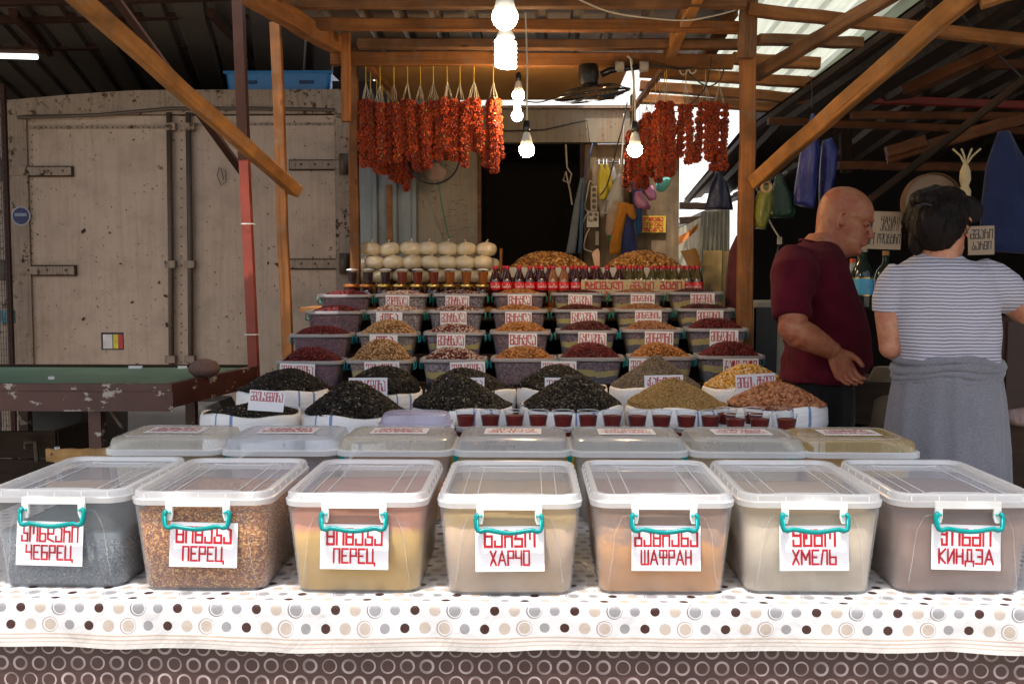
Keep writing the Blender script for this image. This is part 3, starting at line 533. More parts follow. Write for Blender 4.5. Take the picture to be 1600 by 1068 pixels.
def storage_box(loc, label, text_ge, text_ru, smat, fill, slant, wge=.84, wru=.6, mound=.01):
    t = thing('storage_box', label, 'box', loc, 0, 'tall lidded storage boxes in the front row'); ORG[t] = Vector()
    b = MB(); rg = []; N = 6
    prof = [(.0, .264, .368), (.004, .274, .378), (.06, .284, .386), (.195, .309, .410)]
    b.loft([rrect(w_, d_, .035, z, N, 0, L1/2) for z, w_, d_ in prof], caps=False); b.f.append(tuple(range(4*(N+1)))[::-1])
    b.build('box_body', M_body, t, True)
    # moulded arcs on the front panel
    for s in (-1, 1): MB().tube([(s*.045, .0105, .190), (s*.09, .0108, .175), (s*.105, .0118, .14), (s*.112, .0145, .07), (s*.118, .0165, .03)], .0008, 5).build('moulded_ridge', M_body, t)
    l = MB(); wr, dr = W1, L1
    rings = [rrect(wr-.016, dr-.016, .04, .196, N, 0, L1/2), rrect(wr-.006, dr-.006, .043, .197, N, 0, L1/2), rrect(wr-.002, dr-.002, .045, .209, N, 0, L1/2), rrect(wr-.010, dr-.010, .043, .212, N, 0, L1/2), rrect(wr-.014, dr-.014, .042, .224, N, 0, L1/2), rrect(wr-.020, dr-.020, .04, .2265, N, 0, L1/2), rrect(wr-.040, dr-.040, .034, .2255, N, 0, L1/2), rrect(wr-.046, dr-.046, .032, .217, N, 0, L1/2)]
    l.loft(rings, caps=False); lid = l.build('lid', M_rim, t, 'auto')
    pn = MB(); pn.loft([rrect(wr-.046, dr-.046, .032, .217, N, 0, L1/2), rrect(wr-.075, dr-.075, .026, .2165, N, 0, L1/2), rrect(wr-.078, dr-.078, .026, .2145, N, 0, L1/2)], caps=False); q = 4*(N+1)*2; pn.f.append(tuple(q+k for k in range(4*(N+1)))); pn.build('lid_panel', M_lid, lid, 'auto')
    rb = MB(); z = .2178; x1, x2 = wr/2-.058, wr/2-.090
    for s in (-1, 1): rb.tube([(s*x1, .05, z), (s*x1, L1-.05, z)], .0013, 4); rb.tube([(s*x2, .062, z), (s*x2, L1-.062, z)], .0015, 4)
    for yy, dy in ((.062, -.012), (L1-.062, .012)): rb.tube([(-x2-.012, yy+dy, z), (-x2+.022, yy, z), (x2-.022, yy, z), (x2+.012, yy+dy, z)], .0015, 4)
    rb.build('moulded_line', M_rim, lid)
    nb = MB()
    for k in range(5): nb.box((-.12+.06*k, .0065, .2165), (.0022, .004, .010))
    for k in range(7):
        for s in (-1, 1): nb.box((s*(wr/2-.0065), .05+k*.055, .2165), (.004, .0022, .010))
    nb.build('rim_rib', M_white_pl, lid)
    # clip: two white tabs and a teal bail
    tb = MB(); tb.box((0, .0015, .2035), (.142, .006, .016))
    for s in (-1, 1): tb.loft([[Vector((s*.063+a, y_, z_)) for a, y_ in ((-.0075, -.0035), (.0075, -.0035), (.0075, .004), (-.0075, .004))] for z_ in (.198, .176)] + [[Vector((s*.063+a, y_, .165)) for a, y_ in ((-.004, -.0035), (.005, -.0035), (.005, .003), (-.004, .003))]])
    tb.build('clip_bracket', M_white_pl, t)
    hz = .150; hd = MB(); xs = [-.071, -.0715, -.070, -.066]; path = [(-.0655, -.007, .187), (-.0705, -.008, .184), (-.0712, -.009, .176), (-.0700, -.012, .160), (-.067, -.0135, .1535), (-.060, -.014, .1515)]
    for k in range(1, 12): x_ = -.060+.12*k/12; path.append((x_, -.014, .1515 - .0035*math.cos(x_/.060*PI) + .0005))
    path += [(-p[0], p[1], p[2]) for p in path[5::-1]]
    for off in (0, 0.0): hd.tube(path, .0060, 8, flat=.8)
    hd.tube([(p[0]*.96, p[1]-.0035, p[2]+.001) for p in path[2:-2]], .0016, 5)
    for s in (-1, 1): hd.sphere((s*.060, -.0055, .1835), .0032, 8, 5)
    hd.build('handle', M_teal, t, True)
    sl_ = math.atan2(.0195, .19)
    card_parts(t, (slant[0], .0145-.0058, .108+slant[1]), .150, .098, [(text_ge, wge, .34, .225, .2), (text_ru, wru, .31, -.20, .2)], slant[2], -.09)
    # contents
    f = MB(); zt = .19*fill; e = .0035; rg = []
    for z in (.006, zt*.5, zt): k = z/.195; rg.append(rrect(.274+(.306-.274)*k-2*e, .378+.03*k-2*e, .032, z, N, 0, L1/2))
    f.loft(rg, caps=False); f.f.append(tuple(range(4*(N+1)))[::-1])
    # uneven top made of shrinking rings
    base = len(f.v)-4*(N+1); prev = base; cz = zt
    for j in range(1, 6):
        k = 1-j/5.5; b0 = len(f.v)
        for p in rg[-1]: f.v.append((p.x*k, (p.y-L1/2)*k+L1/2, zt + mound*math.sin(j/5*PI/2) + random.gauss(0, .0015)))
        for q in range(4*(N+1)): q2 = (q+1) % (4*(N+1)); f.f.append((prev+q, prev+q2, b0+q2, b0+q))
        prev = b0
    f.f.append(tuple(prev+q for q in range(4*(N+1))))
    for q in range(4*(N+1)): # ragged edge
        v_ = f.v[base+q]; f.v[base+q] = (v_[0], v_[1], v_[2] + .008*mnoise.noise(Vector((v_[0]*14, v_[1]*14, loc[0]*3))))
    s_ = f.build('spice', smat, None, True); s_.location = loc; rz_ = random.uniform(-.007, .007); t.rotation_euler.z = rz_; s_.rotation_euler.z = rz_; return t, s_
SP = [('კონდარი', 'ЧЕБРЕЦ', spice_mat('thyme', (.045, .060, .078), 'herb', (.10, .125, .14), .115, .02, speck=[(.13, .155, .18), (.27, .25, .22)]), .66, (-.016, -.004, .02), 'dried blue-grey thyme', 'blue-grey dried thyme', (85, 932), .84, .70),
      ('წიწაკა', 'ПЕРЕЦ', spice_mat('chilli_flakes', (.30, .10, .025), 'flake', None, .15, .02, speck=[(.13, .03, .008), (.34, .12, .022), (.58, .34, .11)]), .93, (.008, 0, .02), 'crushed orange-brown chilli flakes', 'orange-brown chilli flakes', (310, 936), .80, .60),
      ('წიწაკა', 'ПЕРЕЦ', spice_mat('yellow_pepper', (.50, .31, .08), 'powder', (.40, .17, .10), .138, .02), .95, (-.002, 0, .01), 'mustard yellow ground pepper reddish on top', 'mustard yellow pepper powder', (554, 938), .80, .60),
      ('ხარჩო', 'ХАРЧО', spice_mat('kharcho_spice', (.42, .30, .20), 'powder', (.40, .27, .11), .15, .012), .92, (.001, 0, -.015), 'beige soup spice, the middle box', 'beige grey soup spice powder', (796, 940), .72, .56),
      ('ზაფრანა', 'ШАФРАН', spice_mat('saffron_powder', (.52, .25, .085), 'powder', (.27, .16, .11), .128, .10), .93, (.006, 0, 0), 'orange saffron powder with a brown patch', 'orange saffron powder', (1038, 937), .90, .72),
      ('უცხო', 'ХМЕЛЬ', spice_mat('pale_hops', (.46, .38, .28), 'powder', (.40, .31, .19), .16, .02), .92, (.004, 0, -.01), 'pale greige hops powder', 'pale greige powder', (1272, 935), .60, .62),
      ('ქინძი', 'КИНДЗА', spice_mat('ground_coriander', (.25, .155, .12), 'powder', (.17, .10, .08), .16, .02), .94, (.002, 0, .02), 'brown ground coriander, at the right end', 'brown ground coriander', (1512, 932), .70, .78)]
for (ge, ru, mt, fl, sl3, lab, lab2, (cx, cyb), wg, wr_) in SP:
    Y = FPX*(CAMZ-TZ)/(cyb-434); p = at(cx, 600, Y); loc = (p.x, Y-.02, TZ+.0015)
    t, s_ = storage_box(loc, 'tall clear lidded box of '+lab+', front row', ge, ru, mt, fl, sl3, wg, wr_); tag(s_, lab2+' filling the front row box', 'spice', 'loose spices inside the front row boxes')
# ================================================================= SECOND ROW: LOW BOXES WITH DOMED LIDS
def low_box(loc, label, lines, tint, fill_m, group='domed-lid boxes in the second row', W=.335, D=.295, H=.229, hm=None, lidm=None, cardc=(0, 0), name='domed_box', fillh=.16):
    t = thing(name, label, 'box', loc, 0, group); ORG[t] = Vector(); N = 5; hm = hm or M_teal
    b = MB(); b.loft([rrect(W-.07, D-.07, .04, 0, N, 0, D/2), rrect(W-.06, D-.06, .045, .01, N, 0, D/2), rrect(W-.03, D-.03, .05, H-.03, N, 0, D/2)], caps=False); b.f.append(tuple(range(4*(N+1)))[::-1]); b.build('box_body', lidm or M_body, t, True)
    l = MB(); R_ = lambda i, z, r: rrect(W-i, D-i, r, z, N, 0, D/2)
    l.loft([R_(.012, H-.0185, .045), R_(.018, H-.014, .044), R_(.022, H-.002, .042), R_(.032, H+.008, .038), R_(.056, H+.0125, .032), R_(.1, H+.013, .024)], caps=False); q = len(l.v)-4*(N+1); l.f.append(tuple(q+k for k in range(4*(N+1))))
    ld = l.build('lid', lidm or milky('lid_'+label[:24].replace(' ', '_'), shade(tint, .9), .36, .16, .3), t, 'auto')
    rm = MB(); rm.loft([R_(.012, H-.036, .040), R_(.0, H-.035, .046), R_(.0, H-.021, .046), R_(.004, H-.0185, .045), R_(.016, H-.0180, .042)], caps=False); rm.build('lid_rim', M_rim if lidm is None else lidm, ld, 'auto')
    pl = MB(); pts = rrect(W-.085, D-.085, .03, H+.0138, N, 0, D/2); pl.tube(pts+[pts[0]], .0016, 4); pl.build('moulded_line', M_lid, ld)
    for s in (-1, 1):
        tb = MB(); tb.box((s*(W/2+.001), D/2, H-.028), (.012, .10, .014)); tb.build('clip_bracket', M_white_pl, t)
        h = MB(); x_ = s*(W/2-.002); h.tube([(x_, D/2-.045, H-.030), (x_+s*.004, D/2-.05, H-.045), (x_+s*.001, D/2-.05, H-.068), (x_, D/2, H-.073), (x_+s*.001, D/2+.05, H-.068), (x_+s*.004, D/2+.05, H-.045), (x_, D/2+.045, H-.030)], .0045, 7); h.build('handle', hm, t, True)
    if lines:
        mb = MB(); cw, ch = .165, .105; zz = H+.0160; mb.box((cardc[0], D/2+cardc[1], zz), (cw, ch, .0012)); cdx = mb.build('label_card', M_card, ld)
        tm = MB()
        for (tx, ws, hs, cz) in lines: text_mb(tx, cw*ws, ch*hs, .22, tm, (0, ch*cz))
        tm.xf(Matrix.Translation((cardc[0], D/2+cardc[1], zz+.0009)) @ Matrix.Rotation(-PI/2, 4, 'X')).build('lettering', M_ink, cdx)
    f = MB(); e = .004; f.loft([rrect(W-.07-2*e, D-.07-2*e, .036, .004, N, 0, D/2), rrect(W-.035-2*e, D-.035-2*e, .046, fillh, N, 0, D/2)])
    if fill_m: s_ = f.build('spice', fill_m, None, True); s_.location = loc; tag(s_, 'spice filling the box: '+label.split(' box ')[-1][:48], 'spice', 'loose spices in the second row')
    return t
def pw(nm, c, top=None, zt=.12): return spice_mat(nm, c, 'powder', top, zt, .02)
R2 = [(247, ('ბახარი', 'ДУШИСТЫЙ ПЕРЕЦ'), (.72, .70, .60), pw('allspice', (.20, .15, .08), (.26, .22, .12)), 'olive-tinted domed box of allspice left of the sumac'),
      (431, ('სუმახი', 'СУМАХИ'), (.70, .76, .84), pw('sumac', (.17, .15, .17)), 'bluish domed box of sumac'),
      (614, ('ბულგარული', 'ПАПРИКА'), (.76, .70, .56), pw('paprika', (.58, .22, .03), (.38, .25, .16), .12), 'domed box of orange paprika'),
      (800, ('ძირა', 'ЗИРА'), (.72, .73, .72), pw('cumin', (.38, .30, .19)), 'domed box of beige cumin'),
      (986, ('შავი პილპილი', 'ЧЕРНЫЙ ПЕРЕЦ'), (.70, .72, .68), pw('black_pepper', (.30, .26, .20)), 'domed box of grey ground black pepper'),
      (1175, ('აჯიკა', 'СУХАЯ АДЖИКА'), (.68, .68, .62), pw('dry_adjika', (.33, .28, .17)), 'domed box of dry adjika seasoning'),
      (1352, ('სვანური', 'СВАНСКАЯ СОЛЬ'), (.62, .45, .16), pw('svan_salt', (.40, .24, .03)), 'amber yellow domed box of salt at the right end')]
for k, (cx, tx, tint, fm, lab) in enumerate(R2):
    p = at(cx, 600, 2.76); c = -.02 if cx < 700 else (.02 if cx > 900 else 0); c = (cx-800)/800*.0
    low_box((p.x, 2.755, TZ+.003), lab+', second row', [(tx[0], .72, .24, .22), (tx[1], .84, .24, -.17)], tint, fm)
p = at(645, 600, 3.06); M_purp = milky('lavender_plastic', (.50, .47, .68), .42, .25, .3)
bx = low_box((p.x, 3.065, .782), 'lavender plastic box behind the paprika box', None, (.5, .5, .8), None, None, .235, .16, .20, plain('purple_plastic', (.10, .02, .25), .35), M_purp, name='lavender_box')
# yellow crate seen between the boxes, under the cups
M_yel = plain('yellow_plastic', (.62, .46, .02), .4)
def crate(loc, w_, d_, h_, label):
    t = thing('yellow_crate', label, 'crate', loc, 0, 'yellow crates under the cup board'); ORG[t] = Vector(); b = MB()
    for s in (-1, 1): b.box((s*w_/2, 0, h_/2), (.012, d_, h_)); b.box((0, s*d_/2, h_/2), (w_, .012, h_))
    b.box((0, 0, .006), (w_, d_, .012)); b.build('crate_body', M_yel, t); MB().box((0, -d_/2-.004, h_-.012), (w_+.02, .006, .024)).build('rim', M_yel, t); return t
for xx, nm in ((720, 'yellow crate behind the cumin box'), (905, 'yellow crate behind the black pepper box'), (1092, 'yellow crate behind the adjika box')):
    crate((at(xx, 600, 3.17).x, 3.19, .58), .30, .19, .30, nm)
CBZ = .897; m = MB(); a = at(700, 600, 3.17).x; b = at(1262, 600, 3.17).x; m.box(((a+b)/2, 3.185, CBZ-.009), (b-a, .20, .018)); tag(m.build('cup_board', M_woodold), 'narrow wooden board carrying the cups of red sauce', 'board')
for xx in (-.28, .85): pass
# ================================================================= SAUCE CUPS
M_clear = clear('clear_cup'); M_sauce = plain('plum_sauce', (.13, .004, .004), .2, var=.3); M_rimc = clear('cup_rim_plastic', fac=.5, edge=.4)
def cup(name, rt, rb, h, fillf, sauce, lidded=False):
    t = thing(name, 'x', 'cup'); prof = [(rb, 0), (rb, .001), (rb+(rt-rb)*.9, h*.9), (rt, h*.92), (rt*1.0, h)]
    b = MB(); b.lathe(prof, 24, caps=False); b.f.append(tuple(range(24))[::-1]); b.build('cup_wall', M_clear, t, True)
    r = MB(); r.tube([(rt*1.03*math.cos(2*PI*k/24), rt*1.03*math.sin(2*PI*k/24), h) for k in range(25)], .0012, 5, caps=False); r.build('cup_rim', M_rimc, t, True)
    rf = rb+(rt-rb)*fillf; s = MB(); s.lathe([(.001, .0015), (rb*.96, .0015), (rf*.965, h*fillf), (rf*.93, h*fillf+.001), (.001, h*fillf)], 24, caps=False); s.build('sauce', sauce, t, 'auto')
    if lidded: l = MB(); l.lathe([(rt*1.08, h), (rt*1.06, h+.004), (rt*.9, h+.006), (rt*.5, h+.009), (.001, h+.010)], 24, caps=False); l.build('cup_lid', M_rimc, t, True)
    return t
cup0 = cup('sauce_cup', .0335, .0255, .050, .68, M_sauce)
first = [True]
def put(src, loc, label, group, rz=None):
    rz = random.uniform(0, 6) if rz is None else rz
    if src.get('used'): o = dup(src, loc, rz, label, group)
    else: src['used'] = 1; src.location = loc; src.rotation_euler = (0, 0, rz); src['label'] = label; src['group'] = group; o = src
    return o
ups = [728, 766, 804, 841, 880, 919, 957, 996, 1034, 1073, 1111]
for k, px in enumerate(ups):
    p = at(px, 600, 3.15); put(cup0, (p.x, 3.15, CBZ+.0515), 'small clear cup of dark red sauce, %s from the left in the upper layer' % ORD[k], 'cups of dark red sauce in front of the sacks')
    put(cup0, (p.x+random.uniform(-.004, .004), 3.15, CBZ+.001), 'small cup of red sauce in the lower layer, %s from the left' % ORD[k], 'cups of dark red sauce in front of the sacks')
for k, (px, Y) in enumerate(((1150, 3.12), (1188, 3.12), (1230, 3.12), (1136, 3.19), (1178, 3.2))):
    p = at(px, 600, Y); nm = ('leftmost nearer', 'middle nearer', 'rightmost nearer', 'left rear', 'right rear')[k]
    put(cup0, (p.x, Y, CBZ+.0515-(0.004 if Y < 3.15 else -.003)), 'cup of red sauce in the right-hand cluster, %s one' % nm, 'cups of dark red sauce in front of the sacks')
    put(cup0, (p.x, Y, CBZ+.001 - .003*0), 'lower cup of red sauce under the right-hand cluster, %s one' % nm, 'cups of dark red sauce in front of the sacks') if Y < 3.15 or k > 2 else None
p = at(1222, 600, 3.2); e_ = thing('empty_cup', 'empty clear cup with a domed lid behind the rightmost sauce cups', 'cup', (p.x, 3.2, CBZ+.001)); ORG[e_] = Vector(); MB().lathe([(.026, 0), (.034, .095), (.035, .1), (.034, .103), (.028, .109), (.001, .11)], 24, caps=False).build('cup_wall', M_clear, e_, True)
# ================================================================= SEEDS AND BEANS
def tmpl(seg, n, l, w, t):
    V = []; F = []
    for i in range(1, n):
        a = -PI/2+PI*i/n
        for k in range(seg): V.append((l/2*math.sin(a), w/2*math.cos(a)*math.cos(2*PI*k/seg), t/2*math.cos(a)*math.sin(2*PI*k/seg)))
    V += [(-l/2, 0, 0), (l/2, 0, 0)]; A = len(V)-2; B = A+1
    for i in range(n-2):
        for k in range(seg): k2 = (k+1) % seg; F += [(i*seg+k, i*seg+k2, (i+1)*seg+k2), (i*seg+k, (i+1)*seg+k2, (i+1)*seg+k)]
    for k in range(seg): k2 = (k+1) % seg; F += [(A, k2, k), (B, (n-2)*seg+k, (n-2)*seg+k2)]
    return np.array(V), np.array(F)
OCT = lambda l, w, t: tmpl(4, 2, l, w, t)
RND = lambda l, w, t: tmpl(6, 4, l, w, t)
def scatter(P, N, T, lay=.35, size=.18):
    """P points (n,3), N normals; T=(V,F) template -> V,F,attr"""
    n = len(P); TV, TF = T; az = RNG.uniform(0, 2*PI, n); t1 = np.stack([np.cos(az), np.sin(az), np.zeros(n)], 1)
    N = N + RNG.normal(0, lay, (n, 3)); N /= np.linalg.norm(N, axis=1)[:, None]
    t1 -= N*(t1*N).sum(1)[:, None]; t1 /= np.linalg.norm(t1, axis=1)[:, None]; t2 = np.cross(N, t1); s = RNG.normal(1, size, n).clip(.6, 1.5)
    V = P[:, None, :] + s[:, None, None]*(TV[None, :, 0:1]*t1[:, None] + TV[None, :, 1:2]*t2[:, None] + TV[None, :, 2:3]*N[:, None])
    F = TF[None] + (np.arange(n)*len(TV))[:, None, None]; a = np.repeat(RNG.uniform(0, 1, n), len(TV)); return V.reshape(-1, 3), F.reshape(-1, 3), a
def lump(x, y, s): return np.array([mnoise.noise(Vector((a*9, b*9, s))) for a, b in zip(x, y)])
def cone_pile(name, loc, R, h, T, n, mat, label, cat, group, power=1.0, yflat=1.0, skew=(0, 0), rimz=0, base_bump=.010):
    r = R*np.sqrt(RNG.uniform(0, 1, n)); a = RNG.uniform(0, 2*PI, n); sd = random.uniform(0, 99)
    def H(x, y):
        dx = x-skew[0]; dy = y-skew[1]; q = np.clip(np.sqrt(x*x+y*y)/R, 0, 1); q2 = np.clip(np.sqrt(dx*dx+dy*dy)/R, 0, 1); q = np.maximum(q2, q**3); s = 1-np.power(q, power); s = np.where(s > .86, .86+(s-.86)*.55, s); return h*s + lump(x, y, sd)*base_bump*(1-q)
    x = r*np.cos(a); y = r*np.sin(a)*yflat; z = H(x, y); e = .004
    nx = -(H(x+e, y)-z)/e; ny = -(H(x, y+e)-z)/e; N = np.stack([nx, ny, np.ones(n)], 1)
    V, F, at_ = scatter(np.stack([x, y, z+RNG.uniform(-.0015, .0015, n)], 1), N, T)
    g_ = 28; gr = []; 
    for i in range(8):
        q = R*1.0*(1-i/7.5) if i < 7 else 0
        for k in range(g_): gr.append((q*math.cos(2*PI*k/g_), q*math.sin(2*PI*k/g_)*yflat))
    gr = np.array(gr); gz = H(gr[:, 0], gr[:, 1])-.003; BV = np.column_stack([gr, gz]); BF = []
    for i in range(7):
        for k in range(g_): k2 = (k+1) % g_; BF += [(i*g_+k, i*g_+k2, (i+1)*g_+k2), (i*g_+k, (i+1)*g_+k2, (i+1)*g_+k)]
    BV2 = np.vstack([V, BV]); BF2 = np.vstack([F, np.array(BF)+len(V)]); at2 = np.concatenate([at_, np.full(len(BV), .15)])  # mound tone set dark, shade in the seed gaps put into colour
    o = bulk(name, BV2, BF2, mat, None, at2, True); o.location = loc; tag(o, label, cat, group); return o
def tray_pile(name, loc, w, d, h, T, n, mat, label, cat, group, rz=0):
    """heap rising from a rectangular box, front edge at y=0"""
    sd = random.uniform(0, 99); sx = random.uniform(-.12, .12)
    def H(x, y):
        a = np.clip(1-np.abs(2*x/w - sx*(1-np.abs(2*x/w)))**2.5, 0, 1); b = np.clip(1-np.abs(2*y/d-1)**2.4, 0, 1); return h*a*b + lump(x, y, sd)*.006*np.sqrt(a*b)
    x = RNG.uniform(-w/2, w/2, n); y = RNG.uniform(0, d, n); z = H(x, y); e = .004; N = np.stack([-(H(x+e, y)-z)/e, -(H(x, y+e)-z)/e, np.ones(n)], 1)
    V, F, at_ = scatter(np.stack([x, y, z+RNG.uniform(-.001, .002, n)], 1), N, T)
    gx, gy = np.meshgrid(np.linspace(-w/2, w/2, 16), np.linspace(0, d, 9)); gz = H(gx.ravel(), gy.ravel())-.003; BV = np.column_stack([gx.ravel(), gy.ravel(), gz]); BF = []
    for i in range(8):
        for k in range(15): q = i*16+k; BF += [(q, q+1, q+17), (q, q+17, q+16)]
    o = bulk(name, np.vstack([V, BV]), np.vstack([F, np.array(BF)+len(V)]), mat, None, np.concatenate([at_, np.full(len(BV), .15)]), True); o.location = loc; tag(o, label, cat, group); return o  # dark mound colours in the shade between pieces
S_sun = seedmat('sunflower_seed', [(0, (.003, .003, .003)), (.6, (.010, .010, .010)), (.9, (.030, .028, .026)), (1, (.28, .24, .18))], .5)
S_barley = seedmat('barley', [(0, (.12, .085, .055)), (.5, (.24, .18, .12)), (1, (.40, .32, .23))]); S_wheat = seedmat('golden_wheat', [(0, (.27, .15, .045)), (.5, (.48, .29, .10)), (1, (.62, .42, .19))])
S_corn = seedmat('popcorn_maize', [(0, (.55, .22, .01)), (.40, (.74, .38, .03)), (.62, (.78, .50, .10)), (.72, (.78, .66, .42)), (1, (.82, .75, .56))], .3); S_pnut = seedmat('peanut', [(0, (.25, .085, .035)), (.5, (.42, .17, .08)), (1, (.55, .27, .14))], .5)
B_red = seedmat('dark_red_bean', [(0, (.035, .004, .006)), (.6, (.12, .010, .014)), (1, (.22, .025, .03))], .3); B_maroon = seedmat('maroon_bean', [(0, (.03, .006, .006)), (.6, (.085, .014, .014)), (1, (.17, .04, .035))], .35)
B_tan = seedmat('tan_bean', [(0, (.16, .07, .025)), (.5, (.44, .25, .11)), (1, (.64, .44, .25))]); B_brown = seedmat('brown_bean', [(0, (.14, .045, .012)), (.5, (.40, .16, .045)), (1, (.58, .29, .11))], .35)
B_speck = seedmat('red_and_white_bean', [(0, (.09, .012, .014)), (.62, (.15, .022, .025)), (.68, (.55, .42, .36)), (1, (.66, .56, .48))], .35); B_pink = seedmat('pink_white_bean', [(0, (.22, .06, .04)), (.4, (.32, .12, .09)), (.5, (.62, .50, .42)), (1, (.70, .61, .54))])
B_brown2 = seedmat('reddish_tan_bean', [(0, (.16, .05, .025)), (.5, (.30, .13, .06)), (1, (.44, .26, .14))])
# ---- woven sacks
def sack_mat():
    g = G('woven_sack'); v = g.coord(); ob = g.sep(v); n = g.noise(v, 8, 4); wv = g.M('MULTIPLY', g.M('ADD', g.M('SINE', g.M('MULTIPLY', ob[2], 900.)), g.M('SINE', g.M('MULTIPLY', g.M('ARCTAN2', ob[1], ob[0]), 160.))), .5)
    c = g.ramp(n, [(.3, (.72, .72, .73)), (.7, (.86, .86, .87))]); th = g.M('ARCTAN2', ob[1], ob[0]); r = g.n('ShaderNodeObjectInfo').outputs['Random']
    for k in range(2):
        ang = g.M('ABSOLUTE', g.M('SINE', g.M('MULTIPLY', g.M('ADD', th, g.M('ADD', g.M('MULTIPLY', r, 2.), k*.36)), .5)))
        c = g.mix(g.M('MULTIPLY', g.M('LESS_THAN', ang, .017 if k != 1 else .010), .8), c, (.03, .14, .42))
    g.bump(g.M('ADD', g.M('MULTIPLY', wv, .08), g.M('MULTIPLY', g.noise(g.scale(v, (7, 7, 24)), 1, 4), 3.)), .006, .5); return g.fin(c, .75)
M_sack = sack_mat()
def sack(cx, py_rim, Y, R, label, hh=.30, slack=0):
    """Y = centre depth; py_rim = photo row of the near rim edge"""
    z = at(cx, py_rim, Y-R).z; p = at(cx, 600, Y); t = thing('woven_sack', label, 'sack', (p.x, Y, z-hh), 0, 'rolled-down white woven sacks of seeds'); ORG[t] = Vector(); sd = random.uniform(0, 50)
    wob = lambda a, zz: 1 + .020*mnoise.noise(Vector((math.cos(a)*1.6, math.sin(a)*1.6, zz*9+sd))) + .010*mnoise.noise(Vector((math.cos(a)*6, math.sin(a)*6, zz*40+sd)))
    prof = [(R*.80, 0), (R*.92, .02), (R*1.0, .10), (R*1.01, .18), (R*.97, hh-.075)]
    b = MB(); b.lathe(prof, 48, wob=wob); b.build('sack_body', M_sack, t, True)
    c = MB(); c.lathe([(R*.975, hh-.088), (R*1.015, hh-.085), (R*1.045, hh-.06), (R*1.04, hh-.037), (R*1.03, hh-.014), (R*1.0, hh-.005), (R*.975, hh-.011), (R*.95, hh-.05)], 64, caps=False, wob=lambda a, zz: wob(a, zz) + .008*math.sin(a*3+sd))
    for i, v_ in enumerate(c.v):
        a = math.atan2(v_[1], v_[0]); c.v[i] = (v_[0], v_[1], v_[2] + .006*math.sin(2*a+sd) + .004*math.sin(5*a+sd*2))
    c.build('rolled_cuff', M_sack, t, True); return t, z, p.x
SF = [(392, 657, .165, 'sack of sunflower seeds sunken below its cuff, leftmost of the front sacks'), (555, 659, .172, 'sack of black sunflower seeds behind the sumac box'), (722, 648, .172, 'sack of black sunflower seeds above the first sauce cups'), (893, 648, .172, 'sack of black sunflower seeds next to the golden wheat'), (1058, 647, .172, 'sack of golden wheat'), (1213, 646, .165, 'sack of shelled peanuts at the right end')]
FS = []
T_sun = OCT(.0150, .0078, .0052)
for k, (cx, yy, R, lab) in enumerate(SF):
    t, z, x = sack(cx, yy-8, 3.45, R, 'white woven '+lab); loc = (x, 3.45, z-.003); FS.append((x, z))
    if k == 0: cone_pile('seed_heap', (x, 3.45, z-.012), R*.96, .036, T_sun, 2400, S_sun, 'low black sunflower seeds inside the leftmost front sack', 'seeds', 'heaps of sunflower seeds', 1.2, base_bump=.03)
    elif k < 4: cone_pile('seed_heap', loc, R*1.0, .112, T_sun, 4200, S_sun, 'steep black sunflower seed heap in the front row, %s' % ('above the sumac box', 'above the leftmost sauce cups', 'next to the golden wheat')[k-1], 'seeds', 'heaps of sunflower seeds', (1.25, 1.12, 1.2)[k-1], skew=((-.006, 0), (-.010, 0), (.004, 0))[k-1])
    elif k == 4: cone_pile('wheat_heap', loc, R*1.0, .096, OCT(.0085, .0042, .0036), 6500, S_wheat, 'steep heap of golden wheat behind the red sauce cups', 'grain', None, 1.1, skew=(-.012, 0))
    else: cone_pile('peanut_heap', loc, R*.99, .074, RND(.0165, .0105, .0095), 1500, S_pnut, 'heap of pinkish brown shelled peanuts at the right', 'peanuts', None, 1.5)
SB = [(443, 612, 'sack of black sunflower seeds in front of the dark red beans, back row'), (588, 614, 'sack of black sunflower seeds in the back row, second from the left'), (735, 612, 'sack of black sunflower seeds in the back row, third from the left'), (878, 611, 'sack of black sunflower seeds left of the grey barley'), (1024, 608, 'sack of greyish barley'), (1170, 608, 'sack of yellow popping corn')]
BH = [.085, .105, .085, .095, .130, .092]
for k, (cx, yy, lab) in enumerate(SB):
    t, z, x = sack(cx, yy, 3.87, .172, 'white woven '+lab, .32); loc = (x, 3.87, z-.003)
    if k < 4: cone_pile('seed_heap', loc, .171, BH[k]-.006, T_sun, 4000, S_sun, 'black sunflower seed heap in the back row of sacks, %s from the left' % ORD[k], 'seeds', 'heaps of sunflower seeds', 1.4, skew=(random.uniform(-.02, .03), 0))
    elif k == 4: cone_pile('barley_heap', loc, .171, BH[k]-.006, OCT(.0095, .0042, .0036), 6000, S_barley, 'tall heap of greyish barley behind the golden wheat', 'grain', None, 1.0)
    else: cone_pile('corn_heap', loc, .170, BH[k]-.004, RND(.0090, .0075, .0055), 3000, S_corn, 'heap of orange and white popping corn behind the peanuts', 'corn', None, 1.3)
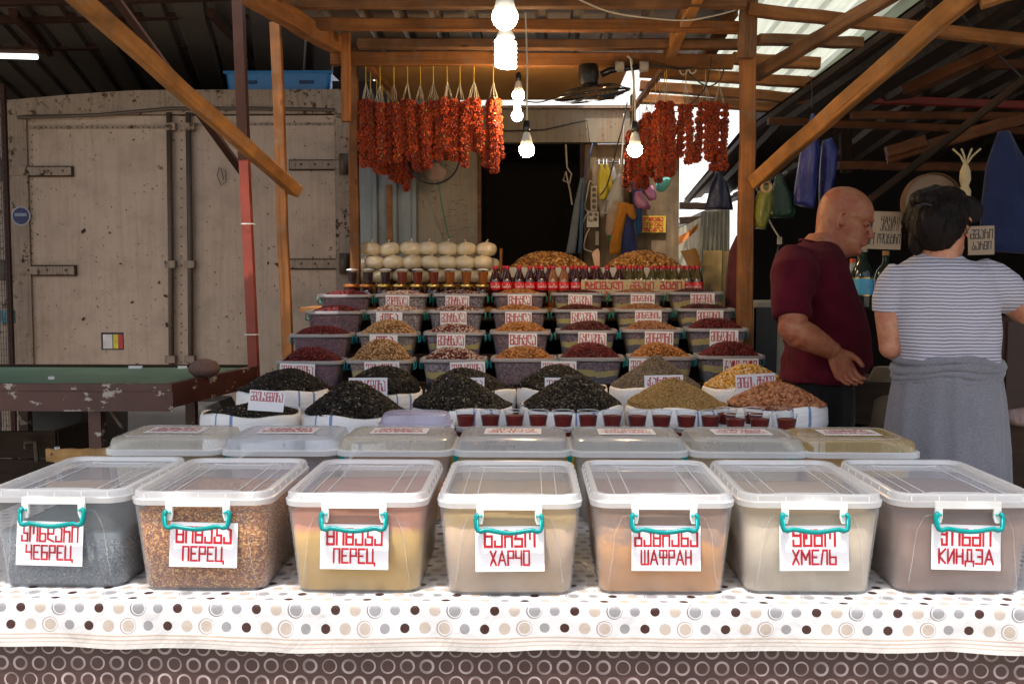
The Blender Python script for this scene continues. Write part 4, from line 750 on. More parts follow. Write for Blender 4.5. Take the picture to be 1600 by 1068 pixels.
# cards standing in the seeds
def seed_card(px0, px1, py0, py1, Y, lines, label, tilt=0, rx=-.12, w_=None):
    a = at(px0, py1, Y); b = at(px1, py0, Y); c = ((a.x+b.x)/2, Y, (a.z+b.z)/2); t = thing('price_card', label, 'card', c, 0, 'white name cards in the seeds'); ORG[t] = Vector()
    card_parts(t, (0, 0, 0), b.x-a.x, b.z-a.z, lines, tilt, rx, 'card_sheet'); return t
MZ = 'მზესუმზირა'; one = lambda t, cz=.2, w=.86, h=.40: [(t, w, h, cz, .2)]
seed_card(389, 444, 610, 642, 3.36, one(MZ, .2, .88, .42), 'slanted white card lying on the low seeds of the leftmost sack', .06, -.3)
for (x0, x1, y0, lab) in ((545, 605, 590, 'white card half hidden behind the seed peak above the sumac box'), (697, 757, 590, 'white card showing either side of the seed peak above the first cups'), (851, 912, 590, 'white card behind the seed peak next to the golden wheat')):
    seed_card(x0, x1, y0, y0+44, 3.655, one(MZ, .22, .88, .36), lab, random.uniform(-.02, .02))
seed_card(1007, 1068, 586, 630, 3.655, [('ქართული', .82, .26, .28, .2), ('ხორბალი', .82, .26, -.06, .2)], 'white card with two red lines behind the golden wheat', -.02)
seed_card(1150, 1213, 584, 628, 3.655, one('მინის თხილი', .22, .90, .34), 'white card behind the peanuts', -.06)
# plinths under the sacks
for (Y, z0, lab, xa, xb) in ((3.45, FS[2][1]-.312, 'rough plank platform under the front sacks', 300, 1295), (3.87, at(735, 612, 3.70).z-.325, 'rough plank platform under the rear sacks', 360, 1250)):
    a = at(xa, 600, Y).x; b = at(xb, 600, Y).x; pf = thing('plank_platform', lab, 'platform', ((a+b)/2, Y, 0)); z0 -= .012
    for q in range(3): MB().box(((a+b)/2, Y-.13+.13*q, z0-.011), (b-a, .122, .022)).build('plank', M_wooddark, pf)
    for xx in (a+.05, (a+b)/2, b-.05):
        for yy in (-.15, .15): MB().box((xx, Y+yy, (z0-.022)/2), (.06, .06, z0-.022)).build('leg', M_wooddark, pf)
# ================================================================= TIERS OF BEAN BOXES
def fill_mat(name, c1, c2, band=None):
    g = G(name); v = g.vary(); ob = g.sep(g.coord()); vo = g.vor(v, 120); vc = g.sep(g.vor(v, 120, 'F1', 'Color')); c = g.mix(vc[0], shade(c1, 1.3), shade(c2, 1.35)); c = g.mix(g.ramp(vo, [(.3, 0), (.75, .7)]), c, shade(c1, .3))
    if band:
        e = g.M('ADD', ob[2], g.M('ADD', g.M('MULTIPLY', g.M('SUBTRACT', g.noise(v, 16, 3), .5), .03), g.M('MULTIPLY', g.M('SUBTRACT', g.noise(g.scale(v, (5, 5, .1)), 1, 1), .5), .06)))
        c = g.mix(g.M('LESS_THAN', e, .066), c, band); c = g.mix(g.M('LESS_THAN', e, .040), c, g.mix(vc[1], (.025, .03, .045), (.10, .105, .13)))
    g.bump(vo, .003, .6); return g.fin(c, .5)
YB = (.50, .40, .10)
FM = {'red': fill_mat('red_bean_fill', (.07, .018, .035), (.22, .07, .10)), 'tan': fill_mat('tan_bean_fill', (.22, .14, .09), (.40, .30, .22), YB), 'tan2': fill_mat('speckled_bean_fill', (.14, .09, .10), (.52, .44, .40)),
      'speck': fill_mat('red_white_bean_fill', (.12, .06, .09), (.40, .33, .34), YB), 'speck2': fill_mat('pale_bean_fill', (.09, .06, .09), (.38, .33, .34)), 'brown': fill_mat('brown_bean_fill', (.12, .055, .055), (.27, .15, .15)), 'mar': fill_mat('maroon_bean_fill', (.08, .035, .06), (.26, .17, .19), YB), 'br2': fill_mat('reddish_bean_fill', (.13, .065, .06), (.30, .19, .17), YB)}
M_tub = milky('tub_plastic', (.52, .50, .58), .13, .2, .35); M_tubr = milky('tub_rim_plastic', (.50, .50, .53), .50, .3, .2); M_cyan = plain('cyan_plastic', (.01, .32, .42), .35, var=.08)
tubs = {}
TW, TD, TH = .287, .215, .118
def tub(hm):
    t = thing('bean_tub', 'x', 'tub'); N = 4
    b = MB(); b.loft([rrect(TW-.065, TD-.05, .03, 0, N, 0, TD/2), rrect(TW-.058, TD-.045, .032, .006, N, 0, TD/2), rrect(TW-.028, TD-.018, .036, TH-.008, N, 0, TD/2)], caps=False); b.f.append(tuple(range(4*(N+1)))[::-1]); b.build('tub_wall', M_tub, t, True)
    r = MB(); r.loft([rrect(TW-.026, TD-.016, .036, TH-.016, N, 0, TD/2), rrect(TW-.004, TD-.002, .04, TH-.015, N, 0, TD/2), rrect(TW, TD, .042, TH-.009, N, 0, TD/2), rrect(TW-.004, TD-.004, .041, TH, N, 0, TD/2), rrect(TW-.016, TD-.014, .038, TH, N, 0, TD/2), rrect(TW-.024, TD-.018, .036, TH-.010, N, 0, TD/2)], caps=False); r.build('rim', M_tubr, t, 'auto')
    for s in (-1, 1):
        x_ = s*(TW/2+.002); h = MB(); h.tube([(x_-s*.004, TD/2-.03, TH-.014), (x_+s*.001, TD/2-.036, TH-.022), (x_-s*.001, TD/2-.038, TH-.044), (x_-s*.005, TD/2, TH-.050), (x_-s*.001, TD/2+.038, TH-.044), (x_+s*.001, TD/2+.036, TH-.022), (x_-s*.004, TD/2+.03, TH-.014)], .0032, 6); h.build('handle', hm, t, True)
    return t
GE = {(1, 2): 'ქონა', (1, 3): 'ქონა', (1, 4): 'დედოფალა', (2, 2): 'მერცხალა', (2, 3): 'მერცხალა', (2, 4): 'მერცხალა', (3, 2): 'გურულა', (3, 3): 'გურულა', (3, 4): 'გურულა', (4, 2): 'შულავერა', (4, 3): 'შულავერა', (4, 4): 'შულავერა', (5, 2): 'მინდორი', (5, 3): 'მინდვრის', (5, 4): 'მინდვრის', (6, 2): 'მინდვრის', (6, 3): 'მინდვრის', (6, 4): 'მინდვრის',
      (0, 1): MZ, (1, 1): MZ, (2, 1): MZ, (3, 1): MZ, (5, 1): MZ, (6, 1): 'ბატი ბუტი'}
TX = {1: [480, 590, 706, 818, 925, 1037, 1146], 2: [497, 602, 708, 813, 918, 1022, 1124], 3: [518, 615, 711, 811, 908, 1007, 1106], 4: [535, 626, 717, 811, 904, 997, 1090]}
CXP = {1: [465, 597, 731, 873, 0, 1010, 1157], 2: [0, 600, 705, 817, 925, 1029, 1130], 3: [0, 609, 709, 810, 912, 1012, 1108], 4: [0, 622, 715, 812, 906, 1003, 1096]}
TYv = {1: 4.22, 2: 4.57, 3: 4.89, 4: 5.19}; TR = {1: (564, 556), 2: (522, 513), 3: (486, 482), 4: (460, 456)}
CW = {1: (.150, .105), 2: (.130, .09), 3: (.130, .088), 4: (.124, .088)}
BT = {0: [B_red]*4, 1: [B_tan, B_tan, B_pink, B_pink], 2: [B_speck]*4, 3: [B_brown]*4, 4: [B_red, B_maroon, B_maroon, B_maroon], 5: [B_brown, B_brown2, B_brown2, B_brown2], 6: [B_red, B_red, B_maroon, B_maroon]}
BN = {0: 'dark red beans', 1: 'tan beans', 2: 'red and white beans', 3: 'brown beans', 4: 'maroon beans', 5: 'reddish tan beans', 6: 'deep red beans'}
FMk = {0: ['red']*4, 1: ['tan', 'tan', 'tan2', 'tan2'], 2: ['speck', 'speck', 'speck2', 'speck2'], 3: ['brown']*4, 4: ['mar']*4, 5: ['br2']*4, 6: ['mar']*4}
TN = {1: 'lowest', 2: 'second lowest', 3: 'third', 4: 'topmost'}
HB = {1: .048, 2: .034, 3: .020, 4: .014}
shelf = thing('display_stand', 'stepped wooden display stand under the tubs of beans', 'display stand', (0, 4.9, 0))
used = {}
for tier in (1, 2, 3, 4):
    Y = TYv[tier]; hm = M_cyan if tier < 3 else plain('teal_tub_handle', (.01, .28, .24), .35)
    if tier in (1, 3): src = tub(hm)
    zs = []
    for k in range(7):
        t_ = k/6; yr = TR[tier][0]*(1-t_)+TR[tier][1]*t_; p = at(TX[tier][k], yr, Y); z0 = p.z-TH; zs.append(z0); bn = BN[k] if not (k == 1 and tier > 2) else 'pink and white beans'
        pos = ORD[k] if k < 6 else 'last'
        lab = 'clear plastic tub of %s, %s%s in the %s tier' % (bn, pos, ' from left' if k < 6 else ' one', TN[tier]); loc = (p.x, Y, z0)
        if src.get('used'): o = dup(src, loc, random.uniform(-.015, .015), lab, 'tubs of beans in the stepped tiers')
        else: src['used'] = 1; src.location = loc; src['label'] = lab; src['group'] = 'tubs of beans in the stepped tiers'; o = src
        f = MB(); e = .003; N = 4; f.loft([rrect(TW-.058-2*e, TD-.045-2*e, .03, .006, N, 0, TD/2), rrect(TW-.033-2*e, TD-.022-2*e, .034, TH-.022, N, 0, TD/2)])
        # beans: lower fill is a part of the heap object
        h_ = HB[tier]*random.uniform(.85, 1.2)*(1.5 if (k == 1 and tier < 3) else 1); T = OCT(.0140, .0095, .0075) if tier < 3 else OCT(.0150, .010, .008)
        hp = tray_pile('bean_heap', (p.x, Y+.012, z0+TH-.014), TW-.030, TD-.026, h_+.014, T, 1800 if tier < 3 else 1400, BT[k][tier-1], 'heap of %s in the %s tub, %s tier' % (bn, pos, TN[tier]), 'beans', 'heaped beans in the tubs')
        fo = f.build('bean_filling', FM[FMk[k][tier-1]], hp); fo.location = (0, -.012, -(TH-.014))
        if (k, tier) in GE:
            cw, ch = CW[tier]; cx = at(CXP[tier][k], 600, Y).x-o.location.x; tx = GE[(k, tier)]; two = (k == 5 and tier > 2)
            lines = [(tx, min(.88, .13*len(tx)+.12), .46 if not two else .32, .17 if not two else .24, .2)] + ([('ჯათემია', .80, .28, -.2, .2)] if two else [])
            card_parts(o, (cx, -.0035, TH-.008-ch/2+random.uniform(-.003, .002)), cw, ch, lines, random.uniform(-.03, .03), -.05)
    zm = sum(zs)/7-.004; xa = at(TX[tier][0], 500, Y).x-.16; xb = at(TX[tier][6], 500, Y).x+.16
    sh = MB().box(((xa+xb)/2, Y+.115, zm-.011), (xb-xa, .25, .020)).build('shelf', M_wooddark, shelf); MB().box(((xa+xb)/2, Y+.235, zm/2), (xb-xa-.02, .012, zm-.03)).build('riser_board', M_wooddark, shelf)
    for xx in (xa+.03, (xa+xb)/2, xb-.03): MB().box((xx, Y+.2, (zm-.022)/2), (.04, .04, zm-.024)).build('leg', M_wooddark, shelf)
# ================================================================= TOP SHELF
SZ = 1.262; xa = at(478, 450, 5.45).x; xb = at(1135, 450, 5.45).x
MB().box(((xa+xb)/2, 5.62, SZ-.012), (xb-xa, .66, .022)).build('shelf', M_woodnew, shelf); 
for xx in (xa+.03, (xa+xb)/2, xb-.03): MB().box((xx, 5.8, (SZ-.024)/2), (.05, .05, SZ-.024)).build('leg', M_wooddark, shelf)
M_gold = plain('gold_lid', (.62, .42, .12), .25, .9, .1); M_copper = plain('copper_lid', (.55, .20, .06), .3, .7, .1); M_honey = plain('dark_preserve', (.03, .008, .006), .12)
def jar(lm):
    t = thing('preserve_jar', 'x', 'jar'); MB().lathe([(.036, 0), (.040, .004), (.041, .085), (.038, .097), (.034, .103), (.034, .112)], 24).build('jar_glass', M_honey, t, 'auto')
    MB().lathe([(.0385, .104), (.0395, .106), (.0395, .118), (.038, .1205), (.036, .1195), (.001, .1195)], 24, caps=False).build('lid', lm, t, 'auto'); MB().box((0.006, -.0405, .06), (.03, .001, .03)).build('paper_label', plain('jar_label', (.35, .33, .36), .5), t); return t
JG = jar(M_gold); JC = jar(M_copper)
M_syr = [plain('dark_syrup', (.03, .004, .005), .15), clear('amber_syrup_red', (.25, .035, .008), .75, .2, .12, (.8, .25, .08)), clear('amber_syrup_gold', (.42, .12, .008), .7, .2, .12, (.9, .5, .1))]
CU = [cup('syrup_cup', .030, .021, .076, .86, m_, True) for m_ in M_syr]
jx = [548, 571, 598.5, 624, 650.6, 677, 702, 729, 753]; cxs = [551, 576, 603, 629, 653, 678, 703, 729, 755]
jz = at(650, 444, 5.43).z
for k in range(9):
    p = at(jx[k], 444, 5.43); o = put(JC if k < 2 else JG, (p.x, 5.43, jz-.1205), 'dark preserve jar with %s lid, %s from the left' % ('copper' if k < 2 else 'gold', ORD[k]), 'preserve jars on the top shelf', random.uniform(-.4, .4))
    p = at(cxs[k], 440, 5.45); col = ('blackcurrant dark', 'reddish amber', 'golden amber')[k//3]; put(CU[k//3], (p.x, 5.44, jz+.0006), 'tall lidded cup of %s syrup on a jar, %s from the left' % (col, ORD[k]), 'syrup cups on the jar lids')
jb = MB().box((at(650, 444, 5.43).x, 5.43, (jz-.1205+SZ)/2-.0005), (at(772, 444, 5.43).x-at(535, 444, 5.43).x, .10, jz-.1215-SZ)); tag(jb.build('jar_plank', M_woodnew), 'pale plank under the preserve jars', 'board')
# knotted bags
g = G('bagged_curd'); v = g.vary(); cr_ = g.noise(g.scale(v, (9, 9, 30)), 1, 4); g.bump(cr_, .006, .5); M_bag = g.fin(g.ramp(g.noise(v, 9, 3), [(.3, (.54, .43, .27)), (.7, (.74, .64, .45))]), .22, Coat_Weight=.6, Coat_Roughness=.08, Subsurface_Weight=0.0)
def knotbag(seed):
    rs = random.Random(seed); ph = rs.uniform(0, 6); t = thing('knotted_bag', 'x', 'bag')
    MB().lathe([(.001, .0), (.030, .001), (.048, .010), (.0575, .028), (.059, .048), (.055, .066), (.044, .079), (.026, .087), (.010, .091), (.004, .094)], 26, wob=lambda a, z: 1+.035*math.sin(3*a+ph)+.02*math.sin(7*a+ph*2+z*60)).build('bag_skin', M_bag, t, True)
    k = MB(); k.sphere((0, 0, .095), .005, 8, 5); k.tube([(0, 0, .096), (.005*math.sin(ph), .003, .101), (.009*math.sin(ph), .002, .106)], [.003, .004, .005], 6); k.build('knot', M_bag, t, True); return t
KB = [knotbag(s) for s in range(4)]
rows = [(3, [579, 611, 641, 670, 699, 729, 761], 5.62, at(670, 399, 5.62).z), (2, [586, 616, 646, 672.5, 699, 726, 754], 5.57, at(670, 419, 5.57).z), (1, [568, 597, 628, 657, 686, 714, 742, 768], 5.60, at(670, 441, 5.60).z)]
for rn, xs, Y, z in rows:
    for k, px in enumerate(xs):
        o = put(random.choice(KB), (at(px, 430, Y).x, Y+random.uniform(-.008, .008), z-.004), 'knotted plastic bag of creamy white curd, %s from the left in the %s row' % (ORD[k], {3: 'top', 2: 'middle', 1: 'bottom'}[rn]), 'stacked knotted white bags'); o.rotation_euler = (random.uniform(-.12, .12), random.uniform(-.15, .15), random.uniform(0, 6)); s_ = random.uniform(.97, 1.06); o.scale = (s_*1.02, s_*1.02, s_*(.84 if rn < 3 else .88))
for k, px in enumerate([572, 604, 636, 668, 700, 732, 764]):
    o = put(random.choice(KB), (at(px, 430, 5.74).x, 5.74, rows[1][3]-.02), 'knotted white bag peeping from the rear layer, %s from the left' % ORD[k], 'stacked knotted white bags')
    o = put(random.choice(KB), (at(px, 430, 5.74).x, 5.74, rows[2][3]-.02), 'lower rear knotted white bag, %s from the left' % ORD[k], 'stacked knotted white bags')
zt = rows[2][3]-.012; mb = MB().box((at(668, 430, 5.66).x, 5.66, (zt+SZ)/2), (at(786, 430, 5.66).x-at(556, 430, 5.66).x, .28, zt-SZ-.002)); tag(mb.build('wooden_riser', M_woodnew), 'wooden riser block under the knotted bags', 'board')
# bottles
M_cap = plain('red_bottle_cap', (.42, .008, .02), .35, var=.05); M_blab = plain('red_bottle_label', (.55, .008, .016), .35, var=.05); M_scr = plain('white_script', (.75, .72, .72), .4, var=.02)
def script_mb():
    """flowing cursive drink logo, drawn as wrapped ribbon strokes"""
    st = ['34 26 14 06 02 10 24 40', '52 43 42 52 63 62 53 52', '84 73 70 80 92', '100 113 124 116 105 100 101 112 122', '137 142 152', '184 176 164 156 152 160 174 190', '202 193 192 202 213 212 203 202', '224 236 245 232 230 242', '254 243 240 250 253 252 262']
    def P(k): n_ = int(k[:-1]); return (n_, int(k[-1]))
    mb = MB(); polys = [[(2.6, 5), (1.2, 5.6), (.2, 3.5), (.6, 1), (2, .5), (3.6, 2)], [(4.6, 1), (4, 2), (4.7, 3), (5.4, 2), (4.6, 1)], [(7, 2.8), (6.1, 2.4), (6.2, 1), (7.4, 1.4)], [(9, 2.8), (8, 2.2), (8.2, 1), (9, 1.6), (9.2, 2.8), (9.2, 1), (10, 1.4)], [(10.4, 2.4), (11.4, 2.4)], [(14.2, 5), (12.8, 5.6), (11.9, 3.5), (12.3, 1), (13.6, .5), (15, 2)], [(16, 1), (15.4, 2), (16.1, 3), (16.8, 2), (16, 1)], [(17.4, 1.6), (18.4, 4.6), (17.9, 5.2), (17.6, 1.2), (18.4, 1.2)], [(20.2, 2.8), (19.2, 2.2), (19.4, 1), (20.2, 1.6), (20.4, 2.8), (20.5, 1), (21.2, 1.5)]]
    for pl in polys:
        for a, b in zip(pl, pl[1:]): mb.add(*wrapseg(a, b))
    return mb
def wrapseg(a, b):
    R_ = .0322; w_ = .00155; A = Vector(((a[0]-10.6)*.0025, (a[1]-3)*.0040)); B = Vector(((b[0]-10.6)*.0025, (b[1]-3)*.0040)); d = (B-A).normalized(); n = Vector((-d.y, d.x))*w_*.6; A = A-d*w_*.4; B = B+d*w_*.4
    pts = [A-n, B-n, B+n, A+n]; return [(R_*math.sin(p.x/R_), -R_*math.cos(p.x/R_), .122+p.y) for p in pts], [(0, 1, 2, 3)]
def bottle(liq):
    t = thing('cola_bottle', 'x', 'bottle')
    prof = [(.018, 0), (.028, .002), (.0305, .012), (.030, .03), (.0275, .055), (.0275, .075), (.0305, .092), (.0312, .100), (.0312, .142), (.0305, .152), (.0285, .165), (.022, .185), (.0145, .203), (.0125, .212), (.0125, .222)]
    MB().lathe(prof, 20).build('bottle_body', liq, t, True); MB().lathe([(.0316, .1), (.0319, .1005), (.0319, .1435), (.0316, .144)], 20, caps=False).build('paper_label', M_blab, t, True)
    script_mb().build('script_logo', M_scr, t); MB().lathe([(.0142, .2155), (.0146, .2165), (.0146, .231), (.0135, .2325), (.001, .2325)], 18, caps=False).build('cap', M_cap, t, 'auto')
    MB().lathe([(.0150, .2125), (.0155, .2135), (.0150, .2145)], 16).build('neck_ring', M_cap, t); return t
def liquid(nm, c): g = G(nm); return g.fin(c, .06, Specular_IOR_Level=.7, Coat_Weight=.6)
BLq = [bottle(liquid('dark_plum_liquid', (.035, .006, .006))), bottle(liquid('amber_liquid', (.20, .075, .02))), bottle(liquid('olive_oil_liquid', (.062, .050, .012)))]
BX = [774, 792, 811, 828, 846, 864, 881, 900, 915, 932, 949, 967, 984, 1002, 1019, 1037, 1054, 1074, 1090]; kind = [0]*5+[1]*2+[0]*5+[2]*7
bz = at(900, 415, 5.45).z-.2325
for k, px in enumerate(BX):
    col = ('dark plum', 'amber', 'olive green')[kind[k]]; put(BLq[kind[k]], (at(px, 430, 5.45).x, 5.45, bz), 'red-capped cola bottle of %s liquid, %s from left in the front row' % (col, ORD[k]), 'red-capped bottles below the walnuts', random.uniform(-.25, .25))
for k, px in enumerate([788, 839, 858, 893, 909, 926, 975, 993, 1028, 1045, 1066, 1083]):
    kd = 0 if px < 960 else 2; put(BLq[kd], (at(px, 430, 5.52).x, 5.52, bz+.001), 'red-capped bottle standing in the second row behind, %s from the left' % ORD[k], 'red-capped bottles below the walnuts', random.uniform(-.3, .3))
mb = MB().box((at(930, 430, 5.48).x, 5.487, (bz+SZ)/2), (at(1104, 430, 5.45).x-at(765, 430, 5.45).x, .16, bz-SZ-.002)) if bz-SZ > .005 else None
if mb: tag(mb.build('bottle_plank', M_woodold), 'plank under the red-capped bottles', 'board')
# long sign
q0 = at(908, 470, 5.37); q1 = at(1069.5, 437, 5.37); sg = thing('oil_sign', 'long pale sign with two red lines leaning on the bottles', 'sign', ((q0.x+q1.x)/2, 5.37, q0.z)); ww = q1.x-q0.x; hh = q1.z-q0.z
MB().box(((q0.x+q1.x)/2, 5.37, (q0.z+q1.z)/2), (ww, .008, hh)).build('board', plain('pale_olive_board', (.42, .37, .22), .5, var=.08), sg); tm = MB(); zz = hh/2
text_mb('ტყემალი', ww*.36, .036, .24, tm, (-ww*.28, zz-.031)); text_mb('ძმარი', ww*.22, .036, .24, tm, (ww*.09, zz-.031)); text_mb('ზეთი', ww*.20, .036, .24, tm, (ww*.37, zz-.031))
text_mb('ТКЕМАЛИ', ww*.25, .033, .24, tm, (-ww*.345, zz-.080)); text_mb('УКСУС', ww*.17, .033, .24, tm, (-ww*.08, zz-.080)); text_mb('ПОДСОЛН МАСЛО', ww*.42, .033, .24, tm, (ww*.28, zz-.080))
c_ = ((q0.x+q1.x)/2, 5.3655, (q0.z+q1.z)/2); tm.xf(Matrix.Translation(c_)).build('lettering', M_ink, sg); dm = MB()
for (a_, b_) in ((-.06, .031), (.235, .031), (-.475, .031), (.485, .031), (-.19, .080), (.03, .080)): dm.box((a_*ww, 0, zz-b_), (.012, .0008, .012), Matrix.Rotation(.78, 3, 'Y'))
dm.xf(Matrix.Translation(c_)).build('orange_dots', plain('orange_dot', (.65, .28, .02)), sg)
# walnuts
S_wal = seedmat('walnut_kernel', [(0, (.10, .035, .010)), (.4, (.32, .13, .03)), (.8, (.58, .28, .07)), (1, (.72, .46, .18))], .5); M_foam = plain('white_foam_tray', (.62, .60, .56), .7, var=.06)
for (xa_, xb_, lab) in ((787, 934, 'left heap of shelled walnuts'), (938, 1082, 'right heap of shelled walnuts, beside the yellow scoop')):
    a = at(xa_, 419, 5.62); b = at(xb_, 419, 5.62); t = thing('foam_tray', 'white foam tray under the '+lab, 'tray', ((a.x+b.x)/2, 5.62, a.z-.05)); ORG[t] = Vector(); ww = b.x-a.x
    m = MB(); m.loft([rrect(ww-.04, .30, .02, 0, 3, 0, .16), rrect(ww, .32, .02, .055, 3, 0, .16), rrect(ww-.02, .30, .02, .055, 3, 0, .16), rrect(ww-.04, .28, .02, .02, 3, 0, .16)]); m.build('tray_wall', M_foam, t)
    tray_pile('walnut_heap', ((a.x+b.x)/2, 5.635, a.z-.022), ww-.03, .27, .115, RND(.024, .016, .012), 2000, S_wal, lab+' in a white tray', 'walnuts', 'heaps of walnuts')
    m = MB().box(((a.x+b.x)/2, 5.78, (a.z-.05+SZ)/2), (ww-.02, .30, a.z-.05-SZ-.002)); tag(m.build('crate_riser', M_woodold), 'wooden crate under the tray of the '+lab[:26], 'crate')
# scoops and sticks
M_pad = plain('pale_wood', (.50, .32, .22), .6); m = MB(); a = at(926, 416, 5.68); b = at(930, 388, 5.68); m.loft([rrect(.012, .05, .004, 0), rrect(.012, .055, .004, (b.z-a.z)*.6), rrect(.010, .03, .003, (b.z-a.z))]); 
m = MB(); xl = at(925, 400, 5.68).x; xr = at(937, 400, 5.68).x; m.add([(xl+.015, 5.68, a.z), (xr, 5.68, a.z), (xr, 5.68, b.z-.02), (xr-.01, 5.68, b.z), (xl+.012, 5.68, b.z-.012), (xl, 5.68, b.z-.03)] + [(xl+.015, 5.695, a.z), (xr, 5.695, a.z), (xr, 5.695, b.z-.02), (xr-.01, 5.695, b.z), (xl+.012, 5.695, b.z-.012), (xl, 5.695, b.z-.03)], [(0, 1, 2, 3, 4, 5), (11, 10, 9, 8, 7, 6)] + [(i, (i+1) % 6 + 0, (i+1) % 6+6, i+6) for i in range(6)]); tag(m.build('wooden_paddle', M_pad), 'pale wooden paddle stuck between the two walnut heaps', 'scoop')
tag(MB().tube([at(782, 432, 5.56), at(783, 388, 5.56)], .008, 6).build('wooden_stick', M_woodnew), 'upright wooden stick between the white bags and the walnuts', 'stick')
sc_ = thing('yellow_scoop', 'brownish yellow plastic scoop at the right end of the walnuts', 'scoop', at(1078, 415, 5.66)); M_scoop = plain('mustard_plastic', (.26, .13, .025), .4)
a = at(1063, 392, 5.66); b = at(1084, 388, 5.66); c = at(1094, 415, 5.66); d = at(1076, 418, 5.66); m = MB()
m.loft([[Vector((p.x, p.y+dy, p.z)) for p in (a, b, c, d)] for dy in (0, .004)]); m.loft([[Vector((p.x, p.y+dy, p.z)) for p in (b, b+Vector((.006, 0, .0)), c+Vector((.006, 0, 0)), c)] for dy in (-.05, .004)]); m.build('scoop_pan', M_scoop, sc_)
# ================================================================= FLOWER GARLANDS
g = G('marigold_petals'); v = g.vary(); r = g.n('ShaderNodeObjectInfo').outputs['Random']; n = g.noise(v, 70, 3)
c = g.ramp(n, [(.25, (.20, .016, .003)), (.5, (.56, .075, .006)), (.75, (.72, .15, .012))]); c = g.mix(g.M('MULTIPLY', r, .75), c, (.30, .018, .003)); ln = g.n('ShaderNodeVectorMath', operation='LENGTH'); g.set(ln.inputs[0], g.coord()); c = g.mix(g.ramp(g.M('MULTIPLY', ln.outputs['Value'], 20.), [(.30, .85), (.44, 0)]), c, (.10, .006, .001)); M_flower = g.fin(c, .75, Specular_IOR_Level=.2, Sheen_Weight=.3)  # core darkened by radius, crevice shade put into the petal colour
M_calyx = plain('green_calyx', (.13, .13, .04), .6); M_cord = plain('yellow_cord', (.45, .30, .02), .5); M_thread = plain('white_thread', (.42, .40, .36), .7)
FL = []
for s in range(4):
    rs = np.random.default_rng(40+s); n_ = 150; u = rs.normal(size=(n_, 3)); u /= np.linalg.norm(u, axis=1)[:, None]; mb = MB()
    mb.sphere((0, 0, 0), (.0155, .0155, .011), 8, 5)
    for d in u:
        d = Vector(d); P = Vector((d.x*.0165, d.y*.0165, d.z*.0115)); t_ = d.orthogonal().normalized(); t_ = (Matrix.Rotation(rs.uniform(0, 6.28), 3, d) @ t_); b_ = d.cross(t_); w_ = .0044; o_ = d*rs.uniform(.0035, .0085)
        mb.add([P-t_*w_, P+t_*w_, P+t_*w_*.8+o_+b_*.002, P+o_*1.35+b_*.004, P-t_*w_*.8+o_+b_*.002], [(0, 1, 2, 3, 4)])
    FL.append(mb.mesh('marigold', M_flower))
cal = MB().lathe([(.001, -.006), (.006, -.004), (.0075, 0), (.004, .005), (.001, .006)], 7).mesh('calyx', M_calyx, True)
def garland(x, y, ztop, zf, nf, label, strands=3, spread=.026, fl_s=1.0, loop=True):
    t = thing('marigold_garland', label, 'garland', (x, y, ztop), random.uniform(0, 6), 'orange flower garlands hanging under the roof'); ORG[t] = Vector()
    MB().tube([(0, 0, 0), (.001, 0, (zf-ztop)*.5), (0, 0, (zf-ztop)*.52)], .0022, 5).build('yellow_band', M_cord, t); tm = MB(); zk = (zf-ztop)*.50
    for s in range(strands):
        a = 2*PI*s/strands + random.uniform(-.3, .3); X = spread*math.cos(a); Y = spread*math.sin(a); zz = zf-ztop
        for e in (-.005, .005): tm.tube([(0, 0, zk), (X*.5+e, Y*.5, (zk+zz)/2), (X+e, Y, zz)], .0010, 4)
        n_ = round(nf*.84) + random.randint(-1, 1); ph = random.uniform(0, 6)
        for k in range(n_):
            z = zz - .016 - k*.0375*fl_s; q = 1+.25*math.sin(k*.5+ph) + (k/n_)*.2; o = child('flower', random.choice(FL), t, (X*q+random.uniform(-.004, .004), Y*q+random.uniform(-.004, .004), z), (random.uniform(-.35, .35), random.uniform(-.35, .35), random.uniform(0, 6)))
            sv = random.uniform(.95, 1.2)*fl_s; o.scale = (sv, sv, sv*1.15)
            if random.random() < .22: child('calyx', cal, t, (X*q+.018*math.cos(a), Y*q+.018*math.sin(a), z+.015))
    tm.build('thread', M_thread, t); return t
gx = [572, 594, 616, 637, 657, 677, 699, 719, 741, 771]; zb = at(700, 99, 5.12).z
for k, px in enumerate(gx):
    p = at(px, 158, 5.13); nf = [9, 10, 10, 10, 10, 10, 10, 10, 10, 11][k]; garland(p.x, 5.13, zb, p.z + random.uniform(-.02, .012), nf, 'orange marigold garland in the front rank at the left, %s from the left' % ORD[k], 3 if k else 4)
XL = at(567, 100, 5.2).x
for k in range(11):
    Y = 5.32 + k*.165; garland(XL + .02 + k*.006, Y, zb, 2.335 + random.uniform(-.02, .02), 10, 'marigold garland in the rank running back at the left, %s from the front' % ORD[k], 3, .028)
for k, (px, py, nf) in enumerate(((1041, 160, 11), (1071, 165, 9), (1102, 161, 10), (1123, 162, 10))):
    p = at(px, py, 5.16); garland(p.x, 5.16, zb, p.z, nf, 'marigold garland in the front rank at the right, %s from the left' % ORD[k], 3 if k != 1 else 2, .026 if k != 1 else .02)
XR = at(1042, 160, 5.2).x
for k in range(9):
    Y = 5.30 + k*.155; garland(XR - .006*k, Y, zb, 2.335 + random.uniform(-.015, .015), 11, 'marigold garland in the rank running back at the right, %s from the front' % ORD[k], 3, .030)
beam('purlin', (XL+.03, 5.2, zb+.01), (XL+.09, 7.0, zb+.0), .03, .03, M_wood, frame); beam('purlin', (XR, 5.2, zb+.01), (XR-.05, 6.7, zb), .03, .03, M_wood, frame)
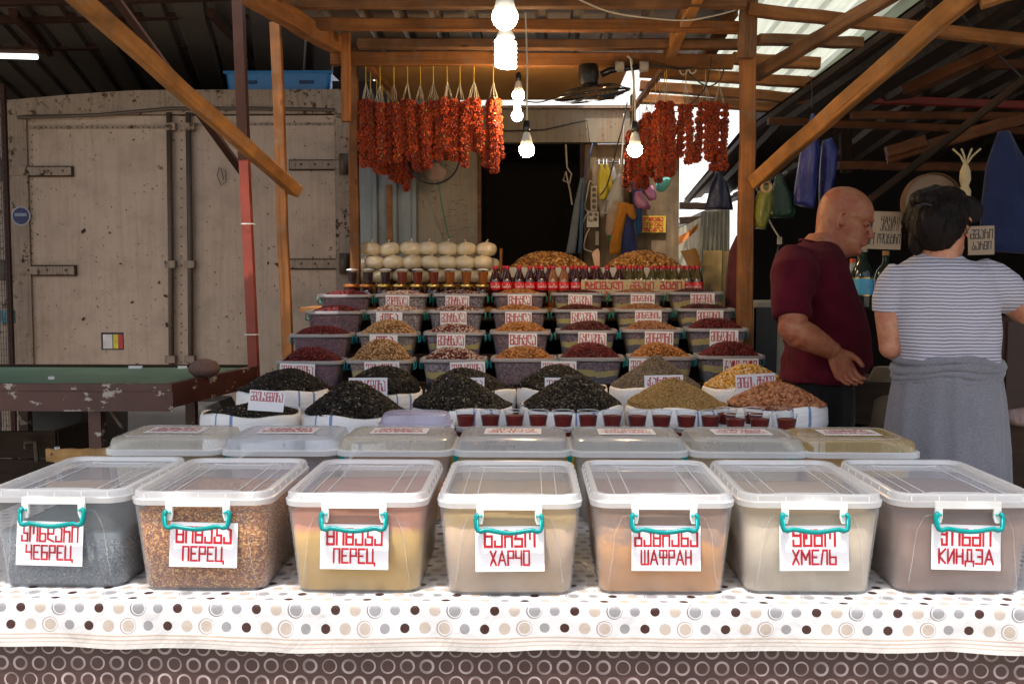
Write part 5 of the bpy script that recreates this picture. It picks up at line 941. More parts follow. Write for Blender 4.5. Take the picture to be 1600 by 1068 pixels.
# ================================================================= LAMPS
M_socket = plain('black_socket', (.012, .012, .012), .3); M_bulbw = plain('bulb_base', (.62, .60, .55), .35, var=.03); M_flexw = plain('white_flex', (.50, .46, .38), .6)
def bulb(px, py, Y, r, label, col, s, cordtop, flex=None, sock=True):
    c = at(px, py, Y); t = thing('light_bulb', label, 'light bulb', c, 0, 'bare lamps hanging in the stall'); ORG[t] = Vector()
    MB().lathe([(r*math.cos(a)*(1 if a < .4 else 1), r*math.sin(a)*1.0) for a in np.linspace(-PI/2, .55, 10)], 20).build('globe', glow('glow_'+label.split(' ')[0]+str(int(px)), col, s), t, True)
    z0 = r*math.sin(.55); r0 = r*math.cos(.55); MB().lathe([(r0*1.01, z0), (r0*.82, z0+r*.7), (r*.45, z0+r*1.6), (r*.42, z0+r*1.75)], 16).build('bulb_base', M_bulbw, t, True)
    if sock: MB().lathe([(r*.50, z0+r*1.7), (r*.52, z0+r*2.3), (r*.42, z0+r*3.1), (r*.2, z0+r*3.25)], 14).build('socket', M_socket, t, True)
    T = at(*cordtop, Y+ .0)-c; MB().tube([(0, 0, z0+r*3), (T.x*.3+.004, 0, (z0+r*3+T.z)/2), (T.x, 0, T.z)], .0032, 5).build('flex', flex or M_flexw, t)
WARM = (1, .66, .32); COOL = (.80, .88, 1)
bulb(789, 27, 2.35, .030, 'large bright bulb nearest the camera at the top of the picture', (1, .84, .62), 45, (789, -330), None)
bulb(823, 234, 4.0, .0305, 'round glowing bulb hanging in front of the dark doorway', WARM, 160, (821, 20))
bulb(992, 234, 4.1, .0305, 'round glowing bulb hanging beside the hook rail', WARM, 160, (985, 92))
bulb(810, 149, 5.0, .030, 'small warm bulb under the ceiling board, upper one of two', WARM, 260, (808, 118)); bulb(808, 181, 5.1, .029, 'small cool white bulb just below the upper warm bulb', COOL, 25, (811, 160), None, False)
c = at(790, 84, 2.6); t = thing('spiral_lamp', 'white glowing spiral energy-saving lamp below the big bulb', 'light bulb', c); ORG[t] = Vector(); pts = [(.022*math.cos(a), .022*math.sin(a), -.032 + a/(2*PI*5.5)*.062) for a in np.linspace(0, 2*PI*5.5, 120)]
MB().tube(pts, .0068, 7).build('spiral_tube', glow('glow_spiral', (1, .93, .82), 40), t, True); MB().lathe([(.019, .036), (.024, .040), (.022, .048), (.013, .062), (.013, .085)], 18).build('ballast', M_bulbw, t, True); MB().tube([(0, 0, .08), (.0, .02, .78)], .003, 5).build('flex', M_flexw, t)
# ================================================================= FANS
M_fan = plain('black_fan_plastic', (.010, .010, .011), .18, var=.1); FYd = 5.02
fc = at(925, 141, FYd); fan = thing('black_fan', 'black cage fan tied up under the beam, seen nearly edge-on', 'fan', fc); ORG[fan] = Vector()
mo = MB().lathe([(.035, .02), (.048, .03), (.052, .075), (.051, .112), (.044, .124), (.001, .126)], 24, caps=False); mo.xf(Matrix.Translation((-.012, 0, 0)) @ Matrix.Rotation(-.07, 4, 'Y')).build('motor_housing', M_fan, fan, 'auto')
cg = MB(); Rf = .185
for k in range(40):
    a = 2*PI*k/40; cg.tube([(.03*math.cos(a), .03*math.sin(a), .022), (Rf*.6*math.cos(a), Rf*.6*math.sin(a), .016), (Rf*math.cos(a), Rf*math.sin(a), -.018)], .0009, 3); cg.tube([(Rf*math.cos(a), Rf*math.sin(a), -.024), (Rf*.6*math.cos(a), Rf*.6*math.sin(a), -.05), (.03*math.cos(a), .03*math.sin(a), -.055)], .0009, 3)
for q in (.6, .8): cg.tube([(Rf*q*math.cos(a), Rf*q*math.sin(a), .012 if q < .7 else .0) for a in np.linspace(0, 2*PI, 40)], .0015, 4)
TL = Matrix.Rotation(-.13, 4, 'Y') @ Matrix.Rotation(.10, 4, 'X'); cgo = cg.xf(TL).build('wire_cage', M_fan, fan); tag(cgo, None, None, None, 'stuff')
MB().tube([(Rf*math.cos(a), Rf*math.sin(a), -.021) for a in np.linspace(0, 2*PI, 48)], .006, 6).xf(TL).build('cage_ring', M_fan, fan, True)
for k in range(3):
    a0 = k*2.094; pr = [Vector((.03*math.cos(a0), .03*math.sin(a0), -.03)), Vector((.15*math.cos(a0-.25), .15*math.sin(a0-.25), -.025)), Vector((.16*math.cos(a0+.2), .16*math.sin(a0+.2), -.038)), Vector((.07*math.cos(a0+.6), .07*math.sin(a0+.6), -.045))]; MB().loft([[p+Vector((0, 0, d)) for p in pr] for d in (0, .002)]).xf(TL).build('blade', plain('blue_blade', (.02, .05, .08), .3), fan)
MB().tube([(.045, 0, .075), (.085, 0, .095), (.12, 0, .10), (.27, 0, .115)], [.016, .018, .014, .014], 10).build('arm', M_fan, fan, True)
g = G('clear_tape'); v = g.coord(); g.bump(g.noise(v, 80, 5, .8), .01, 1); M_tape = g.fin((.42, .38, .32), .12, Specular_IOR_Level=.8)
for xx in (.135, .255): MB().lathe([(.026, -.022), (.030, -.008), (.027, .008), (.029, .022)], 12, wob=lambda a, z: 1+.1*math.sin(a*5)).xf(Matrix.Translation((xx, 0, .115)) @ Matrix.Rotation(PI/2, 4, 'Y')).build('tape_wrap', M_tape, fan, True)
c = at(676, 245, 6.25); rf = thing('red_fan', 'wall fan with dark red blades half hidden behind the garlands', 'fan', c); ORG[rf] = Vector(); Rr = .165
for d in (0, .05): MB().tube([(Rr*math.cos(a), d, Rr*math.sin(a)) for a in np.linspace(0, 2*PI, 40)], .003, 5).build('cage_ring', M_wire, rf)
for k in range(4): a0 = k*PI/2+.3; MB().add([(.02*math.cos(a0), .03, .02*math.sin(a0)), (.14*math.cos(a0-.45), .02, .14*math.sin(a0-.45)), (.15*math.cos(a0+.1), .035, .15*math.sin(a0+.1)), (.12*math.cos(a0+.5), .045, .12*math.sin(a0+.5))], [(0, 1, 2, 3)]).build('blade', plain('dark_red_blade', (.11, .015, .012), .4), rf)
MB().lathe([(.001, -.02), (.035, -.015), (.04, .0), (.04, .1), (.02, .12)], 18).xf(Matrix.Rotation(-PI/2, 4, 'X')).build('motor_housing', M_fan, rf, 'auto')
sp = MB(); [sp.tube([(.03*math.cos(a), -.01, .03*math.sin(a)), (Rr*math.cos(a), 0, Rr*math.sin(a))], .0011, 3) for a in np.linspace(0, 2*PI, 37)]; tag(sp.build('cage_wires', M_wire, rf), None, None, None, 'stuff')
# ================================================================= CABLES
def cable(pts, r, label, mt=None, nm='cable'):
    P = [at(*q) if len(q) == 3 else Vector(q) for q in pts]; out = []
    for i in range(len(P)-1):
        p_ = P[max(i-1, 0)]; a = P[i]; b = P[i+1]; n_ = P[min(i+2, len(P)-1)]
        for k in range(6): t = k/6; out.append(.5*((2*a)+(b-p_)*t+(2*p_-5*a+4*b-n_)*t*t+(3*a-p_-3*b+n_)*t**3))
    out.append(P[-1]); return tag(MB().tube(out, r, 5).build(nm, mt or M_wire, None, True, out[0]), label, 'cable')
cable([(895, -5, 4.45), (950, 18, 4.5), (1010, 28, 4.55), (1070, 32, 4.6), (1110, 26, 4.6), (1150, 16, 4.65)], .004, 'thin white cable sagging below the front purlins', M_flexw)
cable([(1012, 100, 5.05), (1060, 108, 5.08), (1085, 104, 5.1), (1120, 92, 5.1), (1127, 98, 5.1), (1128, 104, 5.1)], .005, 'black cable running right from the fan arm')
cable([(1132, 104, 5.1), (1125, 125, 5.15), (1105, 135, 5.2), (1080, 118, 5.2), (1070, 105, 5.2)], .004, 'black looped cable under the translucent roof')
cable([(1112, 90, 5.0), (1108, 110, 5.0), (1100, 140, 5.1), (1070, 170, 5.4), (1050, 175, 5.5)], .0035, 'grey cable hanging between the two right garland ranks')
cable([(980, 88, 5.0), (988, 100, 5.05), (990, 150, 5.4), (985, 250, 6.4), (985, 300, 6.5)], .006, 'white cable down the booth post', M_flexw)
cable([(975, 178, 6.45), (974, 215, 6.45), (968, 285, 6.45)], .006, 'white cable hanging beside the hook rail', M_flexw)
cable([(980, 160, 6.4), (972, 200, 6.4), (965, 225, 6.4), (950, 285, 6.4), (938, 305, 6.4)], .005, 'black cable crossing in front of the plywood')
cable([(806, 155, 5.1), (840, 160, 5.3), (867, 153, 5.4)], .004, 'dark wire strut beside the small bulbs')
cable([(1262, 118, 5.5), (1268, 130, 5.5), (1269, 170, 5.5)], .003, 'string holding the blue bag at the right')
cable([(1500, 20, 4.6), (1540, 65, 4.7), (1600, 125, 4.8), (1640, 170, 4.8)], .005, 'dark cable crossing the upper right corner')
for i, (px, py) in enumerate(((1068, 108), (1082, 106))):
    tag(MB().tube([at(px+6*math.cos(a), py+9*math.sin(a), 5.15) for a in np.linspace(0, 12, 30)], .004, 5).build('cable_coil', M_flexw), ('coil of pale cable on the beam above the right garlands', 'second coil of pale cable nearer the post')[i], 'cable')
# ================================================================= HANGING CLOTHS, BAGS, SOCKETS
def cloth_mat(nm, col, rough=.7, sheen=.2, trans=0):
    g = G(nm); v = g.vary(); n = g.noise(v, 12, 5); g.bump(g.noise(g.scale(v, (20, 20, 5)), 1, 5), .012, .6); return g.fin(g.ramp(n, [(.3, shade(col, .75)), (.7, shade(col, 1.2))]), rough, Sheen_Weight=sheen, Specular_IOR_Level=.12)
def bag_mat(nm, col, rough=.25):
    g = G(nm); v = g.vary(); g.bump(g.noise(g.scale(v, (14, 14, 7)), 1, 6, .7, 1), .02, .8); return g.fin(col, rough, Specular_IOR_Level=.6)
def hangbag(pts_l, pts_r, Y, depth, mat, name, label, cat, n=14, folds=3, fold=.25, seed=0):
    """hanging cloth or bag: left and right outline polylines in photo rows at depth Y, closed body with folds"""
    rs = random.Random(seed); ph = rs.uniform(0, 6); A = [at(x, y, Y) for x, y in pts_l]; B = [at(x, y, Y) for x, y in pts_r]
    def ev(P, t): k = t*(len(P)-1); i = min(int(k), len(P)-2); return P[i].lerp(P[i+1], k-i)
    rings = []; m_ = 36
    for i in range(n+1):
        t = i/n; a = ev(A, t); b = ev(B, t); c = (a+b)/2; hw = (b.x-a.x)/2; f = min(1, .25+1.6*t*(1.25-t))
        ring = []
        for k in range(m_):
            an = 2*PI*k/m_; rr = 1 + fold*.22*math.sin(an*folds*2+ph+t*1.5)*f + .05*math.sin(an*5+t*9+ph); x_ = c.x+hw*math.cos(an); y_ = Y + depth*f*math.sin(an)*rr + fold*.35*depth*math.sin(x_*160/ (1+folds*.2) + ph)*f
            ring.append(Vector((x_, y_, a.z*(1-(x_-a.x)/max(2*hw, 1e-4)) + b.z*((x_-a.x)/max(2*hw, 1e-4)))))
        rings.append(ring)
    top = rings[0][0]; o = MB().loft(rings).build(name, mat, None, True, (A[0]+B[0])/2); return tag(o, label, cat)
Yb = 6.42
rail = thing('hook_rail', 'metal hook rail on the plywood above the yellow bags', 'hook rail', at(950, 254, 6.56)); MB().tube([at(932, 252, 6.57), at(978, 254, 6.57)], .005, 5).build('rail_bar', M_wire, rail)
for px in (936, 943, 948, 958, 968, 975): MB().tube([at(px, 249, 6.55), at(px, 257, 6.53), at(px+1, 258, 6.52)], .004, 5).build('hook', plain('hook_metal', (.10, .10, .10), .4, .3), rail)
M_bagy = bag_mat('yellow_bag', (.62, .50, .03)); M_bagw = clear('thin_white_bag', (.62, .62, .60), .45, .4, .25, (.9, .9, .88))
hangbag([(938, 256), (934, 275), (934, 300), (936, 312)], [(941, 256), (949, 272), (952, 295), (948, 312)], 6.5, .03, M_bagy, 'yellow_bag', 'yellow plastic bag on the leftmost hook', 'bag', seed=1)
hangbag([(947, 256), (945, 275), (950, 292), (953, 300)], [(950, 256), (957, 278), (958, 295), (956, 302)], 6.5, .025, M_bagy, 'yellow_bag', 'narrow yellow bag on the second hook', 'bag', seed=2)
hangbag([(957, 258), (953, 270), (954, 280), (957, 284)], [(959, 258), (963, 268), (965, 278), (961, 284)], 6.5, .025, bag_mat('white_bag', (.60, .62, .64)), 'white_bag', 'small white bag on the hook right of the yellow bags', 'bag', seed=3)
hangbag([(966, 272), (950, 305), (942, 325), (938, 334)], [(972, 272), (972, 300), (974, 318), (968, 334)], 6.35, .04, M_bagw, 'clear_bag', 'translucent white carrier bag with a dark packet inside', 'bag', folds=2, seed=4)
tag(MB().box(at(955, 324, 6.35), (.085, .05, .075), Matrix.Rotation(.2, 3, 'Y')).build('dark_packet', plain('dark_packet', (.05, .045, .04), .3)), 'dark packet inside the translucent bag', 'packet')
hangbag([(907, 278), (897, 320), (889, 370), (884, 396)], [(911, 278), (907, 320), (902, 370), (899, 396)], 6.45, .02, cloth_mat('grey_apron', (.14, .16, .17)), 'grey_apron', 'grey apron hanging at the doorway edge', 'apron', folds=2, seed=5)
hangbag([(911, 278), (907, 320), (905, 370), (903, 396)], [(914, 280), (913, 300), (912, 340), (909, 396)], 6.44, .02, cloth_mat('blue_apron', (.05, .10, .19)), 'blue_apron', 'blue apron hanging from a strap at the doorway edge', 'apron', folds=2, seed=6)
cable([(926, 224, 6.5), (920, 250, 6.48), (912, 280, 6.45)], .005, 'blue strap of the apron', plain('blue_strap', (.04, .08, .2)), 'strap')
hangbag([(955, 312), (948, 335), (946, 360), (948, 368)], [(972, 312), (976, 330), (970, 350), (962, 368)], 6.33, .045, cloth_mat('pale_brown_cloth', (.30, .22, .16)), 'brown_cloth', 'pale brown cloth hanging below the clear bag', 'cloth', folds=4, seed=7)
hangbag([(949, 365), (948, 372), (950, 378), (953, 381)], [(966, 362), (968, 368), (962, 376), (958, 381)], 6.32, .03, cloth_mat('green_cloth', (.02, .09, .05)), 'green_cloth', 'green cloth corner under the pale brown cloth', 'cloth', seed=8)
hangbag([(968, 315), (960, 345), (953, 375), (952, 398)], [(985, 318), (978, 340), (972, 370), (970, 396)], 6.30, .035, cloth_mat('orange_cloth', (.38, .15, .015)), 'orange_cloth', 'mustard orange cloth draped over the blue trousers', 'cloth', folds=4, seed=9)
hangbag([(978, 318), (978, 328), (982, 338), (988, 343)], [(990, 320), (994, 330), (995, 338), (993, 343)], 6.27, .035, cloth_mat('orange_cloth_end', (.38, .15, .015)), 'orange_sleeve', 'orange sleeve end folded over the navy cloth', 'cloth', folds=2, seed=19)
hangbag([(975, 330), (972, 355), (970, 380), (966, 402)], [(985, 328), (990, 350), (994, 375), (997, 400)], 6.32, .03, cloth_mat('navy_cloth', (.025, .035, .12)), 'navy_cloth', 'navy blue cloth hanging next to the orange cloth', 'cloth', folds=4, seed=10)
hangbag([(988, 300), (990, 330), (991, 355), (994, 368)], [(1000, 305), (1004, 335), (1004, 355), (1001, 368)], 6.3, .04, cloth_mat('blue_garment', (.012, .055, .16)), 'blue_garment', 'deep blue garment on the post by the pink bag', 'cloth', folds=3, seed=11)
hangbag([(988, 282), (988, 295), (990, 305), (995, 312)], [(995, 280), (1001, 292), (1004, 300), (1003, 306)], 6.25, .04, bag_mat('blue_bag2', (.015, .06, .25)), 'blue_bag', 'crumpled blue and white bag above the pink bag', 'bag', folds=4, seed=12)
hangbag([(992, 300), (990, 312), (992, 320), (997, 326)], [(1002, 298), (1010, 312), (1017, 322), (1016, 327)], 6.2, .045, bag_mat('mauve_bag', (.30, .10, .20)), 'mauve_bag', 'dull mauve plastic bag under the right garlands', 'bag', folds=4, seed=13)
hangbag([(1004, 288), (1006, 300), (1010, 308), (1014, 314)], [(1020, 290), (1024, 300), (1026, 308), (1025, 312)], 6.3, .04, bag_mat('pink_bag', (.62, .22, .42)), 'pink_bag', 'pink plastic bag in the light under the right garlands', 'bag', folds=4, seed=14)
hangbag([(1030, 280), (1024, 288), (1024, 296), (1030, 300)], [(1044, 274), (1048, 280), (1046, 290), (1038, 299)], 6.3, .05, bag_mat('mint_bag', (.16, .62, .50)), 'mint_bag', 'mint green plastic bag lit by daylight', 'bag', folds=4, seed=15)
hangbag([(1119, 268), (1110, 290), (1104, 315), (1100, 326)], [(1123, 268), (1135, 285), (1143, 310), (1146, 328)], 5.6, .06, bag_mat('navy_bag', (.012, .018, .055), .3), 'navy_bag', 'dark navy carrier bag hanging left of the right post', 'bag', folds=2, seed=16)
cable([(1121, 262, 5.6), (1122, 250, 5.6), (1120, 268, 5.6)], .004, 'string of the navy bag')
hangbag([(1268, 178), (1250, 240), (1242, 290), (1240, 318)], [(1272, 178), (1280, 230), (1276, 290), (1272, 326)], 4.9, .06, bag_mat('royal_blue_bag', (.022, .030, .20), .3), 'blue_bag', 'long royal blue bag hanging above the bald man, left one', 'bag', folds=3, seed=17)
hangbag([(1285, 220), (1282, 250), (1280, 290), (1280, 330)], [(1300, 215), (1308, 235), (1306, 270), (1300, 300)], 4.95, .05, bag_mat('royal_blue_bag2', (.022, .030, .18), .3), 'blue_bag', 'second royal blue bag hanging above the bald man, darker right one', 'bag', folds=3, seed=18)
hangbag([(1190, 290), (1180, 310), (1174, 335), (1180, 356)], [(1206, 288), (1206, 310), (1204, 335), (1196, 358)], 4.75, .05, bag_mat('olive_net_bag', (.16, .16, .02)), 'olive_bag', 'olive yellow plastic bag tied to the right post', 'bag', folds=3, seed=20)
hangbag([(1212, 275), (1203, 305), (1200, 335), (1204, 340)], [(1222, 275), (1238, 305), (1244, 330), (1240, 340)], 4.95, .05, bag_mat('dark_green_bag', (.010, .045, .022)), 'green_bag', 'dark green bag hanging beside the olive bag', 'bag', folds=3, seed=21)
hangbag([(1560, 205), (1540, 260), (1532, 330), (1530, 392)], [(1578, 205), (1600, 250), (1640, 330), (1650, 398)], 4.4, .06, cloth_mat('navy_coverall', (.014, .022, .075)), 'navy_coverall', 'large navy blue cloth hanging at the upper right', 'cloth', folds=5, seed=22)
hangbag([(1150, 368), (1140, 390), (1134, 440), (1130, 600)], [(1168, 366), (1170, 400), (1170, 450), (1170, 600)], 5.35, .07, cloth_mat('maroon_coat', (.085, .018, .022)), 'maroon_coat', 'maroon coat hanging behind the right post', 'coat', folds=3, seed=23)
M_rope = plain('straw_rope', (.42, .26, .12), .8)
tag(MB().tube([at(1196+7*math.cos(a)+a*.1, 292+8*math.sin(a), 4.65) for a in np.linspace(0, 30, 90)], .004, 5).build('rope_coil', M_rope), 'coil of pinkish string on the right post', 'rope')
# power sockets
ps = thing('power_strip', 'long white power strip on the plywood', 'power strip', at(928, 310, 6.55)); M_cream = plain('cream_plastic', (.42, .36, .26), .4)
a = at(928, 310, 6.55); MB().box(a, (.042, .02, .16)).build('strip_body', M_cream, ps)
for k in range(4): MB().lathe([(.014, 0), (.014, .004)], 12).xf(Matrix.Translation((a.x, 6.538, a.z-.055+.037*k)) @ Matrix.Rotation(PI/2, 4, 'X')).build('socket_hole', plain('socket_dark', (.10, .08, .06)), ps)
ps = thing('socket_box', 'white square multi-socket box with a plug, below the power strip', 'power strip', at(926, 343, 6.55)); a = at(926, 343, 6.54); MB().box(a, (.075, .03, .10)).build('box_body', plain('socket_white', (.55, .52, .46), .35), ps)
for (dx, dz) in ((-.018, .0), (.018, .0), (-.018, .03), (.018, .03)): MB().lathe([(.012, 0), (.012, .006)], 12).xf(Matrix.Translation((a.x+dx, 6.524, a.z+dz)) @ Matrix.Rotation(PI/2, 4, 'X')).build('socket_hole', plain('socket_dark', (.10, .08, .06)), ps)
MB().sphere((a.x-.012, 6.51, a.z+.004), .016, 8, 6).build('plug', plain('plug_white', (.65, .63, .58), .35), ps, True)
tag(MB().box(at(933, 372, 6.56), (.022, .02, .09)).build('switch_strip', plain('grey_plastic', (.26, .23, .18), .4)), 'narrow grey switch strip below the socket box', 'switch')
cable([(925, 345, 6.5), (918, 335, 6.5), (912, 345, 6.5), (908, 357, 6.5)], .005, 'white cable curling left from the socket box', M_flexw)
cable([(930, 290, 6.5), (922, 283, 6.48), (918, 300, 6.48), (914, 325, 6.5), (925, 332, 6.5), (930, 338, 6.5)], .005, 'white cable looping from power strip to socket box', M_flexw)
cable([(921, 357, 6.5), (915, 370, 6.5), (913, 388, 6.5), (925, 393, 6.5)], .005, 'white cable hanging under the socket box', M_flexw)
# sunlit tarpaulin and boards at the right rear
def quadcloth(P, Y, mat, name, label, folds, amp, cat='tarpaulin', nx=40, ny=16, dY=0):
    A, B, Cc, D = [at(*q, Y+(dY if i in (1, 2) else 0)) for i, q in enumerate(P)]; mb = MB()
    for j in range(ny+1):
        for i in range(nx+1):
            u = i/nx; t = j/ny; p = A.lerp(B, u).lerp(D.lerp(Cc, u), t); mb.v.append((p.x, p.y + amp*math.sin(u*folds*6.28+t*1.2)*(.3+t) + amp*.5*math.sin(u*folds*14+t*3), p.z - .01*math.sin(u*PI)))
    n_ = nx+1
    for j in range(ny):
        for i in range(nx): mb.f.append((j*n_+i, (j+1)*n_+i, (j+1)*n_+i+1, j*n_+i+1))
    return tag(mb.build(name, mat, None, True, A), label, cat)
g = G('pale_tarpaulin'); v = g.coord(); st = g.noise(g.scale(v, (30, 30, 3)), 1, 5); g.bump(st, .01, .4); g.fin(g.ramp(st, [(.3, (.50, .44, .32)), (.7, (.72, .68, .56))]), .6)
tl = g.n('ShaderNodeBsdfTranslucent'); tl.inputs[0].default_value = (.6, .55, .42, 1); mx = g.n('ShaderNodeMixShader'); mx.inputs[0].default_value = .45; g.t.links.new(g.b.outputs[0], mx.inputs[1]); g.t.links.new(tl.outputs[0], mx.inputs[2]); g.t.links.new(mx.outputs[0], g.out.inputs[0]); M_tarp = g.m
quadcloth([(1050, 362), (1130, 318), (1145, 470), (1050, 520)], 6.9, M_tarp, 'pale_tarpaulin', 'pale translucent tarpaulin lit by daylight behind the navy bag', 3, .03)
quadcloth([(1096, 330), (1140, 325), (1140, 470), (1085, 470)], 6.6, plain('grey_net', (.30, .30, .27), .8), 'grey_net', 'bunched grey netting in front of the pale tarpaulin', 7, .02, 'net')
quadcloth([(1053, 373), (1092, 348), (1090, 358), (1054, 386)], 6.86, plain('orange_cloth_strip', (.55, .17, .03)), 'orange_strip', 'orange strip of cloth at the tarpaulin edge', 1, .005, 'cloth')
M_pine = wood('pale_board', (.52, .38, .17), dark=.85, axis=2)
for (x0, x1, y0, lab) in ((1097, 1128, 391, 'pale upright board right of the bottles, left one'), (1128, 1143, 392, 'pale narrow upright board, right one behind the maroon coat')):
    a = at(x0, 520, 5.75); b = at(x1, y0, 5.75); tag(MB().box(((a.x+b.x)/2, 5.75+.02*(x0 > 1100), (0+b.z)/2), (b.x-a.x, .015, b.z)).build('pale_board', M_pine), lab, 'board')
lr = thing('lower_side_roof', 'low corrugated roof behind the pale tarpaulin', 'roof', (1.5, 8.5, 1.9)); A = at(1062, 360, 7.6); B = at(1125, 290, 7.6)
corr((A.x, 7.3, A.z), (1, 0, .55), (0, 1, 0), .75, 1.8, M_sheetd, 'roof_sheet', lr, .14, .02); 
for (p, q) in (((1062, 322), (1130, 322)), ((1062, 345), (1130, 340))): beam('batten', at(*p, 7.4), at(*q, 7.4), .05, .05, M_wooddark, lr)
# ================================================================= LEFT GREEN TABLE
g = G('green_table_paint'); v = g.coord(); n = g.noise(v, 3, 6); st = g.noise(g.scale(v, (3, 14, 3)), 1, 5); c = g.ramp(n, [(.3, (.05, .13, .08)), (.7, (.10, .22, .14))]); c = g.mix(g.ramp(st, [(.45, 0), (.75, .5)]), c, (.20, .21, .19)); M_green = g.fin(c, .45)
g = G('chipped_brown_paint'); v = g.coord(); n = g.noise(v, 14, 6, .7); c = g.ramp(g.noise(v, 5, 4), [(.3, (.045, .014, .012)), (.7, (.085, .028, .023))]); ch = g.ramp(g.noise(g.scale(v, (1, 1, 1.8)), 11, 5, .65), [(.60, 0), (.63, 1)]); c = g.mix(g.M('MULTIPLY', ch, .85), c, (.42, .38, .32)); M_chip = g.fin(c, .45)
gt = thing('green_table', 'green-topped market table with a chipped brown rim at the left', 'table', (*at(0, 600, 4.2).xy, 0)); A = at(268, 600, 3.9); Bk = at(398, 574, 4.72); zt = A.z; x0 = -3.6
def slab(P, z0, z1, nm, mt): MB().loft([[Vector((x, y, z0)) for x, y in P], [Vector((x, y, z1)) for x, y in P]]).build(nm, mt, gt)
slab([(x0, 3.93), (A.x-.03, 3.93), (Bk.x-.03, 4.70), (x0, 4.70)], zt-.03, zt-.006, 'tabletop', M_green)
slab([(x0, 3.9), (A.x, 3.9), (A.x-.01, 3.93), (x0, 3.93)], zt-.062, zt, 'upper_rim_board', M_chip); slab([(x0, 3.893), (A.x+.006, 3.893), (A.x-.01, 3.93), (x0, 3.93)], zt-.088-.02, zt-.030, 'lower_rim_board', M_chip)
slab([(A.x, 3.9), (Bk.x+.02, 4.72), (Bk.x-.02, 4.72), (A.x-.028, 3.93)], zt-.095, zt+.001, 'side_board', M_chip); slab([(x0, 4.70), (Bk.x, 4.70), (Bk.x, 4.73), (x0, 4.73)], zt-.08, zt+.006, 'back_board', M_wooddark)
for (px, Y, w_) in ((152, 3.97, .05), (-200, 3.97, .05), (300, 4.6, .045), (40, 4.62, .045)): p = at(px, 660, Y); MB().box((p.x, Y, (zt-.1)/2), (w_, w_, zt-.1)).build('leg', M_chip, gt)
MB().tube([at(167, 634, 4.0), at(192, 668, 4.05)], .008, 4).build('stay', M_contd, gt)
tag(MB().lathe([(.001, 0), (.040, .003), (.062, .025), (.066, .04), (.050, .066), (.02, .078), (.001, .080)], 24, wob=lambda a, z: 1+.04*math.sin(2*a)+.02*math.sin(5*a)).xf(Matrix.Translation((at(329, 600, 4.3).x, 4.22, zt-.004))).build('reddish_stone', plain('reddish_stone', (.15, .085, .070), .9, sc=40, bump=.01), None, True, (at(329, 600, 4.3).x, 4.22, zt)), 'round reddish brown stone on the green table corner', 'stone')
for i, (px, py, Y, lab) in enumerate(((212, 574, 4.6, 'bent strip of white paper at the back of the green table'), (285, 574, 4.6, 'small crumpled white paper near the stone'), (80, 588, 4.1, 'small white scrap at the left of the green table'))):
    p = at(px, py, Y); tag(MB().box((p.x, Y, zt+.004), (.06-.02*i, .02, .012), Matrix.Rotation(.3*i+.1, 3, 'Z')).build('paper_scrap', M_card), lab, 'paper')
# things under and behind the green table
for (x0_, x1_, y0_, Y, mt, nm, lab, cat) in ((32, 138, 634, 4.9, plain('black_plastic', (.014, .014, .015), .4), 'black_bin', 'black plastic bin under the green table', 'bin'), (150, 330, 634, 5.6, plain('dark_tarp', (.018, .016, .016), .7), 'dark_tarp_bundle', 'dark covered bundle behind the table leg', 'bundle')):
    a = at(x0_, 720, Y); b = at(x1_, y0_, Y); ww = b.x-a.x; m = MB(); m.loft([rrect(ww*.92, .5, .05, 0, 4, (a.x+b.x)/2, Y+.25), rrect(ww, .55, .05, b.z*.92, 4, (a.x+b.x)/2, Y+.25), rrect(ww*.93, .5, .05, b.z, 4, (a.x+b.x)/2, Y+.25)]); tag(m.build(nm, mt, None, 'auto', ((a.x+b.x)/2, Y, 0)), lab, cat)
wc = thing('wooden_crate', 'dark brown wooden crate on the ground at the left edge', 'crate', (*at(40, 700, 4.3).xy, 0)); a = at(-60, 740, 4.3); b = at(88, 672, 4.3)
for q in range(6): MB().box(((a.x+b.x)/2, 4.3, b.z*(q+.5)/6), (b.x-a.x, .02, b.z/6-.008)).build('plank', M_wooddark, wc)
MB().box((b.x, 4.5, b.z/2), (.02, .4, b.z)).build('side_plank', M_wooddark, wc); MB().tube([at(40, 700, 4.25), at(40, 690, 4.24), at(55, 690, 4.24), at(58, 720, 4.25)], .01, 6).build('latch', M_rust, wc)
# folding chair behind the first box
M_chairw = wood('varnished_slat', (.42, .24, .09), dark=.8); fc_ = thing('folding_chair', 'folding chair with a varnished wooden slat behind the left boxes', 'chair', (*at(120, 760, 3.3).xy, 0)); M_chm = plain('grey_tube_steel', (.36, .40, .40), .35, .5)
beam('slat', at(74, 711, 3.3), at(175, 710, 3.3), .018, .042, M_chairw, fc_); beam('slat', at(74, 760, 3.3), at(175, 760, 3.3), .018, .042, M_chairw, fc_)
for px in (87, 172): a = at(px+2, 698, 3.32); MB().tube([(a.x, 3.32, a.z), (a.x-.005, 3.33, a.z-.05), (a.x-.01, 3.5, 0.01)], .009, 8).build('leg', M_chm, fc_, True); MB().tube([(a.x+.01, 3.34, .42), (a.x+.01, 3.05, .01)], .009, 8).build('leg', M_chm, fc_, True)
a = at(80, 760, 3.3); b = at(172, 760, 3.3); MB().box(((a.x+b.x)/2, 3.22, .44), (b.x-a.x, .3, .02)).build('seat', M_chairw, fc_)
MB().sphere(at(80, 709, 3.285), .004, 8, 5).build('screw', M_rust, fc_)
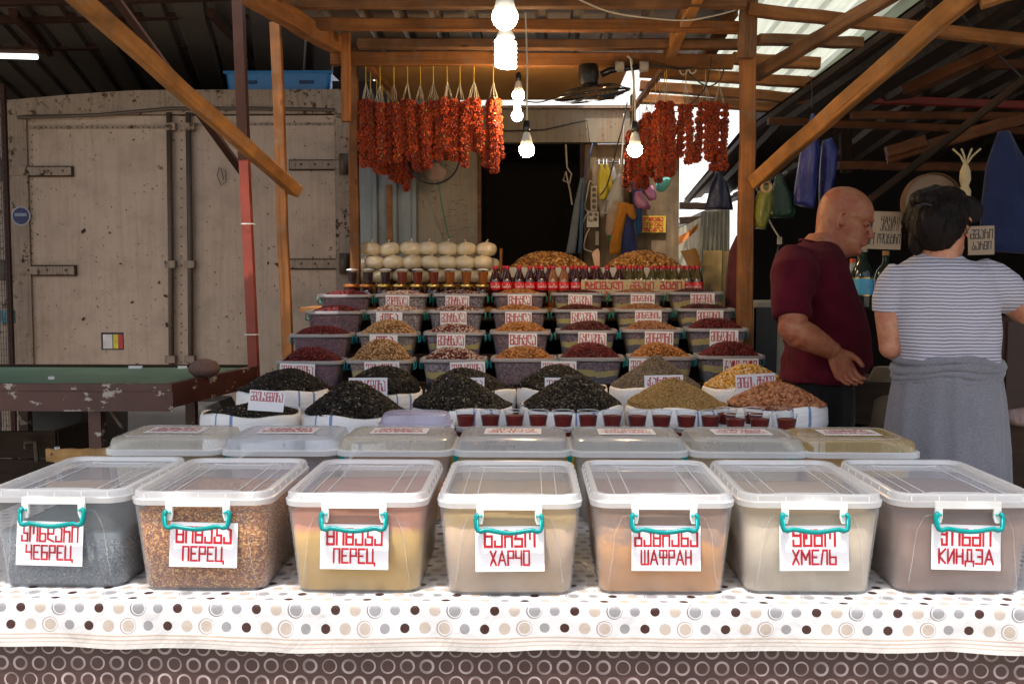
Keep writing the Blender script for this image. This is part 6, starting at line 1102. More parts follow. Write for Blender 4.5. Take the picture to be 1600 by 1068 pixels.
# ================================================================= RIGHT STALL GOODS
M_cardb = plain('brown_cardboard', (.36, .27, .19), .8, var=.1)
def hand_sign(x0, x1, y0, y1, Y, lines, label, rz=0, stick=None):
    a = at(x0, y1, Y); b = at(x1, y0, Y); c = ((a.x+b.x)/2, Y, (a.z+b.z)/2); w_ = b.x-a.x; h_ = b.z-a.z; t = thing('cardboard_sign', label, 'sign', c, 0, None); ORG[t] = Vector(); M = Matrix.Rotation(rz, 4, 'Y')
    MB().box((0, 0, 0), (w_, .004, h_)).xf(M).build('cardboard_sheet', M_cardb, t); tm = MB()
    for (tx, cx_, cz_, tw, th_, k) in lines: text_mb(tx, w_*tw, h_*th_, k, tm, (w_*cx_, h_*cz_), .06)
    tm.xf(Matrix.Translation((0, -.0026, 0)) @ M).build('lettering', M_black, t)
    if stick: MB().box((stick, 0, -h_/2-.04), (.035, .008, .09)).build('stick', M_cardb, t)
hand_sign(1332, 1409, 330, 389, 4.25, [('40', -.30, .21, .34, .36, .16), ('ЧАЧА', .22, .27, .30, .20, .12), ('არაყი', .20, .08, .28, .16, .09), ('||', .42, .18, .05, .36, .12), ('ღვინო', -.28, -.22, .42, .30, .13), ('ოჯახური', .24, -.22, .46, .24, .10)], 'tan cardboard sign reading 40 in the gap between the two people', .03)
hand_sign(1512, 1554, 353, 398, 4.0, [('ძმარი', 0, .22, .84, .30, .11), ('კარგი', 0, -.18, .72, .26, .11)], 'small tan cardboard sign on a stick right of the woman', -.03, .0)
def big_bottle(px, ytop, ybot, Y, r, glass, capm, lab, label=None, slim=.35):
    b = at(px, ybot, Y); t_ = at(px, ytop, Y); h = t_.z-b.z; t = thing('large_bottle', lab, 'bottle', b); ORG[t] = Vector()
    MB().lathe([(r*.9, 0), (r, .01), (r, h*.55), (r*.85, h*.66), (r*slim, h*.78), (r*slim*.95, h*.93)], 24).build('bottle_glass', glass, t, True); MB().lathe([(r*slim*1.1, h*.92), (r*slim*1.1, h), (.001, h)], 16, caps=False).build('cap', capm, t, 'auto')
    if label: MB().lathe([(r*1.01, h*.22), (r*1.01, h*.5)], 24, caps=False).build('paper_label', label, t, True); MB().lathe([(r*1.015, h*.49), (r*1.015, h*.51)], 24, caps=False).build('gold_band', M_gold, t, True); MB().lathe([(r*1.015, h*.21), (r*1.015, h*.23)], 24, caps=False).build('gold_band', M_gold, t, True)
    return t
M_dkglass = plain('dark_green_glass', (.012, .022, .016), .08); M_blueL = plain('sky_blue_label', (.06, .30, .48), .35, var=.3, sc=30); M_foil = plain('silver_foil', (.42, .36, .32), .3, .6)
SHZ = at(1340, 482, 4.4).z
big_bottle(1346, 386, 482, 4.35, .047, M_dkglass, M_foil, 'large dark bottle with a sky blue label and foil cap', M_blueL, .42)
big_bottle(1382, 392, 482, 4.45, .045, M_dkglass, plain('amber_cap', (.30, .16, .05)), 'dark bottle with a royal blue label next to the woman', plain('royal_label', (.02, .06, .35), .3), .3)
big_bottle(1331, 404, 482, 4.45, .035, clear('clear_bottle', fac=.25), plain('orange_cap', (.55, .08, .02)), 'clear bottle with an orange cap behind the man')
big_bottle(1315, 412, 482, 4.5, .032, M_dkglass, plain('lime_cap', (.45, .55, .15)), 'small bottle with a pale green cap behind the man')
for k, px in enumerate((1400, 1420)): big_bottle(px, 425, 482, 4.5, .035, M_dkglass, M_cap, 'dark bottle mostly hidden behind the woman, %s' % ('left' if k == 0 else 'right'))
M_grn = plain('green_plastic_barrel', (.012, .10, .045), .4)
gb = thing('green_barrel', 'green plastic barrel between the two people, carrying bottles', 'barrel', (*at(1362, 600, 4.42).xy, 0)); MB().lathe([(.20, 0), (.215, .05), (.222, SHZ*.5), (.215, SHZ-.06), (.222, SHZ-.05), (.222, SHZ-.015)], 32).build('barrel_body', M_grn, gb, True); MB().lathe([(.228, SHZ-.04), (.23, SHZ-.004), (.001, SHZ-.003)], 32, caps=False).build('barrel_lid', M_grn, gb, 'auto')
sk = MB().lathe([(.001, 0), (.12, .01), (.15, .12), (.13, .30), (.07, .38), (.05, .42)], 24, wob=lambda a, z: 1+.08*math.sin(3*a+z*9)).xf(Matrix.Translation(at(1388, 760, 4.0).xyz*Vector((1, 1, 0)).length*0 + Vector((at(1385, 600, 4.05).x, 4.05, .64)))); 
tag(sk.build('tan_sack', cloth_mat('tan_sack_cloth', (.16, .12, .08)), None, True), 'brown paper sack on crates between the two people', 'sack')
def slat_crate(x0, x1, y0, Y, d, mt, nm, lab, n=5, cat='crate', h=None):
    a = at(x0, 700, Y); b = at(x1, y0, Y); t = thing(nm, lab, cat, ((a.x+b.x)/2, Y, 0)); H = b.z
    for q in range(n):
        z = H*(q+.5)/n; MB().box(((a.x+b.x)/2, Y, z), (b.x-a.x, .015, H/n-.012)).build('plank', mt, t)
    for xx in (a.x, b.x): MB().box((xx, Y+d/2, H/2), (.015, d-.02, H-.01)).build('side_panel', mt, t)
    MB().box(((a.x+b.x)/2, Y+d/2, H-.006), (b.x-a.x-.018, d-.03, .012)).build('top_board', mt, t); return t
slat_crate(1325, 1410, 598, 3.95, .5, M_wooddark, 'wooden_crate', 'dark slatted crate between the man and the woman', 6)
slat_crate(1568, 1680, 500, 4.1, .5, plain('dark_brown_board', (.045, .022, .016), .7), 'brown_cabinet', 'dark brown cabinet at the right edge behind the woman', 2, 'cabinet')
slat_crate(1556, 1680, 660, 3.5, .35, M_wooddark, 'wooden_crate', 'dark crate at the bottom right behind the woman', 4)
hangbag([(1575, 640), (1570, 652), (1574, 660), (1580, 664)], [(1600, 636), (1612, 645), (1614, 658), (1606, 664)], 3.45, .04, bag_mat('clear_red_bag', (.30, .20, .18)), 'crumpled_bag', 'crumpled clear plastic bag with red print on the right crate', 'bag', folds=4, seed=31)
M_fridge = plain('cream_chest', (.30, .27, .20), .45, var=.12, sc=3); fr = thing('cream_cabinet', 'cream coloured chest freezer left of the bald man', 'cabinet', (*at(1215, 600, 4.9).xy, 0)); a = at(1183, 700, 4.9); b = at(1262, 472, 4.9)
MB().box(((a.x+b.x)/2, 5.15, (b.z-.03)/2), (b.x-a.x, .5, b.z-.03)).build('cabinet_body', M_fridge, fr); MB().box(((a.x+b.x)/2, 5.15, b.z-.013), (b.x-a.x+.02, .53, .026)).build('lid', M_fridge, fr)
slat_crate(1178, 1213, 480, 4.86, .02, plain('black_infill', (.012, .012, .012), .5), 'black_infill', 'black speaker panel between the post and the cream cabinet', 1, 'infill')  # thin black panel added to fill the gap
sv = thing('drum_sieve', 'round wooden sieve hanging behind the woman\'s head', 'sieve', at(1452, 318, 4.2)); ORG[sv] = Vector(); MB().lathe([(.118, 0), (.122, .002), (.122, .05), (.118, .052)], 36, caps=False).xf(Matrix.Rotation(PI/2, 4, 'X')).build('hoop', M_woodold, sv, True); MB().lathe([(.117, .03), (.001, .0301)], 36, caps=False).xf(Matrix.Rotation(PI/2, 4, 'X')).build('sieve_mesh', plain('sieve_skin', (.20, .13, .08), .7), sv, True)
gl = thing('corn_husk_bundle', 'pale braided husk bundle hanging above the small sign', 'bundle', at(1507, 310, 4.1)); ORG[gl] = Vector(); M_husk = plain('husk', (.42, .33, .19), .7)
MB().lathe([(.001, -.03), (.022, -.01), (.024, .03), (.014, .05), (.022, .075), (.020, .11), (.008, .14)], 14).build('husk', M_husk, gl, True)
for a in (-.7, -.2, .4, .9): MB().tube([(0, 0, .13), (.03*a, 0, .17), (.07*a, .01, .20)], .004, 5).build('husk_strand', M_husk, gl)
kb = MB(); kb.box(at(1232, 425, 5.2), (.0, .0, .0)) if False else None
cable([(1175, 275, 4.75), (1200, 340, 5.0), (1218, 372, 5.0)], .004, 'white wire behind the olive bag', M_flexw); cable([(1218, 380, 5.0), (1212, 400, 5.0), (1206, 425, 5.0)], .003, 'thin grey cord below the hanging plug')
tag(MB().box(at(1218, 376, 5.0), (.02, .02, .035)).build('plug', M_cream), 'small cream plug hanging left of the man', 'plug')
# ================================================================= PEOPLE
def remesh(mb, name, mat, parent, vox, smooth_it=6, extra=None, keep_attr=False, org=None):
    me = mb.mesh(name+'_tmp'); o = bpy.data.objects.new(name+'_tmp', me); C.objects.link(o)
    m_ = o.modifiers.new('r', 'REMESH'); m_.mode = 'VOXEL'; m_.voxel_size = vox; s_ = o.modifiers.new('s', 'SMOOTH'); s_.factor = .5; s_.iterations = smooth_it
    dg = bpy.context.evaluated_depsgraph_get(); me2 = bpy.data.meshes.new_from_object(o.evaluated_get(dg)); bpy.data.objects.remove(o)
    me2.name = name; me2.materials.clear(); me2.materials.append(mat); me2.polygons.foreach_set('use_smooth', [True]*len(me2.polygons))
    if extra:
        n = len(me2.vertices); co = np.empty(n*3, np.float32); me2.vertices.foreach_get('co', co); co = co.reshape(-1, 3); no = np.empty(n*3, np.float32); me2.vertices.foreach_get('normal', no); co = extra(co, no.reshape(-1, 3)); me2.vertices.foreach_set('co', co.astype(np.float32).ravel()); me2.update()
    r = bpy.data.objects.new(name, me2); link(r, parent); KIDS.setdefault(parent.name, []).append(r); return r
def ell(c, hx, hy, z=None, n=28, pw=2.3, rot=0):
    out = []
    for k in range(n):
        a = 2*PI*k/n; ca, sa = math.cos(a), math.sin(a); x = hx*math.copysign(abs(ca)**(2/pw), ca); y = hy*math.copysign(abs(sa)**(2/pw), sa)
        out.append(Vector((c[0]+x*math.cos(rot)-y*math.sin(rot), c[1]+x*math.sin(rot)+y*math.cos(rot), c[2] if z is None else z)))
    return out
def skin_mat(nm, base, red):
    g = G(nm); v = g.coord(); n = g.noise(v, 16, 5); f = g.noise(v, 140, 4, .7); c = g.mix(g.ramp(n, [(.35, 0), (.6, .95)]), base, red); c = g.mix(g.ramp(f, [(.55, 0), (.75, .35)]), c, shade(red, .6)); c = g.mix(g.ramp(g.noise(v, 55, 4, .7), [(.52, 0), (.66, .45)]), c, shade(red, .7)); g.bump(g.M('ADD', f, g.M('MULTIPLY', g.noise(v, 45, 3), 2.)), .0025, .6)
    return g.fin(c, .48, Subsurface_Weight=.12, Subsurface_Scale=.01, Subsurface_Radius=(1., .35, .2), Specular_IOR_Level=.4)
def head_mb(mb, M, bald=True, fem=False):
    """head, x forward, z up, origin at chin level under the centre"""
    T = [(-.085, .030, -.088, .062), (-.05, .034, -.086, .060), (-.022, .052, -.084, .060), (-.006, .078, -.082, .058), (.006, .090, -.080, .058), (.020, .097, -.080, .062), (.033, .094, -.082, .066), (.043, .099, -.084, .068), (.051, .0975, -.086, .069), (.060, .101, -.088, .070),
         (.072, .098, -.091, .071), (.090, .094, -.095, .073), (.108, .089, -.099, .0745), (.120, .087, -.101, .0755), (.134, .095, -.103, .0765), (.145, .100, -.103, .077), (.160, .099, -.102, .077), (.180, .092, -.098, .075), (.200, .078, -.088, .069), (.215, .060, -.074, .060), (.227, .036, -.052, .045), (.235, .010, -.022, .02)]
    rings = []
    for z, f, b, w_ in T:
        ring = []
        for k in range(36):
            a = 2*PI*k/36; ca, sa = math.cos(a), math.sin(a); c0 = -.01; x = (f-c0)*abs(ca)**.95 if ca > 0 else -(c0-b)*-1*abs(ca)**.9*-1
            x = c0 + ((f-c0)*abs(ca)**.9 if ca > 0 else -(c0-b)*abs(ca)**.9); y = w_*math.copysign(abs(sa)**.88, sa)
            if ca > .3 and .05 < z < .13: x -= .010*max(0, abs(sa)-.25)*2
            if ca > .5 and .108 <= z <= .126: x -= .008*math.exp(-((abs(y)-.033)/.014)**2)   # eye sockets
            ring.append(M @ Vector((x, y, z)))
        rings.append(ring)
    mb.loft(rings)
    # nose
    mb.loft([[M @ Vector((x0+dx, s*wy, z)) for dx, s in ((-.02, -1), (0, -.45), (0, .45), (-.02, 1))] for z, x0, wy in ((.126, .096, .011), (.112, .107, .013), (.097, .118, .016), (.084, .126, .019), (.075, .122, .020), (.069, .106, .015))])
    for s in (-1, 1): mb.sphere(M @ Vector((.108, s*.014, .079)), (.013, .009, .009), 10, 6)
    mb.sphere(M @ Vector((.100, 0, .057)), (.011, .024, .0065), 12, 6); mb.sphere(M @ Vector((.097, 0, .044)), (.012, .021, .007), 12, 6)   # lips
    for s in (-1, 1):
        mb.sphere(M @ Vector((.092, s*.032, .135)), (.014, .024, .008), 10, 6)   # brow
        mb.sphere(M @ Vector((.080, s*.032, .117)), (.013, .014, .010), 10, 6)   # lid
        e = [Vector((-.006+.017*math.cos(a)*.8, s*(.078+.010*(1-math.cos(a))*.5+.004), .105+.032*math.sin(a))) for a in np.linspace(-2.0, 2.6, 14)]   # ear helix
        mb.tube([M @ Vector((-p.x-.012, p.y, p.z)) for p in e], [.0045]*13+[.0035], 8); mb.sphere(M @ Vector((-.006, s*.079, .100)), (.010, .005, .018), 10, 7)
    mb.sphere(M @ Vector((.078, 0, .012)), (.024, .030, .018), 14, 8)
def hand_mb(mb, M, s=1, curl=.5):
    """hand along -z from wrist at origin, palm facing +x side; s mirrors y"""
    mb.loft([[M @ Vector((x*hx, s*y*hy+cy_*s, z)) for x, y in ((-1, -.8), (-1, .8), (-.5, 1), (.5, 1), (1, .8), (1, -.8), (.5, -1), (-.5, -1))] for z, hx, hy, cy_ in ((.02, .020, .026, 0), (-.01, .018, .029, 0), (-.045, .016, .038, .0), (-.080, .014, .043, 0), (-.098, .011, .040, 0))])
    for k, (y0, L_, r0) in enumerate(((.031, .072, .0092), (.0105, .080, .0096), (-.0105, .075, .0092), (-.030, .060, .0080))):
        p = Vector((0, y0, -.080)); a = .18; pts = [p+Vector((0, 0, .03)), p]; rs = [r0*1.1, r0*1.08]
        for j, seg in enumerate((.45, .31, .24)): a += curl*(.55+.35*j+.06*k); p = p + Vector((math.sin(a), 0, -math.cos(a)))*L_*seg; pts.append(p.copy()); rs.append(r0*(1-.10*(j+1)))
        mb.tube([M @ Vector((q.x, s*q.y, q.z)) for q in pts], rs, 8)
        mb.sphere(M @ Vector((pts[-1].x, s*pts[-1].y, pts[-1].z)), rs[-1]*1.0, 8, 6)
    pts = [Vector((.004, .020, -.015)), Vector((.014, .043, -.040)), Vector((.026, .052, -.065)), Vector((.034, .052, -.088))]; mb.tube([M @ Vector((q.x, s*q.y, q.z)) for q in pts], [.015, .0125, .0105, .009], 8); q = pts[-1]; mb.sphere(M @ Vector((q.x, s*q.y, q.z)), .009, 8, 6)
def limb(mb, pts, rs, seg=18, flat=1.0): mb.tube(pts, rs, seg, flat=flat)
# ---- bald man in maroon shirt, looking down to the right
MY = 3.75; k_ = U(MY); ox = at(1285, 434, MY).x
def mp(px, py, y=0): p = at(px, py, MY+y); return Vector((p.x-ox, y, p.z))
man = thing('person', 'bald man in a maroon T-shirt and dark trousers looking down, hand at his belly', 'person', (ox, MY, 0)); ORG[man] = Vector()
SK = skin_mat('tanned_skin', (.38, .165, .085), (.30, .085, .045)); b = MB()
chin = mp(1311, 386); MH = Matrix.Translation((chin.x-.020, 0, chin.z-.006)) @ Matrix.Rotation(math.radians(-13), 4, 'Z') @ Matrix.Rotation(math.radians(17), 4, 'Y') @ Matrix.Scale(.985, 4)
head_mb(b, MH)
b.loft([ell((mp(1292, 366).x, 0, mp(0, 366).z), .064, .060), ell((mp(1283, 378).x, 0, mp(0, 378).z), .068, .068), ell((mp(1275, 392).x, 0, mp(0, 392).z), .075, .085), ell((mp(1268, 410).x, 0, mp(0, 410).z), .085, .15), ell((mp(1268, 450).x, 0, mp(0, 450).z), .09, .15)])
sh = mp(1244, 425, -.19); el = mp(1238, 513, -.285); wr = mp(1303, 549, -.235)
limb(b, [sh, sh.lerp(el, .5), el], [.060, .056, .047]); limb(b, [sh.lerp(el, .8), el, el.lerp(wr, .12)+Vector((0, 0, -.004)), el.lerp(wr, .4), el.lerp(wr, .8), wr], [.045, .050, .053, .050, .038, .032])
Mh = Matrix.Translation(wr) @ Matrix.Rotation(math.radians(-20), 4, 'Y') @ Matrix.Rotation(math.radians(-75), 4, 'Z') @ Matrix.Rotation(math.radians(10), 4, 'X')
hand_mb(b, Mh, 1, .42)
sl2 = mp(1262, 425, .19); el2 = mp(1275, 515, .28); wr2 = mp(1296, 572, .23); limb(b, [sl2, el2], [.058, .045]); limb(b, [el2, el2.lerp(wr2, .4), wr2], [.047, .045, .031]); hand_mb(b, Matrix.Translation(wr2) @ Matrix.Rotation(math.radians(-35), 4, 'Y') @ Matrix.Rotation(math.radians(80), 4, 'Z'), -1, .4)
b.sphere(el, .050, 14, 8); b.sphere(el2, .047, 14, 8)
body = remesh(b, 'body', SK, man, .0036, 4)
EYE = plain('eye_dark', (.02, .012, .01), .2); BR = plain('grey_eyebrow', (.075, .055, .045), .8)
for s in (-1, 1):
    MB().sphere(MH @ Vector((.0855, s*.033, .1155)), (.008, .010, .006), 12, 8).build('eye', EYE, body, True); MB().tube([MH @ Vector(q) for q in ((.097, s*.016, .136), (.0985, s*.030, .141), (.090, s*.048, .138))], [.003, .0042, .002], 6).build('eyebrow', BR, body, True)
# stubble shading as short cropped hair on the sides
M_shirt = cloth_mat('maroon_jersey', (.070, .004, .012), .9, .03)
t = MB(); TS = [(377, 1253, 1300, .068, .082), (384, 1247, 1307, .10, .10), (393, 1236, 1312, .14, .11), (408, 1227, 1317, .185, .1), (425, 1220, 1320, .212, 0), (450, 1215, 1330, .218, 0), (480, 1214, 1341, .212, 0), (505, 1220, 1349, .208, 0), (530, 1226, 1355, .206, 0), (548, 1229, 1357, .205, 0), (566, 1226, 1354, .203, 0), (580, 1222, 1346, .198, 0), (593, 1221, 1335, .190, 0)]
rings = []
for (py, x0, x1, hw, _) in TS:
    c = mp((x0+x1)/2, py); rings.append(ell(c, (x1-x0)/2*k_, hw, n=40, pw=2.2))
t.loft(rings)
limb(t, [mp(1246, 412, -.13), mp(1240, 432, -.200), mp(1237, 465, -.240), mp(1237, 497, -.268)], [.085, .083, .072, .066], 24); limb(t, [mp(1258, 415, .14), mp(1262, 432, .2), mp(1268, 497, .255)], [.085, .083, .067], 24)
def folds_man(co, no):
    out = co.copy(); zz = co[:, 2]; xx = co[:, 0]; yy = co[:, 1]
    d = .0045*np.sin(zz*55+xx*30+np.sin(yy*20)*1.2)*np.exp(-((zz-1.10)/.10)**2) + .004*np.sin(zz*42+xx*70)*np.exp(-((zz-1.38)/.07)**2-((xx+.02)/.08)**2) + .0035*np.sin((zz+xx*.9)*70)*np.exp(-((xx+.09)/.05)**2)
    d += np.array([mnoise.noise(Vector((a*9, b_*9, c_*9)))*.0045 for a, b_, c_ in co]); hem = (zz < mp(0, 588).z); d = d + hem*.001; return out + no*d[:, None]
remesh(t, 'shirt', M_shirt, body, .008, 3, folds_man)
# neck rib
n_ = MB(); cN = mp(1279, 382); ring = [Vector((cN.x+.068*math.cos(a), .074*math.sin(a), cN.z - .004 - .022*math.cos(a))) for a in np.linspace(0, 2*PI, 40)]; n_.tube(ring, .0045, 6, caps=False); n_.build('collar', M_shirt, body, True)
p_ = MB(); M_trou = cloth_mat('charcoal_trousers', (.006, .006, .007), .8)
c1 = mp(1278, 585); p_.loft([ell((c1.x, 0, mp(0, 584).z), .120, .172, n=32), ell((c1.x, 0, mp(0, 610).z), .128, .180, n=32), ell((c1.x-.005, 0, .86), .125, .180, n=32), ell((c1.x-.01, 0, .80), .10, .16, n=32)])
for s, dx in ((-1, -.02), (1, .03)): limb(p_, [(c1.x+dx*.3, s*.085, .92), (c1.x+dx, s*.10, .65), (c1.x+dx, s*.105, .48), (c1.x+dx-.01, s*.11, .10)], [.098, .088, .072, .066], 20)
remesh(p_, 'trousers', M_trou, body, .010, 3, lambda co, no: co + no*(.003*np.sin(co[:, 2]*26+co[:, 0]*40)+.003*np.sin(co[:, 0]*90))[:, None])
for s, dx in ((-1, -.02), (1, .03)): MB().loft([ell((c1.x+dx+.05, s*.11, 0), .14, .048, z=.0, n=20), ell((c1.x+dx+.05, s*.11, 0), .145, .05, z=.03, n=20), ell((c1.x+dx, s*.11, 0), .08, .045, z=.09, n=20), ell((c1.x+dx-.01, s*.11, 0), .055, .045, z=.12, n=20)]).build('shoe', plain('black_shoe', (.012, .01, .01), .4), body, True)
# ---- woman seen from behind in a striped T-shirt
WY = 3.2; kw = U(WY); wx = at(1460, 434, WY).x
def wp(px, py, y=0): p = at(px, py, WY+y); return Vector((p.x-wx, y, p.z))
wom = thing('person', 'dark-haired woman from behind in a striped T-shirt with a grey cloth tied at her waist', 'person', (wx, WY, 0)); ORG[wom] = Vector()
SKW = skin_mat('fair_skin', (.50, .25, .15), (.42, .16, .09)); b = MB()
hc = wp(1480, 402); HM = Matrix.Translation((hc.x-.014, .012, hc.z-.005)) @ Matrix.Rotation(math.radians(50), 4, 'Z') @ Matrix.Rotation(math.radians(3), 4, 'Y') @ Matrix.Scale(.93, 4)
head_mb(b, HM)
nk = wp(1465, 395); b.loft([ell((wp(1468, 372).x, .01, wp(0, 372).z), .053, .056), ell((nk.x, .0, nk.z), .056, .058), ell((wp(1464, 408).x, 0, wp(0, 408).z), .085, .065), ell((wp(1466, 425).x, 0, wp(0, 425).z), .14, .085), ell((wp(1470, 470).x, 0, wp(0, 470).z), .15, .09)])
# right arm going out to the right and forward
rs_ = wp(1538, 432, .0); re = wp(1600, 486, .05); rw_ = wp(1668, 470, .22); limb(b, [rs_, rs_.lerp(re, .5), re], [.055, .050, .043]); limb(b, [re, re.lerp(rw_, .4), rw_], [.043, .041, .027]); hand_mb(b, Matrix.Translation(rw_) @ Matrix.Rotation(math.radians(-95), 4, 'Y') @ Matrix.Rotation(.4, 4, 'Z'), 1, .35)
ls = wp(1400, 436, .0); le = wp(1392, 542, -.005); lw = wp(1425, 560, .20); limb(b, [ls, wp(1389, 490, 0), le], [.052, .045, .036]); limb(b, [le, le.lerp(lw, .4), lw], [.037, .036, .026]); hand_mb(b, Matrix.Translation(lw) @ Matrix.Rotation(math.radians(-60), 4, 'X'), -1, .4)
b.sphere(le, .038, 14, 8); b.sphere(re, .043, 14, 8)
wb = remesh(b, 'body', SKW, wom, .0042, 4)
# hair: layered strands over a cap
HB_ = []; M_hair = None
g = G('dark_hair'); v = g.coord(); st = g.noise(g.scale(v, (180, 180, 14)), 1, 5, .7); g.bump(st, .004, .8); M_hair = g.fin(g.ramp(st, [(.3, (.002, .0015, .0015)), (.7, (.012, .006, .005))]), .55, Specular_IOR_Level=.15)
h = MB(); hcx = wp(1468, 340); h.sphere((hcx.x-.004, .012, hcx.z+.005), (.094, .108, .098), 28, 18); h.sphere((hcx.x-.022, -.035, hcx.z-.025), (.078, .075, .085), 24, 16); h.sphere((wp(1458, 368).x, -.045, wp(0, 368).z), (.062, .045, .05), 20, 12)
for (px, py, y, rx_, rz_) in ((1506, 330, .03, .035, .05), (1440, 345, .0, .045, .07), (1432, 375, -.01, .025, .05), (1447, 300+12, -.02, .05, .035), (1477, 308, 0, .06, .035), (1494, 320, .02, .036, .035)): h.sphere(wp(px, py, y), (rx_, rx_*1.1, rz_), 16, 10)
for q_, r_ in (((.040, 0, .200), (.050, .075, .042)), ((.058, 0, .178), (.030, .052, .026)), ((.045, -.056, .165), (.036, .022, .036)), ((.020, -.074, .165), (.05, .020, .045))): h.sphere(HM @ Vector(q_), r_, 16, 10)
hair = remesh(h, 'hair', M_hair, wb, .0050, 4, lambda co, no: co + no*(np.array([mnoise.noise(Vector((a*60, b_*60, c_*12)))*.006 for a, b_, c_ in co]))[:, None])
hs = MB(); rs = random.Random(5)
for k in range(110):
    a = rs.uniform(0, 2*PI); el_ = rs.uniform(-.35, 1.4); d = Vector((math.cos(a)*math.cos(el_), math.sin(a)*math.cos(el_), math.sin(el_)))
    if d.dot(Vector((.62, .75, -.2))) > .55: continue
    P = Vector((hcx.x-.010, 0, hcx.z)) + Vector((d.x*.092, d.y*.104, d.z*.096)); L_ = rs.uniform(.03, .07); tdir = Vector((d.x*.2-.15, d.y*.2-.1, -1)).normalized(); Q = P + tdir*L_*.5 + d*.003; R2_ = P + tdir*L_ - d*.006 - Vector((d.x, d.y, 0))*rs.uniform(.0, .02)
    hs.tube([P, Q, R2_], [.0012, .0016, .0004], 4)
for k in range(60):   # wisps at the nape and beside the ear
    q = wp(rs.uniform(1452, 1494), rs.uniform(362, 380), -.045+rs.uniform(-.005, .02)); hs.tube([q, q+Vector((rs.uniform(-.01, .015), -.004, -.02)), q+Vector((rs.uniform(-.02, .03), .0, -.045))], [.0013, .0011, .0004], 4)
tag(hs.build('hair_strands', M_hair, wb, True), None, None, None, 'stuff')
MB().tube([wp(1430, 322, -.075), wp(1445, 318, -.088), wp(1457, 321, -.092)], .003, 5).build('hair_clip', plain('shiny_clip', (.03, .03, .035), .2), wb)
# striped tee
g = G('striped_jersey'); v = g.coord(); s3 = g.sep(v); n = g.noise(v, 9, 4); zc = g.M('ADD', s3[2], g.M('MULTIPLY', n, .012)); w_ = g.M('SINE', g.M('MULTIPLY', zc, 2*PI/.0108)); k1 = g.M('GREATER_THAN', w_, .42)
c = g.mix(g.M('MULTIPLY', k1, .74), (.46, .45, .52), (.035, .03, .06)); g.bump(g.noise(v, 40, 4), .003, .4); M_stripe = g.fin(c, .8, Sheen_Weight=.15)
t = MB(); TS = [(396, 1440, 1494, .045), (404, 1425, 1510, .062), (413, 1408, 1530, .082), (426, 1396, 1545, .098), (445, 1392, 1552, .108), (480, 1392, 1555, .118), (520, 1398, 1556, .118), (545, 1402, 1556, .115), (566, 1400, 1558, .118)]
t.loft([ell((wp((x0+x1)/2, py).x, 0, wp(0, py).z), (x1-x0)/2*kw, hd, n=40, pw=2.5) for py, x0, x1, hd in TS])
limb(t, [wp(1412, 424), wp(1396, 445), wp(1386, 470), wp(1384, 489)], [.052, .056, .050, .046], 22); limb(t, [wp(1524, 428), wp(1545, 442, .005), wp(1568, 456, .015), wp(1583, 468, .03)], [.055, .070, .068, .056], 22)
def folds_w(co, no):
    x, y, z = co.T; d = .005*np.sin(x*38+z*14+1)*np.exp(-((z-1.22)/.12)**2) + .004*np.sin((z*1.0-x*1.2)*45)*np.exp(-((x-.12)/.06)**2) + .003*np.sin(x*80)*np.exp(-((z-1.17)/.03)**2)
    d += np.array([mnoise.noise(Vector((a*8, b_*8, c_*6)))*.006 for a, b_, c_ in co]); return co + no*d[:, None]
remesh(t, 't_shirt', M_stripe, wb, .008, 3, folds_w)
g = G('heather_grey'); v = g.coord(); f = g.noise(g.scale(v, (120, 120, 300)), 1, 5, .7); n = g.noise(v, 5, 3); g.bump(f, .002, .4); M_heath = g.fin(g.mix(g.ramp(n, [(.3, 0), (.7, .4)]), g.ramp(f, [(.3, (.125, .125, .15)), (.7, (.26, .26, .30))]), (.12, .12, .14)), .9, Sheen_Weight=.3)
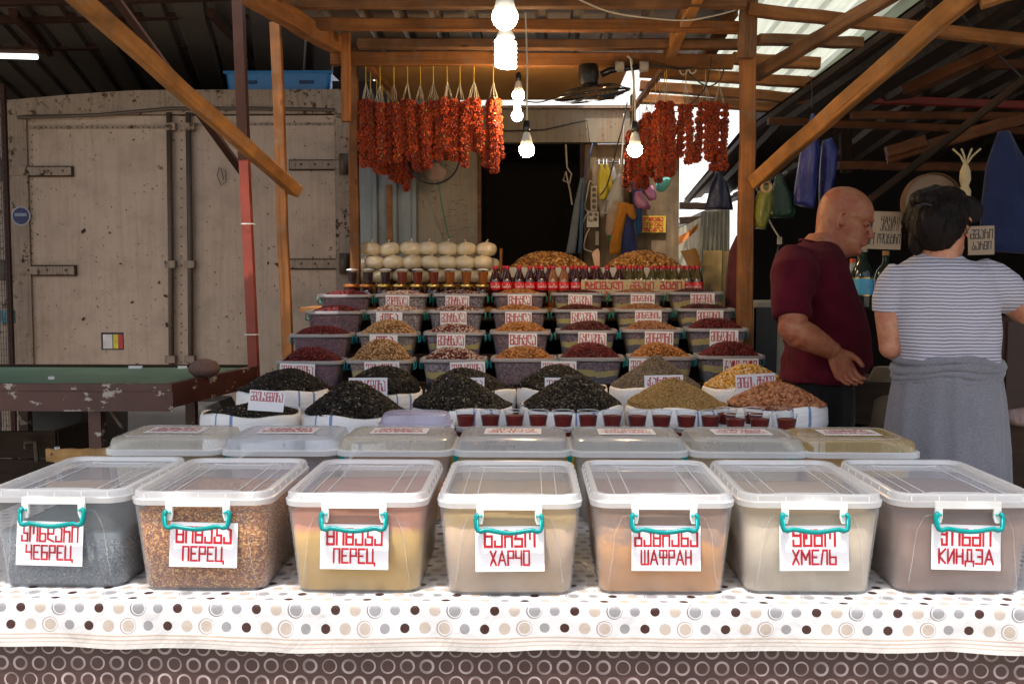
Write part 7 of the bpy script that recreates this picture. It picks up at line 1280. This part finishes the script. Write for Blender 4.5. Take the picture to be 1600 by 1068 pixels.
def skirt(zt, zb_, name, prof, fold, par, th=1.0):
    mb = MB(); N = 120; rings = []
    for (py, x0, x1, hd) in prof:
        c = wp((x0+x1)/2, py); fr_ = min(1, .25+1.6*(prof[0][0]-py)/(prof[0][0]-prof[-1][0])); ring = []
        for k in range(N):
            a = 2*PI*k/N; f_ = 1 + fold*fr_*(math.sin(a*11+1.3*math.sin(a*3))*.6 + math.sin(a*19+2)*.25) ; f_ *= th; ring.append(Vector((c.x + (x1-x0)/2*kw*math.cos(a)*f_, hd*math.sin(a)*f_, c.z)))
        rings.append(ring)
    return mb.loft(rings).build(name, M_heath, par, True)
skirt(0, 0, 'wrapped_skirt', [(562, 1404, 1556, .118), (590, 1400, 1560, .126), (620, 1395, 1564, .135), (660, 1390, 1567, .142), (700, 1387, 1569, .148), (740, 1385, 1570, .152), (800, 1384, 1572, .155), (870, 1384, 1572, .155)], .065, wb)
for (py, dz, r_, tw) in ((562, 0, .014, 0), (572, 0, .016, .5), (582, 0, .013, 1.), (591, .0, .009, 1.8)):
    pts = []
    for a in np.linspace(0, 2*PI, 60): c = wp(1480, py); pts.append(Vector((c.x + .160*math.cos(a), .118*math.sin(a), c.z + .008*math.sin(a*3+tw) + .006*math.cos(a)*(1 if tw else -1))))
    MB().tube(pts, [r_*(1+.25*math.sin(k*.7+tw)) for k in range(60)], 8, caps=False).build('waist_roll', M_heath, wb, True)
MB().loft([[wp(1556, 575, .05)+Vector((dx, dy, -z)) for dx, dy in ((-.01, -.02), (.012+z*.1, -.02), (.015+z*.1, .02), (-.01, .02))] for z in (0, .08, .18, .26)]).build('hanging_sleeve', M_heath, wb)
for s in (-1, 1):
    cx_ = wp(1480, 800).x + s*.075; limb_ = MB(); limb(limb_, [(cx_, 0, .62), (cx_, .01, .40), (cx_, 0, .10)], [.06, .052, .040]); limb_.build('leg', cloth_mat('dark_leggings%d' % s, (.02, .02, .022)), wb, True)
    MB().loft([ell((cx_, .04, 0), .045, .12, z=.0, n=20), ell((cx_, .04, 0), .048, .125, z=.03, n=20), ell((cx_, .0, 0), .042, .07, z=.09, n=20)]).build('shoe', plain('black_shoe', (.012, .01, .01), .4), wb, True)
for o in list(bpy.data.objects):
    if 'used' in o: del o['used']
